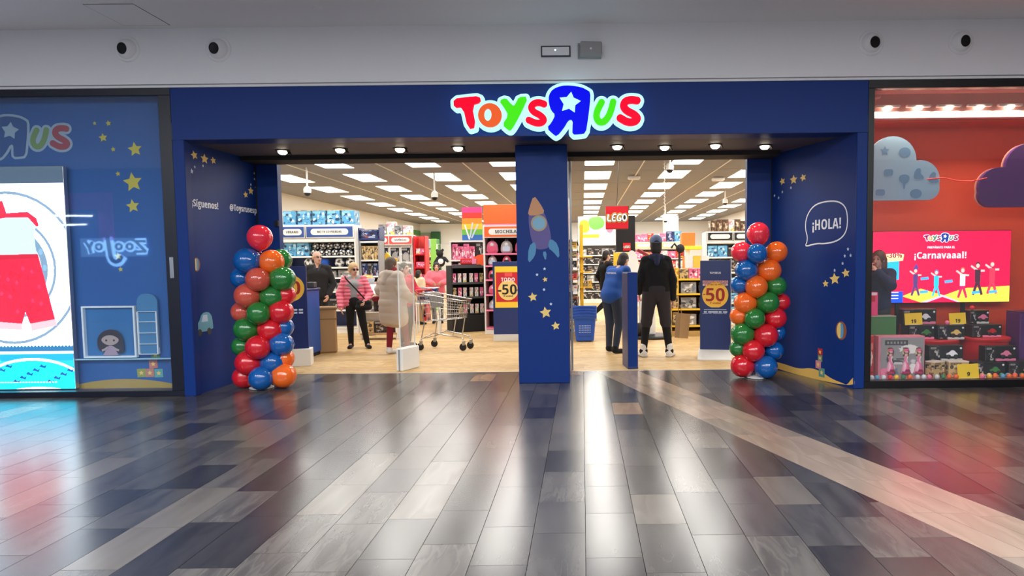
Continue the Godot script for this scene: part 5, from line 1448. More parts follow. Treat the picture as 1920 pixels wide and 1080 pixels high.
func hanging_signs() -> void:
	var t := thing("hanging_cube_sign", "red hanging sign with white slanted brick brand letters", "sign", Vector3(0.655, 2.31, -5.2))
	part(t, "face", bx(Vector3(0.42, 0.42, 0.16), 0.006), mat("brick_red", rgb(206, 18, 38), 0.4), Vector3.ZERO)
	part(t, "frame", bx(Vector3(0.43, 0.43, 0.14), 0.006), mats.black, Vector3(0.006, 0, -0.006))
	brick_word(t, Vector3(0, 0.0, 0.081), 0.0122)
	part(t, "cable", tubed([Vector3(0, 0.2, 0), Vector3(0.02, 0.55, -0.05), Vector3(0.05, 0.9, -0.3), Vector3(0.1, 1.24, -0.6)], 0.006), mats.black)
	var b := thing("brand_column", "tall black column with small red brand tile behind the walking man", "column", Vector3(0.97, 0, -7.7))
	part(b, "body", bx(Vector3(0.42, 2.5, 0.3), 0.005), mats.matte_black, Vector3(0, 1.25, 0))
	var tl := part(b, "brand_tile", bx(Vector3(0.17, 0.17, 0.02), 0.004), mats.brick_red, Vector3(0.02, 1.81, 0.16))
	brick_word(tl, Vector3(0, 0, 0.011), 0.0045)
	part(b, "shelf_edge", bx(Vector3(0.44, 0.03, 0.32), 0.004), mats.off_white, Vector3(0, 1.68, 0))
	var y := thing("yellow_board_stand", "bright yellow patterned board stand behind the bending shop assistant", "stand", Vector3(0.92, 0, -7.3))
	part(y, "board", bx(Vector3(0.48, 0.4, 0.03), 0.004), mats.yellow, Vector3(0, 1.48, 0))
	var r := RandomNumberGenerator.new()
	r.seed = 3
	for q in 14: sticker(y, "print_mark", star(0.025 + 0.02 * r.randf(), r.randf() * 3, 0.6), mats.print_yellow0, Vector3(r.randf_range(-0.2, 0.2), 1.48 + r.randf_range(-0.17, 0.17), 0.015), 0, 0.002)
	for x in [-0.2, 0.2]: part(y, "leg", bx(Vector3(0.03, 1.3, 0.03), 0.003), mats.yellow, Vector3(x, 0.65, 0))
	# security cameras on drop rods
	var k := 0
	for q in [[-5.85, -7.0, 0.42], [-3.35, -8.0, 0.45], [1.78, -6.2, 0.12], [3.05, -17.5, 0.5], [4.3, -13.0, 0.25], [-3.2, -22.0, 0.4]]:
		var c := thing("dome_camera", "white dome security camera under shop ceiling, %s listed from the left front" % ORD[k], "camera", Vector3(q[0], 3.56, q[1]), 0, "dome cameras under the shop ceiling")
		part(c, "drop_rod", tubed([Vector3(0, 0, 0), Vector3(0, -q[2], 0)], 0.02, 8), mats.white)
		part(c, "housing", lathed([Vector2(0.075, -0.12), Vector2(0.08, -0.05), Vector2(0.06, 0.0), Vector2(0.02, 0.03), Vector2(0, 0.03)], 18), mats.white, Vector3(0, -q[2], 0))
		part(c, "lens_dome", lathed([Vector2(0, -0.19), Vector2(0.045, -0.175), Vector2(0.066, -0.14), Vector2(0.07, -0.12)], 16), mats.black, Vector3(0, -q[2], 0))
		k += 1
	var ch := MB.new()
	for q in 34: ch.tube([Vector3(0.012 if q % 2 else -0.012, 3.56 - q * 0.036, 0), Vector3(-0.012 if q % 2 else 0.012, 3.56 - (q + 1) * 0.036, 0)], 0.007, 4)
	solo("hanging_chain", ch.mesh(), mats.off_white, "white suspension chain hanging from shop ceiling above the tall man", "chain", Vector3(1.72, 0, -6.6))
	for q in [[1.27, -9.0, "left"], [3.4, -9.5, "right"]]:
		var em := thing("shop_emergency_light", "small white emergency lamp on the shop ceiling, %s of the two" % q[2], "emergency light", Vector3(q[0], 3.5, q[1]))
		part(em, "case", bx(Vector3(0.3, 0.06, 0.14), 0.01), mats.white)
		part(em, "lamp_cover", bx(Vector3(0.26, 0.02, 0.12), 0.006), mats.off_white, Vector3(0, -0.035, 0))

func shelving(called: String, label: String, at: Vector3, turn: float, w: float, h: float, d: float, ys: Array, mf: Material, ms: Material, mb: Material) -> Node3D:
	var t := thing(called, label, "shelf", at, turn)
	part(t, "back_panel", bx(Vector3(w, h, 0.03), 0.003), mb, Vector3(0, h / 2, -d / 2 + 0.015))
	for s in [-1, 1]: part(t, "side_panel", bx(Vector3(0.03, h, d), 0.003), mf, Vector3((w / 2 - 0.015) * s, h / 2, 0))
	for y in ys:
		var sh := part(t, "shelf", bx(Vector3(w - 0.06, 0.025, d - 0.04), 0.003), ms, Vector3(0, y, 0.01))
		part(sh, "price_rail", bx(Vector3(w - 0.06, 0.035, 0.01), 0.002), ms, Vector3(0, 0, d / 2 - 0.015))
	part(t, "plinth", bx(Vector3(w, 0.1, d - 0.02), 0.003), mf, Vector3(0, 0.05, 0))
	return t

func header(t: Node3D, x: float, y: float, z: float, w: float, h: float, m: Material, s: String) -> void:
	var b := part(t, "header_board", bx(Vector3(w, h, 0.03), 0.004), mats.white, Vector3(x, y, z))
	part(b, "header_field", bx(Vector3(w * 0.96, h * 0.86, 0.004), 0.001), m, Vector3(0, 0, 0.016))
	part(b, "name_plate", cut(pill(w * 0.78, h * 0.52, -1, 6), 0.004), mats.white, Vector3(0, 0, 0.018))
	if s: word(b, s, w * 0.5, Vector3(0, 0, 0.024), mats.dark_grey)

var r5 := RandomNumberGenerator.new()

func stock(t: Node3D, called: String, category: String, group: String, desc: String, y: float, x0: float, x1: float, size: Vector3, kinds: Array, z: float, rand := 0.0) -> void:
	var n := maxi(1, int((x1 - x0) / size.x + 0.1))
	var step := (x1 - x0) / n
	for q in n:
		var s := size * Vector3(minf(1.0, step / size.x * 0.97), 1.0 - rand * r5.randf(), 1.0)
		s.y = snappedf(s.y, 0.02)
		var k: String = kinds[r5.randi() % kinds.size()]
		var o := solo(called, bx(Vector3(snappedf(s.x, 0.005), s.y, s.z), 0.004), mats["print_%s%d" % [k, r5.randi() % 3]], "%s, %s from left" % [desc, ORD[mini(q, 19)]], category, t.transform * Vector3(x0 + step * (q + 0.5), y + s.y / 2, z), Vector3(0, t.rotation.y, 0), group)

func dotted_ball(r: float, spots: bool) -> ArrayMesh:
	var m := MB.new()
	var p := []
	for q in 13:
		var a := -PI / 2 + PI * q / 12.0
		p.append(Vector2(cos(a) * r, sin(a) * r))
	m.lathe(Vector3.ZERO, p, 24)
	var g := (1 + sqrt(5)) / 2
	var ax := []
	for a in [-1, 1]:
		for b in [-g, g]:
			ax.append(Vector3(0, a, b).normalized()); ax.append(Vector3(a, b, 0).normalized()); ax.append(Vector3(b, 0, a).normalized())
	for q in m.v.size():
		var d := -1.0
		for a in ax: d = maxf(d, m.v[q].normalized().dot(a))
		var on := d > 0.93
		m.c[q] = Color(0.02, 0.02, 0.022) if on != spots else Color(0.8, 0.8, 0.78)
	return m.mesh()

func backpack(at: Vector3, s: float, m: Material, m2: Material, label: String) -> void:
	var t := thing("backpack", label, "backpack", at, 0, "backpacks under the orange header")
	var mb := MB.new()
	mb.net([[1, Vector3(0, 0.14, 0) * s, Vector3(0.13, 0.15, 0.075) * s, Basis.IDENTITY], [0, Vector3(-0.06, 0.07, 0) * s, Vector3(0.06, 0.07, 0) * s, 0.07 * s, 0.07 * s]], 0.014, 0.03, Vector2.ZERO, at.y * 0.0)
	part(t, "bag", mb.mesh(), m)
	part(t, "front_pocket", cut(smooth(pill(0.17 * s, 0.12 * s, 0.04 * s, 4), 0), 0.03), m2, Vector3(0, 0.1 * s, 0.055 * s))
	part(t, "front_print", cut(star(0.045 * s, 0, 0.75), 0.006), mats.sticker_white, Vector3(0, 0.2 * s, 0.066 * s))
	part(t, "top_loop", tubed([Vector3(-0.03, 0.27, 0) * s, Vector3(-0.02, 0.31, 0) * s, Vector3(0.02, 0.31, 0) * s, Vector3(0.03, 0.27, 0) * s], 0.008), m2)

func shop_shelves() -> void:
	r5.seed = 77
	var wh: Material = mats.white
	# 1 ball shelf, left
	var a := shelving("ball_shelf", "white framed shelf of balls under blue header signs at the left", Vector3(-5.66, 0, -7.25), 0, 1.6, 2.34, 0.5, [0.12, 0.5, 0.9, 1.2, 1.42, 1.66, 2.04, 2.33], wh, wh, mats.navy)
	header(a, -0.53, 2.19, 0.27, 0.52, 0.26, mat("header_blue", rgb(44, 78, 150), 0.5), "VERANO")
	header(a, 0.265, 2.19, 0.27, 1.03, 0.26, mats.header_blue, "NO TE LO PIERDAS")
	part(a, "light_rail", bx(Vector3(1.55, 0.06, 0.06), 0.01), wh, Vector3(0, 2.0, 0.25))
	stock(a, "pool_toy_box", "toy box", "blue boxes above the ball shelf", "blue printed box on top of the ball shelf", 2.345, -0.78, 0.8, Vector3(0.27, 0.3, 0.35), ["blue"], 0.02)
	stock(a, "card_tray", "box", "card trays above the ball shelf", "flat tan card tray lying on the blue boxes", 2.645, -0.6, 0.66, Vector3(0.42, 0.03, 0.3), ["beige"], 0.0)
	stock(a, "pool_toy_box", "toy box", "blue boxes on the ball shelf", "light blue box on the ball shelf's upper board", 1.675, -0.76, -0.22, Vector3(0.27, 0.3, 0.3), ["blue"], 0.05)
	stock(a, "game_box", "toy box", "boxes on the ball shelf", "grey game box low on the ball shelf", 0.915, -0.7, 0.7, Vector3(0.24, 0.22, 0.3), ["grey", "navy", "white"], 0.0, 0.3)
	stock(a, "game_box", "toy box", "boxes low on the ball shelf", "mixed game box on the ball shelf's bottom board", 0.515, -0.7, 0.7, Vector3(0.26, 0.3, 0.3), ["grey", "navy", "dark", "blue"], 0.0, 0.3)
	stock(a, "game_box", "toy box", "boxes on the ball shelf", "pale game box on the ball shelf's waist board", 1.215, -0.7, 0.7, Vector3(0.3, 0.17, 0.3), ["grey", "white", "navy"], 0.0, 0.2)
	var db := dotted_ball(0.07, true)
	var vm := mat("ball_skin")
	vm.vertex_color_use_as_albedo = true
	vm.roughness = 0.4
	for row in 2:
		for q in 6:
			solo("dotted_ball", db, vm, "black ball with white spots on the ball shelf, %s from left, %s layer" % [ORD[q], ["lower", "upper"][row]], "ball", a.position + Vector3(-0.13 + q * 0.152 + row * 0.03, 1.746 + row * 0.142, 0.15 - row * 0.04), Vector3(q * 0.9, q * 1.7 + row, q * 0.5), "spotted balls on the ball shelf")
	var fb := dotted_ball(0.1, false)
	var k := 0
	for x in [-0.26, 0.4, 0.64]:
		solo("football", fb, vm, "white football with black patches on the ball shelf, %s from left" % ORD[k], "ball", a.position + Vector3(x, 1.535, 0.12), Vector3(k * 0.8, k * 2.0 + 0.4, 0.3), "footballs on the ball shelf")
		k += 1
	solo("star_ball", lathed_ball(0.1, 20), mats.blue_plastic, "shiny blue ball between the white footballs on the ball shelf", "ball", a.position + Vector3(0.08, 1.535, 0.12))
	# 2 end rack
	var e := shelving("end_rack", "narrow dark rack with yellow packets beside the ball shelf", Vector3(-4.63, 0, -7.4), 0, 0.44, 2.0, 0.4, [0.3, 0.75, 1.22, 1.57, 1.97], mats.grey_plastic, wh, mats.dark_grey)
	var bn := thing("storage_bin", "dark blue open bin on top of the narrow rack", "bin", Vector3(-4.63, 2.003, -7.4))
	part(bn, "tub", bx(Vector3(0.46, 0.05, 0.4), 0.01), mats.navy, Vector3(0, 0.025, 0))
	for q in [[-0.22, 0, 0.02, 0.4], [0.22, 0, 0.02, 0.4]]: part(bn, "side", bx(Vector3(q[2], 0.25, q[3]), 0.004), mats.navy, Vector3(q[0], 0.15, q[1]))
	part(bn, "contents", bx(Vector3(0.4, 0.2, 0.34), 0.02), mats.print_navy1, Vector3(0, 0.14, 0)).set_meta("kind", "stuff")
	stock(e, "yellow_packet", "packet", "yellow packets on the narrow rack", "yellow hanging packet on the narrow rack", 1.585, -0.19, 0.19, Vector3(0.09, 0.3, 0.1), ["yellow", "beige"], 0.1)
	stock(e, "dark_packet", "packet", "dark boxes on the narrow rack", "dark blue boxed toy on the narrow rack", 1.235, -0.19, 0.19, Vector3(0.13, 0.29, 0.1), ["navy", "dark"], 0.1)
	stock(e, "dark_packet", "packet", "lower boxes on the narrow rack", "mixed boxed toy on the narrow rack's lower board", 0.765, -0.19, 0.19, Vector3(0.13, 0.33, 0.1), ["beige", "white", "pink"], 0.1)
	# 3 red header unit
	var c := shelving("red_header_shelf", "shelf under red header signs with white window boxes", Vector3(-4.85, 0, -10.25), 0, 0.95, 2.22, 0.5, [0.12, 0.5, 0.95, 1.51, 1.97, 2.22], wh, wh, mats.off_white)
	header(c, -0.3, 2.1, 0.27, 0.35, 0.24, mat("header_red", rgb(216, 76, 66), 0.5), "")
	header(c, 0.18, 2.1, 0.27, 0.6, 0.24, mats.header_red, "MUÑECAS")
	for row in 2:
		for q in 3:
			var wbx := thing("window_box", "white edged window box with %s inside under the red header, %s from left" % [["dark toy", "blue toy"][row], ORD[q]], "toy box", Vector3(-4.85 - 0.29 + q * 0.285, [1.524, 0.966][row], -10.2), 0, "window boxes under the red header")
			part(wbx, "carton", bx(Vector3(0.27, 0.42, 0.3), 0.004), wh, Vector3(0, 0.21, 0))
			part(wbx, "clear_window", bx(Vector3(0.22, 0.36, 0.006), 0.001), mats["print_dark%d" % (q % 2)], Vector3(0.01, 0.2, 0.151))
			part(wbx, "toy", cut(smooth(poly([-5, 0, -6, -9, -2, -16, 3, -15, 6, -8, 5, 0], 0.013), 1), 0.02), mats.print_grey1 if row == 0 else mats.print_navy0, Vector3(0.01, 0.06, 0.152))
	stock(c, "stacked_box", "toy box", "boxes above the red header", "pale box stacked above the red header", 2.235, -0.42, 0.42, Vector3(0.2, 0.34, 0.3), ["white", "grey", "blue"], 0.0, 0.5)
	var rs := shelving("red_end_shelf", "narrow red end shelf with pink pots right of the red header shelf", Vector3(-4.18, 0, -10.15), 0, 0.3, 2.2, 0.45, [0.3, 0.7, 1.05, 1.38, 1.72], mats.red, mats.red, mats.header_red)
	for y in [0.715, 1.065, 1.395, 1.735]: stock(rs, "pink_pot", "pot", "pots on the red end shelf", "small pink pot on the %s board of the red end shelf" % ("low" if y < 0.8 else "second" if y < 1.1 else "third" if y < 1.5 else "top"), y, -0.11, 0.12, Vector3(0.11, 0.17, 0.12), ["pink", "white"], 0.1, 0.2)
	# 4 blue header unit far left, green side
	var d := shelving("blue_header_shelf", "distant shelf with light blue header and green side panel", Vector3(-4.95, 0, -14.25), 0, 0.7, 2.26, 0.5, [0.12, 0.6, 1.0, 1.35, 1.7, 1.98], mats.green, wh, mats.off_white)
	header(d, -0.08, 2.12, 0.27, 0.5, 0.26, mat("header_sky", rgb(120, 180, 220), 0.5), "")
	part(d, "green_side", bx(Vector3(0.18, 2.26, 0.04), 0.004), mat("apple_green", rgb(130, 190, 80), 0.5), Vector3(0.27, 1.13, 0.27))
	for y in [0.615, 1.015, 1.365, 1.715]: stock(d, "baby_box", "toy box", "boxes on the blue header shelf", "pale box on board %s of the distant blue header shelf" % ("low" if y < 0.7 else "second" if y < 1.1 else "third" if y < 1.5 else "top"), y, -0.32, 0.18, Vector3(0.16, 0.24, 0.3), ["white", "grey", "beige"], 0.05, 0.3)
	# 5 garment rack
	var g := thing("garment_rack", "white tube rack with black and white soft toys hanging", "rack", Vector3(-3.49, 0, -10.0))
	part(g, "frame", tubed([Vector3(-0.25, 0, 0), Vector3(-0.25, 1.98, 0), Vector3(0.25, 1.98, 0), Vector3(0.25, 0, 0)], 0.018, 8), wh)
	part(g, "foot", bx(Vector3(0.56, 0.03, 0.4), 0.004), wh, Vector3(0, 0.015, 0))
	part(g, "side_arm", tubed([Vector3(-0.25, 1.3, 0), Vector3(0.25, 1.3, 0)], 0.012, 6), wh)
	for q in 2:
		var so := thing("soft_toy", "black and white soft toy hanging on the white rack, %s" % ["larger", "smaller"][q], "soft toy", Vector3(-3.62 + 0.36 * q, 1.42 + 0.06 * q, -9.9 + 0.03 * q))
		var mb := MB.new()
		var f := 1.0 - 0.3 * q
		mb.net([[1, Vector3(0, 0.12, 0) * f, Vector3(0.1, 0.14, 0.08) * f, Basis.IDENTITY], [1, Vector3(-0.03, 0.32, 0.02) * f, Vector3(0.09, 0.085, 0.08) * f, Basis.IDENTITY], [0, Vector3(-0.09, 0.2, 0) * f, Vector3(-0.16, 0.08, 0.05) * f, 0.04 * f, 0.035 * f], [0, Vector3(0.09, 0.2, 0) * f, Vector3(0.17, 0.12, 0.05) * f, 0.04 * f, 0.035 * f], [1, Vector3(-0.1, 0.4, 0) * f, Vector3.ONE * 0.035 * f, Basis.IDENTITY], [1, Vector3(0.04, 0.41, 0) * f, Vector3.ONE * 0.035 * f, Basis.IDENTITY]], 0.014, 0.03)
		part(so, "body", mb.mesh(), mats.matte_black)
		part(so, "belly_patch", lathed([Vector2(0.07, 0.0), Vector2(0.05, 0.012), Vector2(0, 0.02)], 14), mats.white, Vector3(0, 0.12 * f, 0.075 * f), Vector3(PI / 2, 0, 0))
		part(so, "hook_loop", tubed([Vector3(0, 0.38, 0) * f, Vector3(0, 0.55 - 0.06 * q, 0)], 0.006), mats.white)
	# 6 pink shelf with rainbow poster
	var p := shelving("pink_toy_shelf", "white shelf of pink toys under a rainbow striped poster", Vector3(-2.73, 0, -8.8), 0, 0.82, 2.02, 0.5, [0.12, 0.5, 0.9, 1.2, 1.55, 2.0], wh, wh, mats.off_white)
	stock(p, "pink_toy_box", "toy box", "pink boxes under the rainbow poster", "pink box on the upper board under the rainbow poster", 1.565, -0.36, 0.18, Vector3(0.13, 0.38, 0.3), ["pink"], 0.05, 0.2)
	solo("black_toy_box", bx(Vector3(0.16, 0.4, 0.3)), mats.print_dark1, "dark box at the right end of the pink toy shelf", "toy box", Vector3(-2.44, 1.765, -8.72))
	stock(p, "pink_toy_box", "toy box", "pink boxes on the middle board", "pink box on the middle board of the pink toy shelf", 1.215, -0.36, 0.36, Vector3(0.14, 0.28, 0.3), ["pink", "white"], 0.05, 0.3)
	stock(p, "pink_toy_box", "toy box", "pink boxes on the lower board", "pink or violet box on the lower board of the pink toy shelf", 0.915, -0.36, 0.36, Vector3(0.16, 0.24, 0.3), ["pink", "violet"], 0.05, 0.3)
	var rb := thing("rainbow_poster", "rainbow striped poster with drawn pens above the pink toys", "poster", Vector3(-2.6, 2.02, -8.58))
	var band := [rgb(236, 70, 150), rgb(238, 60, 44), rgb(242, 150, 40), rgb(250, 204, 50), rgb(110, 190, 70), rgb(46, 110, 190)]
	for q in 6: part(rb, "stripe", bx(Vector3(0.48, 0.13, 0.02), 0.001), mat("band%d" % q, band[q], 0.5), Vector3(0, 0.72 - q * 0.13, 0))
	for q in [[-0.12, 0.2, 0.3], [-0.02, 0.25, -0.2], [0.06, 0.22, -0.45]]: part(rb, "drawn_pen", bx(Vector3(0.035, 0.36, 0.004), 0.002), [mats.sticker_white, mats.sticker_pale, mats.dark_grey][int(q[0] * 10 + 1.3)], Vector3(q[0], q[1], 0.013), Vector3(0, 0, q[2]))
	# 7 backpack shelf
	var b := shelving("backpack_shelf", "white shelf of pink backpacks under orange header by the pillar", Vector3(-1.55, 0, -6.75), 0, 1.0, 2.27, 0.5, [0.12, 0.5, 0.82, 1.13, 1.42, 1.67, 2.27], wh, mats.pink, mats.matte_black)
	header(b, 0.0, 2.13, 0.27, 0.98, 0.25, mat("header_orange", rgb(238, 104, 44), 0.5), "MOCHILAS")
	solo("orange_topper", bx(Vector3(0.98, 0.4, 0.04), 0.004), mats.header_orange, "plain orange topper board above the backpack header", "sign", Vector3(-1.55, 2.492, -6.55))
	k = 0
	for y in [1.685, 1.435, 1.145, 0.835, 0.515]:
		for q in 3:
			backpack(Vector3(-1.88 + q * 0.3, y + 0.002, -6.62), 0.92 if y > 1.6 else 0.68, [mats.pink, mat("grey_pack", rgb(190, 184, 180), 0.7), mat("rose_pack", rgb(222, 84, 120), 0.6)][(q + k) % 3], [mats.rose_pack if mats.has("rose_pack") else mats.pink, mats.sticker_pale, mats.black][(q + k) % 3], "%s backpack on the %s board from top of the backpack shelf" % [["left", "middle", "right"][q], ORD[k]])
		k += 1
	# 8 red tray sign and orange arch
	var ts := thing("red_tray_sign", "small red sign tray on top of the black packet display", "sign", Vector3(-2.5, 1.455, -7.35), 0.2)
	part(ts, "tray", bx(Vector3(0.36, 0.14, 0.1), 0.02), mats.red, Vector3(0, 0.07, 0))
	word(ts, "ICONS", 0.2, Vector3(-0.04, 0.075, 0.052), mats.pink)
	part(ts, "pink_pot", bx(Vector3(0.1, 0.12, 0.02), 0.01), mats.pink, Vector3(0.12, 0.07, 0.05))
	var arch := thing("orange_arch_sign", "orange half round sign standing behind the red tray", "sign", Vector3(-2.3, 1.0, -7.95))
	var half := PackedVector2Array()
	for q in 19: half.append(Vector2(cos(PI * q / 18.0) * 0.24, 0.44 + sin(PI * q / 18.0) * 0.24))
	part(arch, "board", cut(half, 0.04), mat("arch_orange", rgb(236, 84, 36), 0.5))
	part(arch, "post", bx(Vector3(0.06, 1.45, 0.03), 0.004), wh, Vector3(0, -0.275, 0.0))
	# 9 clutter in the left middle
	var ys := thing("yellow_display", "yellow starry cardboard display beside the narrow rack", "display", Vector3(-4.6, 0, -8.6))
	part(ys, "carton", bx(Vector3(0.36, 1.3, 0.3), 0.006), mats.print_yellow0, Vector3(0, 0.65, 0))
	part(ys, "crown", cut(star(0.27, 0.1, 0.62), 0.06), mats.yellow, Vector3(0.02, 1.5, 0.1))
	part(ys, "pink_skirt", bx(Vector3(0.38, 0.12, 0.32), 0.02), mats.print_pink1, Vector3(0, 1.28, 0.0))
	var wt := thing("white_display_table", "white sloped display table of dark toys behind the women", "table", Vector3(-4.05, 0, -5.9), 0.1)
	part(wt, "table_top", bx(Vector3(0.75, 0.04, 0.5), 0.006), wh, Vector3(0, 0.98, 0), Vector3(0.35, 0, 0))
	part(wt, "front_panel", bx(Vector3(0.7, 0.5, 0.03), 0.004), wh, Vector3(0, 0.5, -0.06))
	part(wt, "ledge", bx(Vector3(0.7, 0.02, 0.16), 0.003), wh, Vector3(0, 0.538, 0.02))
	for x in [-0.34, 0.34]: part(wt, "leg", bx(Vector3(0.04, 0.93, 0.4), 0.004), wh, Vector3(x, 0.465, 0))
	part(wt, "shelf", bx(Vector3(0.7, 0.03, 0.42), 0.004), mats.beige if mats.has("beige") else mats.card, Vector3(0, 0.12, 0.05))
	stock(wt, "boxed_game", "toy box", "dark boxes on the white display table", "dark boxed game on the white sloped table", 0.55, -0.3, 0.3, Vector3(0.2, 0.28, 0.06), ["dark", "grey"], 0.06)
	stock(wt, "boxed_game", "toy box", "boxes under the white display table", "boxed game on the low board of the white table", 0.14, -0.3, 0.3, Vector3(0.2, 0.24, 0.2), ["dark", "beige", "white"], 0.07, 0.2)
	for q in 2:
		var bo := thing("sweet_bowl", "clear bowl of orange sweets on a stand, %s of two" % ["left", "right"][q], "bowl", Vector3(-4.52 + 0.36 * q, 0, -6.6 - 0.6 * q))
		part(bo, "stand", lathed([Vector2(0, 0), Vector2(0.15, 0), Vector2(0.03, 0.03), Vector2(0.025, 0.98), Vector2(0.06, 1.0)], 16), wh)
		part(bo, "bowl", lathed([Vector2(0.05, 1.0), Vector2(0.14, 1.06), Vector2(0.17, 1.2), Vector2(0.16, 1.2), Vector2(0.13, 1.08), Vector2(0, 1.03)], 20), mats.sticker_pale)
		part(bo, "sweets", lathed([Vector2(0.16, 1.18), Vector2(0.12, 1.24), Vector2(0.05, 1.27), Vector2(0, 1.275)], 18), mats["print_orange%d" % q]).set_meta("kind", "stuff")
	# 10 near edge shelf behind the pillar
	var es := thing("black_gondola", "tall black shelving with white price tags, end on behind the pillar", "shelf", Vector3(-0.29, 0, -7.3))
	part(es, "back_panel", bx(Vector3(0.04, 2.9, 4.0), 0.004), mats.matte_black, Vector3(-0.12, 1.45, 0))
	for z in [-1.98, 0.0, 1.98]: part(es, "post", bx(Vector3(0.05, 2.95, 0.04), 0.003), wh, Vector3(-0.04, 1.475, z))
	var hs := [0.18, 0.62, 0.9, 1.12, 1.36, 1.54, 1.72, 1.9]
	for y in hs:
		var sh := part(es, "shelf", bx(Vector3(0.3, 0.03, 3.95), 0.003), mats.matte_black, Vector3(0.05, y, 0))
		part(sh, "price_tag", bx(Vector3(0.09, 0.05, 0.006), 0.001), wh, Vector3(0.1, 0.0, 1.98))
	stock_side(es, hs)
	part(es, "topper_panel", bx(Vector3(0.03, 0.9, 3.9), 0.003), mats.off_white, Vector3(0.0, 2.4, 0))
	for z in [1.9, 0.9]: part(es, "topper_print", bx(Vector3(0.034, 0.35, 0.3), 0.002), mats.print_orange0, Vector3(0.01, 2.45, z))
	var yp := thing("yellow_post_rack", "slim yellow post rack with small trays behind the basket stack", "rack", Vector3(-0.02, 0, -8.1))
	part(yp, "post", bx(Vector3(0.08, 2.35, 0.08), 0.006), mats.yellow, Vector3(0, 1.175, 0))
	for y in [0.9, 1.25, 1.6]: part(yp, "tray", bx(Vector3(0.3, 0.03, 0.2), 0.006), mats.yellow, Vector3(0.1, y, 0.05))
	stock(yp, "small_toy_packet", "packet", "packets on the yellow post rack", "small packet on the yellow post rack", 0.92, 0.05, 0.24, Vector3(0.09, 0.14, 0.1), ["green" if mats.has("print_green0") else "beige", "yellow", "white"], 0.06)
	# 11 far boxed toys shelf
	var fb2 := shelving("boxed_toy_shelf", "distant white shelf packed with dark boxes left of the black column", Vector3(0.56, 0, -17.25), 0, 1.4, 2.1, 0.5, [0.12, 0.42, 0.75, 1.07, 1.38, 1.7, 2.08], wh, wh, mats.off_white)
	var topg := thing("graphic_topper", "white topper board with yellow and green shapes above the dark boxes", "sign", Vector3(0.56, 2.1, -17.05))
	part(topg, "board", bx(Vector3(1.4, 1.0, 0.04), 0.004), wh, Vector3(0, 0.5, 0))
	part(topg, "yellow_bar", bx(Vector3(0.7, 0.12, 0.01), 0.002), mats.yellow, Vector3(-0.3, 0.3, 0.022))
	part(topg, "yellow_shape", cut(smooth(poly([-30, 30, -30, -5, -10, -10, 0, 0, 0, 30], 0.012), 2), 0.008), mats.yellow, Vector3(-0.3, 0.78, 0.022))
	part(topg, "green_shape", cut(smooth(poly([-10, 20, -20, -10, 10, -18, 26, -5, 22, 15], 0.014), 2), 0.006), mat("bright_green", rgb(110, 200, 80), 0.5), Vector3(-0.1, 0.78, 0.021))
	part(topg, "pink_shape", cut(smooth(poly([-10, 22, -8, -20, 8, -20, 12, 22], 0.013), 2), 0.006), mats.pink, Vector3(0.42, 0.7, 0.021))
	k = 0
	for y in [0.135, 0.435, 0.765, 1.085, 1.395, 1.715]:
		stock(fb2, "boxed_toy", "toy box", "dark boxes on the distant white shelf", "dark window box on the %s board of the distant shelf" % ORD[k], y, -0.66, 0.66, Vector3(0.26, 0.26, 0.35), ["dark", "grey", "dark"], 0.05, 0.15)
		k += 1
	# 12 far right run
	var fr := shelving("pastel_toy_shelf", "distant shelf of pink and red toys under cream headers at right", Vector3(2.55, 0, -15.25), 0, 1.7, 2.1, 0.5, [0.12, 0.5, 0.85, 1.2, 1.55, 1.88, 2.1], wh, wh, mats.off_white)
	header(fr, -0.42, 2.0, 0.27, 0.8, 0.2, mat("header_cream", rgb(236, 206, 130), 0.5), "")
	header(fr, 0.42, 2.0, 0.27, 0.8, 0.2, mats.header_cream, "")
	stock(fr, "toy_carton", "toy box", "cartons above the cream headers", "pink or orange carton above the cream headers", 2.115, -0.8, 0.22, Vector3(0.2, 0.3, 0.35), ["pink", "red", "orange", "white"], 0.0, 0.3)
	stock(fr, "toy_carton", "toy box", "blue cartons above the cream headers", "blue carton above the cream headers", 2.115, 0.24, 0.75, Vector3(0.24, 0.34, 0.35), ["navy", "blue"], 0.0)
	k = 0
	for y in [0.135, 0.515, 0.865, 1.215, 1.565]:
		stock(fr, "toy_carton", "toy box", "cartons under the cream headers", "pastel carton on the %s board under the cream headers" % ORD[k], y, -0.8, 0.8, Vector3(0.26, 0.3, 0.35), ["pink", "white", "red", "pink"], 0.05, 0.3)
		k += 1
	var oc := thing("orange_cube_display", "bright orange cube display on a post at the right", "display", Vector3(3.2, 0, -13.2))
	part(oc, "cube", bx(Vector3(0.4, 0.42, 0.4), 0.01), mats.orange, Vector3(0, 2.11, 0))
	part(oc, "yellow_tray", bx(Vector3(0.62, 0.12, 0.5), 0.02), mats.yellow, Vector3(0.08, 1.87, 0))
	part(oc, "post", bx(Vector3(0.12, 1.82, 0.12), 0.004), wh, Vector3(0, 0.91, 0))
	part(oc, "lower_card", bx(Vector3(0.3, 0.42, 0.03), 0.004), mats.orange, Vector3(-0.02, 1.4, 0.1))
	# 13 yellow edged shelf at right
	var yl := shelving("yellow_edged_shelf", "low shelf with yellow board edges between the tall man and stand", Vector3(2.2, 0, -5.95), 0, 0.95, 1.22, 0.5, [0.2, 0.53, 0.83, 1.12], mat("tan_side", rgb(190, 156, 92), 0.6), mats.yellow, mat("brown_back", rgb(90, 56, 40), 0.7))
	k = 0
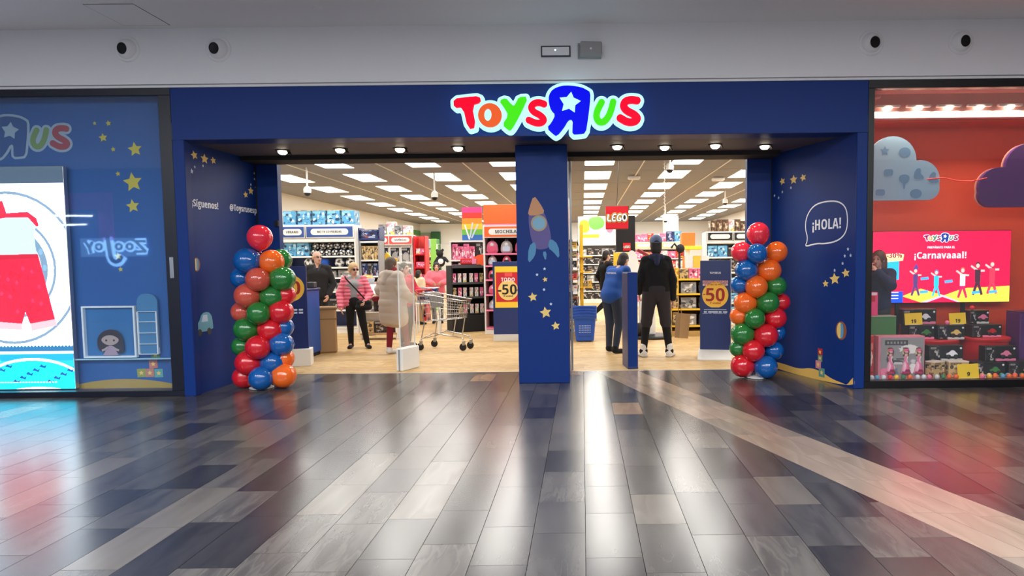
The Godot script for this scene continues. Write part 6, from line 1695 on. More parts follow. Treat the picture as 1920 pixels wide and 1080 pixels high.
	for y in [0.215, 0.545, 0.845, 1.135]:
		stock(yl, "building_set_box", "toy box", "boxes on the yellow edged shelf", "toy set box on the %s board of the yellow edged shelf" % ORD[k], y, -0.43, -0.3, Vector3(0.12, 0.26 if k < 3 else 0.22, 0.3), ["beige", "yellow"], 0.05)
		stock(yl, "building_set_box", "toy box", "boxes on the yellow edged shelf", "wide set box on the %s board of the yellow edged shelf" % ORD[k], y, -0.29, 0.43, Vector3(0.3 if k < 3 else 0.17, 0.22 if k < 3 else 0.2, 0.3), ["dark", "grey"] if k < 3 else ["pink", "beige", "red"], 0.05)
		k += 1
	# 14 right wall shelf with black headers
	var rw := shelving("black_header_shelf", "shelf under black header signs at the right wall", Vector3(3.45, 0, -8.25), 0, 1.25, 2.13, 0.5, [0.12, 0.5, 0.85, 1.2, 1.55, 1.88, 2.13], wh, wh, mats.off_white)
	header(rw, -0.3, 2.03, 0.27, 0.58, 0.2, mats.black, "")
	header(rw, 0.3, 2.03, 0.27, 0.58, 0.2, mats.black, "")
	part(rw, "light_rail", bx(Vector3(1.2, 0.05, 0.06), 0.01), wh, Vector3(0, 1.9, 0.25))
	stock(rw, "upper_box", "toy box", "boxes above the black headers", "grey or brown box above the black headers", 2.145, -0.5, 0.6, Vector3(0.13, 0.28, 0.35), ["grey", "brown", "brown", "white"], 0.0, 0.15)
	k = 0
	for y in [0.135, 0.515, 0.865, 1.215, 1.565]:
		stock(rw, "vehicle_box", "toy box", "boxes under the black headers", "vehicle box on the %s board under the black headers" % ORD[k], y, -0.58, 0.58, Vector3(0.22, 0.3, 0.35), ["dark", "grey", "blue", "navy"], 0.05, 0.3)
		k += 1
	# 15 round plinth with white display behind the tall man
	var rp := thing("round_plinth_display", "white display column on a round black plinth behind the tall man", "display", Vector3(1.3, 0, -5.55))
	part(rp, "plinth", lathed([Vector2(0, 0), Vector2(0.42, 0), Vector2(0.43, 0.02), Vector2(0.42, 0.06), Vector2(0, 0.06)], 36), mats.black)
	part(rp, "column", bx(Vector3(0.3, 1.1, 0.3), 0.03), wh, Vector3(-0.05, 0.61, 0))
	part(rp, "wing", cut(smooth(poly([-20, 60, -34, -60, -22, -90, -2, -80, 10, -20, 24, 60], 0.006), 2), 0.06), wh, Vector3(-0.25, 1.18, 0.05))
	part(rp, "red_board", bx(Vector3(0.36, 0.05, 0.2), 0.006), mat("maroon", rgb(140, 26, 36), 0.5), Vector3(-0.08, 1.62, 0.05), Vector3(0, 0, -0.5))
	part(rp, "black_drum", lathed([Vector2(0, 0.06), Vector2(0.12, 0.06), Vector2(0.12, 0.3), Vector2(0, 0.3)], 20), mats.black, Vector3(-0.24, 0, 0.15))
	# 16 more of the middle distance
	var m1 := shelving("mixed_toy_shelf", "distant mixed toy shelf behind the garment rack", Vector3(-3.0, 0, -15.5), 0, 2.6, 1.9, 0.5, [0.12, 0.5, 0.85, 1.2, 1.55, 1.9], wh, wh, mats.off_white)
	k = 0
	for y in [0.515, 0.865, 1.215, 1.565, 1.915]:
		stock(m1, "toy_carton", "toy box", "cartons on the distant mixed shelf", "mixed carton on the %s board of the distant mixed shelf" % ORD[k], y, -1.2, 1.2, Vector3(0.27, 0.3, 0.35), ["pink", "white", "grey", "yellow", "blue", "pink"], 0.05, 0.35)
		k += 1
	var m2 := shelving("long_toy_shelf", "long low shelf of mixed toys along the far back wall", Vector3(-0.2, 0, -27.6), 0, 9.0, 2.0, 0.6, [0.12, 0.6, 1.1, 1.6, 2.0], wh, wh, mats.off_white)
	k = 0
	for y in [0.615, 1.115, 1.615]:
		stock(m2, "distant_carton", "toy box", "cartons on the far back shelf", "carton on the %s board of the far back shelf" % ORD[k], y, -4.3, 4.3, Vector3(0.5, 0.36, 0.4), ["pink", "white", "blue", "yellow", "red", "grey", "orange"], 0.05, 0.3)
		k += 1
	var bd := thing("black_bird_hook", "black hooked display arm above white bags behind the tall man", "display", Vector3(2.35, 0, -8.9))
	part(bd, "post", tubed([Vector3(0, 0, 0), Vector3(0, 1.75, 0), Vector3(-0.12, 1.9, 0), Vector3(-0.2, 1.8, 0)], 0.03, 8), mats.black)
	part(bd, "head", lathed_ball(0.11, 14), mats.matte_black, Vector3(0.02, 1.78, 0))
	for q in 3:
		var wb := thing("white_gift_bag", "white paper bag standing right of the tall man, %s" % ["left", "middle", "right"][q], "bag", Vector3(2.12 + q * 0.17, 1.345, -6.0 - 0.03 * q))
		part(wb, "bag", cut(poly([-6, 0, -7, -22, 7, -22, 6, 0], 0.011), 0.07), [wh, mats.print_yellow1, wh][q])
		part(wb, "handle", tubed([Vector3(-0.03, 0.24, 0.035), Vector3(-0.02, 0.3, 0.035), Vector3(0.02, 0.3, 0.035), Vector3(0.03, 0.24, 0.035)], 0.006), wh)

func stock_side(es: Node3D, hs: Array) -> void:
	for q in hs.size() - 1:
		for z in 6:
			var k: String = ["yellow", "dark", "white", "red", "dark", "beige"][(q + z * 2) % 6]
			solo("shelf_side_box", bx(Vector3(0.3, 0.13, 0.18), 0.004), mats["print_%s%d" % [k, z % 2]], "boxed toy on the black end-on shelving, %s level, %s from front" % [ORD[q], ORD[z]], "toy box", es.position + Vector3(0.09, hs[q] + 0.083, 1.75 - z * 0.62), Vector3(0, PI / 2, 0), "boxes on the black end-on shelving")

func figure(called: String, label: String, at: Vector3, turn: float, h: float) -> Array:
	var t := thing(called, label, "person", at, turn)
	var s := h / 1.72
	var j := {"pelvis": Vector3(0, 0.93, 0), "waist": Vector3(0, 1.1, 0), "chest": Vector3(0, 1.3, 0), "neck": Vector3(0, 1.46, -0.015), "head": Vector3(0, 1.605, 0.01)}
	for e in [["l", 1.0], ["r", -1.0]]:
		j["sh_" + e[0]] = Vector3(0.175 * e[1], 1.405, -0.01)
		j["el_" + e[0]] = Vector3(0.235 * e[1], 1.14, -0.03)
		j["wr_" + e[0]] = Vector3(0.245 * e[1], 0.9, 0.05)
		j["hip_" + e[0]] = Vector3(0.09 * e[1], 0.91, 0)
		j["kn_" + e[0]] = Vector3(0.1 * e[1], 0.5, 0.02)
		j["an_" + e[0]] = Vector3(0.1 * e[1], 0.085, -0.02)
		j["toe_" + e[0]] = Vector3(0.12 * e[1], 0.03, 0.13)
	for k in j: j[k] *= s
	return [t, j, s]

func cap(a: Vector3, b: Vector3, ra: float, rb: float) -> Array: return [0, a, b, ra, rb]

func hand_prims(w: Vector3, el: Vector3, s: float, side: float, curl: float, palm := Vector3.ZERO) -> Array:
	var d := (w - el).normalized()
	var n := palm if palm != Vector3.ZERO else Vector3(-side, 0, 0)      # palm faces the thigh
	n = (n - d * n.dot(d)).normalized()
	var x := d.cross(n).normalized()
	var p := []
	var knuckle := w + d * 0.085 * s
	for q in 4: p.append(cap(w + d * 0.02 * s + x * (q - 1.5) * 0.012 * s, knuckle + x * (q - 1.5) * 0.019 * s, 0.016 * s, 0.0125 * s))
	var lens := [0.068, 0.078, 0.072, 0.056]
	for q in 4:
		var a: Vector3 = knuckle + x * (q - 1.5) * 0.0195 * s
		var d1 := (d + n * curl * 0.5 + x * (q - 1.5) * 0.06).normalized()
		var b: Vector3 = a + d1 * lens[q] * 0.5 * s
		var d2 := (d + n * curl * 1.6).normalized()
		var c: Vector3 = b + d2 * lens[q] * 0.5 * s
		p.append(cap(a, b, 0.0095 * s, 0.0088 * s)); p.append(cap(b, c, 0.0088 * s, 0.0078 * s))
	var tside := x * (1.0 if x.dot(Vector3(0, 0, 1)) > 0 else -1.0)
	var ta := w + d * 0.03 * s + tside * 0.026 * s
	var tb := ta + (d * 0.7 + tside * 0.7 + n * 0.3).normalized() * 0.035 * s
	p.append(cap(ta, tb, 0.0125 * s, 0.0105 * s)); p.append(cap(tb, tb + (d + n * (0.3 + curl * 0.5) + tside * 0.15).normalized() * 0.032 * s, 0.0105 * s, 0.009 * s))
	return p

var SKIN := Color(0.62, 0.36, 0.26)

func make_body(g: Array, look := Basis.IDENTITY, o := {}) -> void:
	var t: Node3D = g[0]; var j: Dictionary = g[1]; var s: float = g[2]
	var mb := MB.new()
	var p := [cap(j.pelvis, j.waist, 0.1 * s, 0.09 * s), cap(j.waist, j.chest, 0.09 * s, 0.1 * s), cap(j.chest, j.neck, 0.09 * s, 0.052 * s), cap(j.neck, j.head - look * Vector3(0, 0.04, -0.01) * s, 0.05 * s, 0.05 * s)]
	for e in ["l", "r"]:
		p.append(cap(j.chest.lerp(j["sh_" + e], 0.3), j["sh_" + e], 0.06 * s, 0.045 * s))
		p.append(cap(j["sh_" + e], j["el_" + e], 0.043 * s, 0.034 * s)); p.append(cap(j["el_" + e], j["wr_" + e], 0.034 * s, 0.026 * s))
		p.append(cap(j["hip_" + e], j["kn_" + e], 0.075 * s, 0.05 * s)); p.append(cap(j["kn_" + e], j["an_" + e], 0.05 * s, 0.034 * s))
		p.append(cap(j["an_" + e], j["toe_" + e], 0.034 * s, 0.024 * s))
	mb.net(p, 0.02 * s, 0.03 * s, Vector2.ZERO, 0.004)
	for e in [["l", 1.0], ["r", -1.0]]: mb.net(hand_prims(j["wr_" + e[0]], j["el_" + e[0]], s, e[1], o.get("curl_" + e[0], 0.5), o.get("palm_" + e[0], Vector3.ZERO)), 0.0055 * s, 0.008 * s)
	for q in mb.v.size(): mb.c[q] = o.get("skin", SKIN)
	# head
	var hd: Vector3 = j.head
	var f := func(x: float, y: float, z: float) -> Vector3: return hd + look * (Vector3(x, y, z) * s)
	var hp := [[1, f.call(0, 0.03, -0.012), Vector3(0.074, 0.092, 0.09) * s, look], [1, f.call(0, -0.035, 0.02), Vector3(0.056, 0.08, 0.066) * s, look], cap(f.call(0, -0.085, 0.05), f.call(0, -0.06, 0.045), 0.03 * s, 0.035 * s),
		cap(f.call(0, 0.015, 0.08), f.call(0, -0.028, 0.098), 0.009 * s, 0.0145 * s), cap(f.call(0, -0.03, 0.09), f.call(0, -0.034, 0.082), 0.02 * s, 0.02 * s), cap(f.call(-0.035, 0.032, 0.07), f.call(0.035, 0.032, 0.07), 0.012 * s, 0.012 * s), cap(f.call(-0.018, -0.058, 0.08), f.call(0.018, -0.058, 0.08), 0.01 * s, 0.01 * s), cap(j.neck, f.call(0, -0.04, -0.02), 0.05 * s, 0.05 * s)]
	for e in [-1.0, 1.0]: hp.append([1, f.call(0.078 * e, -0.005, -0.01), Vector3(0.012, 0.032, 0.02) * s, look])
	var tone: Color = o.get("skin", SKIN)
	var eyes := [f.call(-0.031, 0.008, 0.078), f.call(0.031, 0.008, 0.078)]
	var mouth: Vector3 = f.call(0, -0.058, 0.09)
	var inv := look.inverse()
	var paint := func(v: Vector3) -> Color:
		for y in eyes:
			var d: Vector3 = inv * (v - y)
			if Vector2(d.x, d.y * 1.7).length() < 0.014 * s and d.z > -0.02: return Color(0.05, 0.035, 0.03)
			d = inv * (v - y) - Vector3(0, 0.024, 0) * s
			if Vector2(d.x * 0.55, d.y * 1.8).length() < 0.0115 * s and d.z > -0.03: return tone * 0.4
		var m := inv * (v - mouth)
		if absf(m.x) < 0.024 * s and absf(m.y) < 0.0065 * s and m.z > -0.03: return Color(0.42, 0.14, 0.12)
		return tone
	mb.net(hp, 0.0075 * s, 0.014 * s, Vector2.ZERO, -9.0, paint)
	var sm := mat("skin")
	sm.vertex_color_use_as_albedo = true
	sm.roughness = 0.55
	sm.subsurf_scatter_enabled = true; sm.subsurf_scatter_strength = 0.08
	part(t, "body", mb.mesh(), sm)

func hair(g: Array, look: Basis, m: Material, back := 0.0, long := 0.0, called := "hair", vol := 0.0) -> void:
	var s: float = g[2]
	var hd: Vector3 = g[1].head
	var mb := MB.new()
	var f := func(x: float, y: float, z: float) -> Vector3: return hd + look * (Vector3(x, y, z) * s)
	var p := [[1, f.call(0, 0.042, -0.02), Vector3(0.084 + vol, 0.098 + vol, 0.094 + vol) * s, look], [1, f.call(0, -0.01 - back, -0.05), Vector3(0.08 + vol, 0.08 + back, 0.06 + vol) * s, look]]
	if long > 0.0:
		for e in [-1, 1]: p.append(cap(f.call(0.055 * e, 0.0, -0.05), f.call(0.06 * e, -long, -0.06), 0.05 * s, 0.045 * s))
		p.append(cap(f.call(0, 0.0, -0.06), f.call(0, -long, -0.08), 0.06 * s, 0.05 * s))
	p.append([1, f.call(0, -0.03, 0.085), Vector3(0.066, 0.1, 0.075) * s, look, -1])
	mb.net(p, 0.009 * s, 0.02 * s)
	part(g[0], called, mb.mesh(), m)

func torso_prims(j: Dictionary, s: float, r: float, low: Vector3, shoulder := 1.0) -> Array:
	var p := []
	var fl: Vector3 = (j.sh_l - j.sh_r)
	for e in [["l", 1.0], ["r", -1.0]]:
		var sh: Vector3 = j["sh_" + e[0]]
		var side: Vector3 = fl.normalized() * e[1]
		p.append(cap(low + side * 0.075 * s, j.waist + side * 0.065 * s, r * 1.0, r * 0.95))
		p.append(cap(j.waist + side * 0.065 * s, j.chest + side * 0.085 * s, r * 0.95, r * 1.02))
		p.append(cap(j.chest + side * 0.085 * s, j.neck.lerp(sh, 0.62) - Vector3(0, 0.045, 0) * s, r * 1.02, r * 0.6))
		p.append(cap(j.neck.lerp(sh, 0.25) - Vector3(0, 0.01, 0) * s, sh, 0.055 * s, 0.062 * s * shoulder))
	p.append(cap(low, j.chest, r * 1.02, r * 1.06))
	return p

func sleeve_prims(j: Dictionary, s: float, r: float, e: String, cut_at := 0.97) -> Array:
	return [cap(j["sh_" + e], j["el_" + e], r * 1.12, r), cap(j["el_" + e], j["el_" + e].lerp(j["wr_" + e], cut_at), r, r * 0.85)]

func garment(t: Node3D, called: String, p: Array, m: Material, cell := 0.015, quilt := Vector2.ZERO, k := 0.035, ymin := -9.0) -> MeshInstance3D:
	var mb := MB.new()
	mb.net(p, cell, k, quilt, ymin)
	return part(t, called, mb.mesh(), m)

func trousers(g: Array, m: Material, r := 1.0, to := 0.96) -> void:
	var j: Dictionary = g[1]; var s: float = g[2]
	var p := [cap(j.pelvis + Vector3(-0.05, 0.05, 0) * s, j.pelvis + Vector3(0.05, 0.05, 0) * s, 0.115 * s * r, 0.115 * s * r), cap(j.pelvis + Vector3(0, 0.06, 0) * s, j.pelvis - Vector3(0, 0.005, 0) * s, 0.12 * s, 0.122 * s)]
	for e in ["l", "r"]:
		p.append(cap(j["hip_" + e], j["kn_" + e], 0.098 * s * r, 0.07 * s * r))
		p.append(cap(j["kn_" + e], j["kn_" + e].lerp(j["an_" + e], to), 0.07 * s * r, 0.052 * s * r))
	garment(g[0], "trousers", p, m, 0.014 * s, Vector2.ZERO, 0.025)

func shoes(g: Array, m: Material, sole: Material = null, high := 0.0) -> void:
	var j: Dictionary = g[1]; var s: float = g[2]
	for e in ["l", "r"]:
		var an: Vector3 = j["an_" + e]; var toe: Vector3 = j["toe_" + e]
		var d := (toe - an) * Vector3(1, 0.4, 1)
		var lowest := minf(an.y - 0.08 * s, toe.y - 0.035 * s)
		var p := [cap(an - d * 0.12 - Vector3(0, 0.035, 0) * s, toe, 0.045 * s, 0.04 * s), cap(an - Vector3(0, 0.02, 0) * s, an + Vector3(0, 0.02 + high, 0) * s, 0.048 * s, 0.05 * s)]
		garment(g[0], "shoe", p, m, 0.01 * s, Vector2.ZERO, 0.02, maxf(lowest, 0.004))
		if sole: part(g[0], "shoe_sole", bx(Vector3(0.085, 0.03, 0.26) * s, 0.01), sole, (an + toe) / 2 * Vector3(1, 0, 1) + Vector3(0, 0.017 * s, 0) - d * 0.08, Vector3(0, atan2(d.x, d.z), 0))

func glasses(g: Array, look: Basis, m: Material, tall := 0.014) -> void:
	var s: float = g[2]
	var o := Node3D.new()
	o.name = "glasses"
	g[0].add_child(o, true)
	o.transform = Transform3D(look, g[1].head)
	for e in [-1.0, 1.0]:
		part(o, "lens", cut(pill(0.05 * s, tall * 2 * s, tall * 0.7 * s, 4), 0.004), m, Vector3(0.032 * e, 0.006, 0.097) * s)
		part(o, "temple", tubed([Vector3(0.058 * e, 0.01, 0.095) * s, Vector3(0.08 * e, 0.008, 0.0) * s], 0.003, 5), m)

func people() -> void:
	var black := mat("cloth_black", rgb(24, 23, 26), 0.9)
	var jet := mat("cloth_jet", rgb(15, 15, 17), 0.92)
	var char_ := mat("cloth_charcoal", rgb(52, 50, 54), 0.9)
	var h_grey := mat("hair_grey", rgb(128, 116, 104), 0.7)
	var h_dark := mat("hair_dark", rgb(34, 26, 22), 0.6)
	var h_brown := mat("hair_brown", rgb(104, 72, 50), 0.6)
	# 1 bald man in a black jacket
	var g := figure("person", "balding person in black zip jacket and glasses standing behind pink jacket", Vector3(-5.0, 0, -5.2), 0.15, 1.74)
	var j: Dictionary = g[1]
	var look := Basis(Vector3.UP, 0.65)
	j.wr_l = Vector3(0.2, 0.92, 0.1); j.el_l = Vector3(0.27, 1.13, -0.02)
	make_body(g, look)
	garment(g[0], "jacket", torso_prims(j, 1.0, 0.122, j.pelvis - Vector3(0, 0.03, 0)) + sleeve_prims(j, 1, 0.058, "l") + sleeve_prims(j, 1, 0.058, "r"), black, 0.015, Vector2.ZERO, 0.025)
	garment(g[0], "collar", [cap(j.neck + Vector3(-0.05, 0.0, 0.03), j.neck + Vector3(-0.03, -0.1, 0.12), 0.03, 0.015), cap(j.neck + Vector3(0.05, 0.0, 0.03), j.neck + Vector3(0.03, -0.1, 0.12), 0.03, 0.015), cap(j.neck + Vector3(-0.05, 0.01, -0.03), j.neck + Vector3(0.05, 0.01, -0.03), 0.035, 0.035)], char_, 0.012)
	trousers(g, black); shoes(g, jet)
	hair_ring(g, look, h_grey)
	glasses(g, look, mats.dark_grey, 0.011)
	# 2 woman in a pink puffer jacket
	g = figure("person", "short haired person in pink quilted jacket with black shoulder bag", Vector3(-4.05, 0, -4.38), 0.2, 1.5)
	j = g[1]
	var s: float = g[2]
	look = Basis(Vector3.UP, 0.55) * Basis(Vector3.RIGHT, 0.1)
	j.an_l = Vector3(0.2, 0.075, 0.06); j.toe_l = Vector3(0.25, 0.03, 0.18); j.kn_l = Vector3(0.14, 0.43, 0.06)
	j.wr_r = Vector3(-0.22, 0.74, 0.12); j.el_r = Vector3(-0.25, 0.97, 0.0)
	j.wr_l = Vector3(0.2, 0.84, 0.18); j.el_l = Vector3(0.26, 0.97, 0.0)
	make_body(g, look, {"curl_l": 0.9})
	var pinkc := mat("quilt_pink", rgb(226, 112, 132), 0.55)
	garment(g[0], "shirt", torso_prims(j, s, 0.106 * s, j.pelvis + Vector3(0, 0.02, -0.01)), mats.print_grey0, 0.015)
	var jp := []
	for e in [["l", 1.0], ["r", -1.0]]:
		var o := Vector3(0.085 * e[1], 0, 0)
		jp.append(cap(j.pelvis + o + Vector3(0.02 * e[1], 0.0, -0.01), j.waist + o, 0.092, 0.09)); jp.append(cap(j.waist + o, j.chest + o * 0.9, 0.09, 0.088)); jp.append(cap(j.chest + o * 0.9, j["sh_" + e[0]] - Vector3(0, 0.02, 0), 0.085, 0.06))
		jp += sleeve_prims(j, s, 0.056, e[0])
	jp.append(cap(j.pelvis - Vector3(0, 0, 0.06), j.chest - Vector3(0, 0, 0.05), 0.09, 0.1))
	garment(g[0], "puffer_jacket", jp, pinkc, 0.013, Vector2(0.013, 0.062), 0.02)
	trousers(g, jet); shoes(g, black)
	hair(g, look, mat("hair_blond", rgb(196, 164, 120), 0.7), 0.0, 0.0, "hair", 0.012)
	glasses(g, look, mats.black, 0.02)
	var bag := thing("shoulder_bag", "black shoulder bag hanging at the pink jacket's hip", "bag", g[0].transform * Vector3(0.17, 0.68, 0.2), 0.3)
	garment(bag, "bag", [cap(Vector3(-0.09, 0.06, 0), Vector3(0.09, 0.06, 0), 0.055, 0.055), cap(Vector3(-0.08, 0.14, 0), Vector3(0.08, 0.14, 0), 0.045, 0.045)], jet, 0.013)
	part(bag, "strap", tubed([Vector3(0.05, 0.17, 0.0), Vector3(-0.12, 0.38, 0.0), Vector3(-0.28, 0.56, -0.06), Vector3(-0.3, 0.6, -0.18), Vector3(-0.2, 0.42, -0.34), Vector3(0.0, 0.2, -0.26)], 0.014, 6), jet)
	# 3 woman in a long pale quilted coat, from behind
	g = figure("person", "person in long cream quilted coat and burgundy trousers seen from behind", Vector3(-3.14, 0, -3.5), PI - 0.6, 1.58)
	j = g[1]; s = g[2]
	look = Basis(Vector3.UP, -0.35)
	j.an_r = Vector3(-0.12, 0.08, 0.2); j.toe_r = Vector3(-0.12, 0.03, 0.33); j.kn_r = Vector3(-0.11, 0.47, 0.14)
	j.wr_l = Vector3(0.2, 0.86, 0.22); j.wr_r = Vector3(-0.2, 0.9, 0.24); j.el_r = Vector3(-0.27, 1.06, -0.02); j.el_l = Vector3(0.27, 1.06, -0.02)
	make_body(g, look)
	var cream := mat("quilt_cream", rgb(190, 174, 158), 0.65)
	var cp := torso_prims(j, s, 0.15, j.pelvis)
	for x in [-0.09, 0.0, 0.09]: cp.append(cap(j.pelvis + Vector3(x, 0, 0), Vector3(x * 1.3, 0.6, 0.02), 0.16, 0.155))
	cp += sleeve_prims(j, s, 0.082, "l") + sleeve_prims(j, s, 0.082, "r")
	garment(g[0], "quilted_coat", cp, cream, 0.015, Vector2(0.009, 0.115), 0.04)
	garment(g[0], "hood", [cap(j.neck + Vector3(-0.07, -0.02, -0.05), j.neck + Vector3(0.07, -0.02, -0.05), 0.07, 0.07), cap(j.neck + Vector3(0, -0.02, -0.08), j.neck + Vector3(0, -0.14, -0.15), 0.08, 0.05)], cream, 0.014)
	garment(g[0], "scarf", [cap(j.neck + Vector3(-0.05, 0.05, 0.02), j.neck + Vector3(0.05, 0.05, 0.02), 0.055, 0.055), cap(j.neck + Vector3(-0.06, 0.04, -0.03), j.neck + Vector3(0.06, 0.04, -0.03), 0.04, 0.04)], mat("cloth_burgundy", rgb(128, 22, 40), 0.85), 0.012)
	trousers(g, mats.cloth_burgundy, 0.95, 0.9); shoes(g, mats.white)
	hair(g, look, mat("hair_ash", rgb(92, 74, 62), 0.6), 0.04, 0.1, "hair", 0.012)
	var hb := thing("handbag", "burgundy handbag held beside the long cream coat", "bag", Vector3(-3.42, 0.86, -3.78), 0.6)
	garment(hb, "bag", [cap(Vector3(-0.1, 0.05, 0), Vector3(0.1, 0.05, 0), 0.045, 0.045), cap(Vector3(-0.07, 0.2, 0), Vector3(0.07, 0.2, 0), 0.03, 0.03)], mats.cloth_burgundy, 0.014)
	part(hb, "handle", tubed([Vector3(-0.06, 0.22, 0), Vector3(-0.05, 0.34, 0), Vector3(0.05, 0.34, 0), Vector3(0.06, 0.22, 0)], 0.009), mats.cloth_burgundy)
	# 4 person in red pushing the cart, mostly hidden
	g = figure("person", "person in red jacket at the shopping cart handle, half hidden by the coat", Vector3(-3.2, 0, -4.55), 1.15, 1.5)
	j = g[1]; s = g[2]
	j.wr_l = Vector3(0.16, 0.98, 0.24); j.el_l = Vector3(0.24, 1.02, 0.04); j.wr_r = Vector3(-0.16, 0.98, 0.24); j.el_r = Vector3(-0.24, 1.02, 0.08)
	make_body(g, Basis.IDENTITY, {"curl_l": 1.2, "curl_r": 1.2})
	var redc := mat("cloth_red", rgb(205, 40, 66), 0.8)
	garment(g[0], "jacket", torso_prims(j, s, 0.125 * s, j.pelvis) + sleeve_prims(j, s, 0.07, "l") + sleeve_prims(j, s, 0.07, "r"), redc, 0.016)
	trousers(g, char_); shoes(g, black)
	hair(g, Basis.IDENTITY, h_dark, 0.03, 0.08)
	# 5, 6 small figures in the distance
	g = figure("person", "dark haired person in pink coat beyond the black packet display", Vector3(-3.62, 0, -9.3), 0.2, 1.5)
	j = g[1]; s = g[2]
	j.wr_l = Vector3(0.12, 1.0, 0.2); j.el_l = Vector3(0.28, 1.05, 0.02); j.wr_r = Vector3(-0.12, 1.0, 0.2); j.el_r = Vector3(-0.28, 1.05, 0.02)
	make_body(g)
	garment(g[0], "coat", torso_prims(j, s, 0.15 * s, j.pelvis) + sleeve_prims(j, s, 0.085, "l") + sleeve_prims(j, s, 0.085, "r"), mat("cloth_rose", rgb(226, 108, 124), 0.8), 0.018)
	trousers(g, char_); shoes(g, black)
	hair(g, Basis.IDENTITY, h_dark, 0.03, 0.04, "hair", 0.01)
	g = figure("person", "small person in cream coat left of the pink coat in the distance", Vector3(-4.0, 0, -9.0), 2.4, 1.32)
	j = g[1]; s = g[2]
	make_body(g)
	garment(g[0], "coat", torso_prims(j, s, 0.16 * s, j.pelvis - Vector3(0, 0.15, 0)) + sleeve_prims(j, s, 0.075, "l") + sleeve_prims(j, s, 0.075, "r"), mat("cloth_ivory", rgb(226, 204, 170), 0.8), 0.018)
	trousers(g, mats.card); shoes(g, black)
	hair(g, Basis.IDENTITY, h_dark, 0.03, 0.06)
	# 7 man in dark jacket walking to the right
	g = figure("person", "person in dark suit jacket walking right in the distance, heel raised", Vector3(0.58, 0, -8.9), 2.1, 1.74)
	j = g[1]
	j.kn_r = Vector3(-0.1, 0.52, -0.08); j.an_r = Vector3(-0.1, 0.26, -0.42); j.toe_r = Vector3(-0.1, 0.1, -0.38)
	j.kn_l = Vector3(0.1, 0.5, 0.12); j.an_l = Vector3(0.1, 0.085, 0.14); j.toe_l = Vector3(0.11, 0.03, 0.3)
	j.el_r = Vector3(-0.22, 1.14, 0.1); j.wr_r = Vector3(-0.15, 1.05, 0.32); j.el_l = Vector3(0.23, 1.15, -0.1)
	make_body(g, Basis(Vector3.RIGHT, 0.2))
	garment(g[0], "suit_jacket", torso_prims(j, 1, 0.125, j.pelvis - Vector3(0, 0.1, 0)) + sleeve_prims(j, 1, 0.062, "l") + sleeve_prims(j, 1, 0.062, "r"), jet)
	trousers(g, jet); shoes(g, mat("shoe_tan", rgb(206, 176, 140), 0.6))
	hair(g, Basis(Vector3.RIGHT, 0.2), h_dark, 0.02)
	# 8 shop assistant in blue bending over
	g = figure("person", "person in blue shop shirt and jeans bending forward beside the blue gate", Vector3(0.5, 0, -3.4), PI - 0.75, 1.7)
	j = g[1]
	j.pelvis = Vector3(0, 0.94, -0.06); j.hip_l = Vector3(0.09, 0.92, -0.05); j.hip_r = Vector3(-0.09, 0.92, -0.05)
	j.waist = Vector3(0, 1.1, -0.01); j.chest = Vector3(0, 1.27, 0.08); j.neck = Vector3(0, 1.39, 0.18); j.head = Vector3(0, 1.5, 0.27)
	j.sh_l = Vector3(0.17, 1.35, 0.13); j.sh_r = Vector3(-0.17, 1.35, 0.13); j.el_l = Vector3(0.2, 1.1, 0.24); j.el_r = Vector3(-0.2, 1.1, 0.24); j.wr_l = Vector3(0.14, 1.02, 0.46); j.wr_r = Vector3(-0.14, 1.02, 0.46)
	j.an_l = Vector3(0.14, 0.085, 0.04); j.toe_l = Vector3(0.17, 0.03, 0.2); j.an_r = Vector3(-0.12, 0.085, -0.1); j.toe_r = Vector3(-0.14, 0.03, 0.06)
	look = Basis(Vector3.RIGHT, 0.4)
	make_body(g, look)
	var sh := garment(g[0], "shirt", torso_prims(j, 1, 0.108, j.pelvis + Vector3(0, 0.03, 0)) + [cap(j.pelvis + Vector3(-0.06, 0.0, 0), j.pelvis + Vector3(0.06, 0.0, 0), 0.128, 0.128), cap(j.pelvis - Vector3(0, 0.0, 0.025), j.waist, 0.132, 0.118)] + sleeve_prims(j, 1, 0.055, "l", 0.2) + sleeve_prims(j, 1, 0.055, "r", 0.2), mat("cloth_blue", rgb(30, 78, 156), 0.85))
	var bw := word(g[0], "TOYSRUS", 0.2, Vector3(0, 1.3, -0.045), mats.sticker_white, Vector3(0.5, PI, 0))
	trousers(g, mat("denim", rgb(44, 54, 72), 0.9)); shoes(g, jet)
	hair(g, look, h_dark, 0.03, 0.0)
	# 9 tall man from behind with cap and paper bag
	g = figure("person", "tall person in black hoodie and grey cap seen from behind, holding paper bag", Vector3(1.14, 0, -2.85), PI, 1.86)
	j = g[1]; s = g[2]
	j.an_l = Vector3(-0.0, 0.1, -0.02)
	j.an_l = Vector3(0.2, 0.1, 0.0); j.toe_l = Vector3(0.24, 0.035, 0.15); j.kn_l = Vector3(0.15, 0.54, 0.03)
	j.an_r = Vector3(-0.2, 0.1, -0.02); j.toe_r = Vector3(-0.26, 0.035, 0.12); j.kn_r = Vector3(-0.15, 0.54, 0.03)
	j.wr_r = Vector3(-0.27, 0.9, 0.06); j.el_r = Vector3(-0.26, 1.2, -0.03)
	j.sh_l = Vector3(0.17, 1.5, -0.01); j.sh_r = Vector3(-0.17, 1.5, -0.01)
	j.el_l = Vector3(0.26, 1.2, -0.02); j.wr_l = Vector3(0.25, 1.0, 0.14)
	make_body(g, Basis.IDENTITY, {"curl_r": 1.5})
	garment(g[0], "hoodie", torso_prims(j, s, 0.122 * s, j.pelvis + Vector3(0, 0.04, 0)) + sleeve_prims(j, s, 0.06, "l") + sleeve_prims(j, s, 0.06, "r"), jet, 0.015, Vector2.ZERO, 0.025)
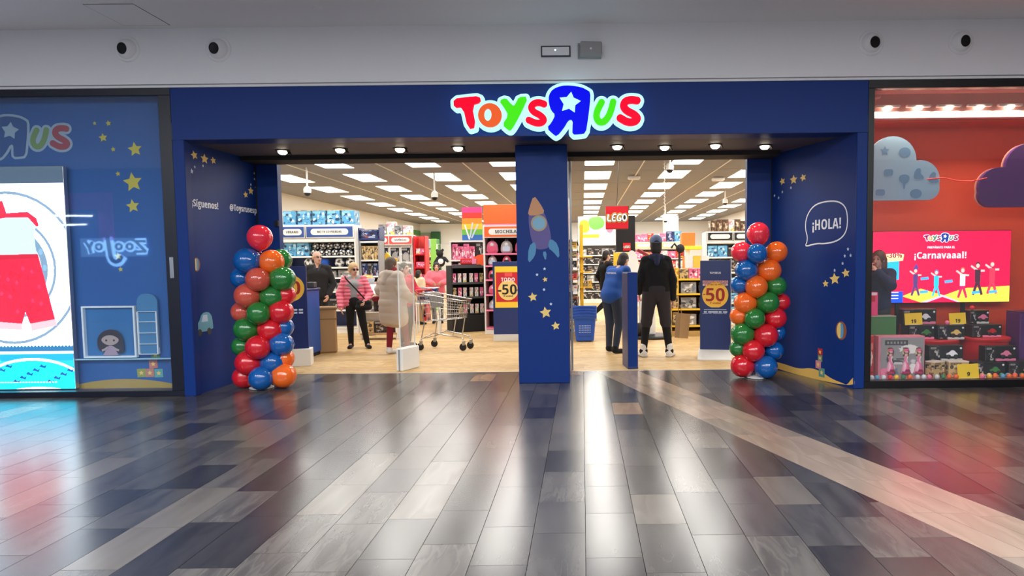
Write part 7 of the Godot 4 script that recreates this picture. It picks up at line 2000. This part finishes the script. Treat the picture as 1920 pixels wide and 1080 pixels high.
	garment(g[0], "hood", [cap(j.neck + Vector3(-0.07, -0.03, -0.04), j.neck + Vector3(0.07, -0.03, -0.04), 0.055, 0.055), cap(j.neck + Vector3(0, -0.03, -0.07), j.neck + Vector3(0, -0.12, -0.12), 0.06, 0.04)], mat("cloth_navy", rgb(38, 44, 72), 0.9), 0.013)
	trousers(g, mat("cloth_track", rgb(48, 44, 48), 0.9), 1.15, 0.22)
	var lp := []
	for e in ["l", "r"]: lp.append([j["kn_" + e].lerp(j["an_" + e], 0.05), j["kn_" + e].lerp(j["an_" + e], 0.92)])
	for q in lp: garment(g[0], "sock", [cap(q[0], q[1], 0.072, 0.052)], jet, 0.013)
	shoes(g, mats.white, mats.off_white, 0.05)
	for e in ["l", "r"]: garment(g[0], "shoe_stripe", [cap(j["an_" + e] + Vector3(-0.01, -0.01, 0.0), j["an_" + e] + Vector3(0.01, -0.01, 0.0), 0.056, 0.056), [0, j["an_" + e] + Vector3(0, 0.07, 0), j["an_" + e] + Vector3(0, 0.075, 0), 0.06, 0.06, -1], [0, j["an_" + e] + Vector3(0, -0.08, 0), j["an_" + e] + Vector3(0, -0.085, 0), 0.06, 0.06, -1]], jet, 0.009, Vector2.ZERO, 0.0)
	hair(g, Basis.IDENTITY, h_dark, 0.03)
	var ca := MB.new()
	ca.net([[1, j.head + Vector3(0, 0.065, -0.015), Vector3(0.1, 0.1, 0.112), Basis.IDENTITY], [1, j.head + Vector3(0, -0.05, 0.0), Vector3(0.3, 0.09, 0.3), Basis.IDENTITY, -1], [1, j.head + Vector3(0, 0.035, -0.13), Vector3(0.045, 0.035, 0.05), Basis.IDENTITY, -1]], 0.009, 0.01)
	var capn := part(g[0], "cap", ca.mesh(), mat("cap_grey", rgb(104, 118, 150), 0.8))
	part(capn, "cap_strap", tubed([j.head + Vector3(-0.06, 0.045, -0.1), j.head + Vector3(0, 0.04, -0.127), j.head + Vector3(0.06, 0.045, -0.1)], 0.007), mats.cap_grey)
	part(capn, "brim", cut(smooth(poly([-9, 0, -8, -8, 0, -12, 8, -8, 9, 0], 0.01), 2), 0.006), mats.cap_grey, j.head + Vector3(0, 0.05, 0.08), Vector3(PI / 2, 0, 0))
	var pb := thing("paper_bag", "brown paper bag hanging from the tall black clad figure's right hand", "bag", Vector3(1.53, 0.27, -3.0), 0.2)
	part(pb, "bag", cut(poly([-9, 0, -10, -34, 10, -34, 9, 0], 0.0115), 0.1), mats.card, Vector3(0, 0, -0.05), Vector3(0, 0.5, -0.12))
	part(pb, "handle", tubed([Vector3(-0.03, 0.38, 0), Vector3(-0.02, 0.52, 0), Vector3(0.0, 0.53, 0), Vector3(0.03, 0.38, 0)], 0.006), mats.card)
	# 10 woman behind the orange window, hand at her face
	g = figure("person", "long haired person in navy jacket raising a hand behind the red window", Vector3(3.8, 0.075, -1.0), -0.85, 1.5)
	j = g[1]; s = g[2]
	j.el_l = Vector3(0.24, 1.08, 0.16); j.wr_l = Vector3(0.08, 1.26, 0.2); j.el_r = Vector3(-0.2, 1.08, 0.18); j.wr_r = Vector3(-0.05, 1.28, 0.22)
	make_body(g, Basis.IDENTITY, {"curl_l": 0.8, "curl_r": 0.8})
	garment(g[0], "jacket", torso_prims(j, s, 0.115 * s, j.pelvis) + sleeve_prims(j, s, 0.06, "l", 0.9) + sleeve_prims(j, s, 0.06, "r", 0.9), mat("cloth_deep_navy", rgb(26, 34, 70), 0.85), 0.014)
	trousers(g, char_); shoes(g, black)
	hair(g, Basis.IDENTITY, h_brown, 0.05, 0.24, "hair", 0.012)

func hair_ring(g: Array, look: Basis, m: Material) -> void:
	var s: float = g[2]
	var hd: Vector3 = g[1].head
	var f := func(x: float, y: float, z: float) -> Vector3: return hd + look * (Vector3(x, y, z) * s)
	garment(g[0], "hair", [[1, f.call(0, 0.0, -0.04), Vector3(0.083, 0.06, 0.075) * s, look], [1, f.call(0, -0.02, 0.085), Vector3(0.12, 0.12, 0.08) * s, look, -1]], m, 0.009, Vector2.ZERO, 0.01)
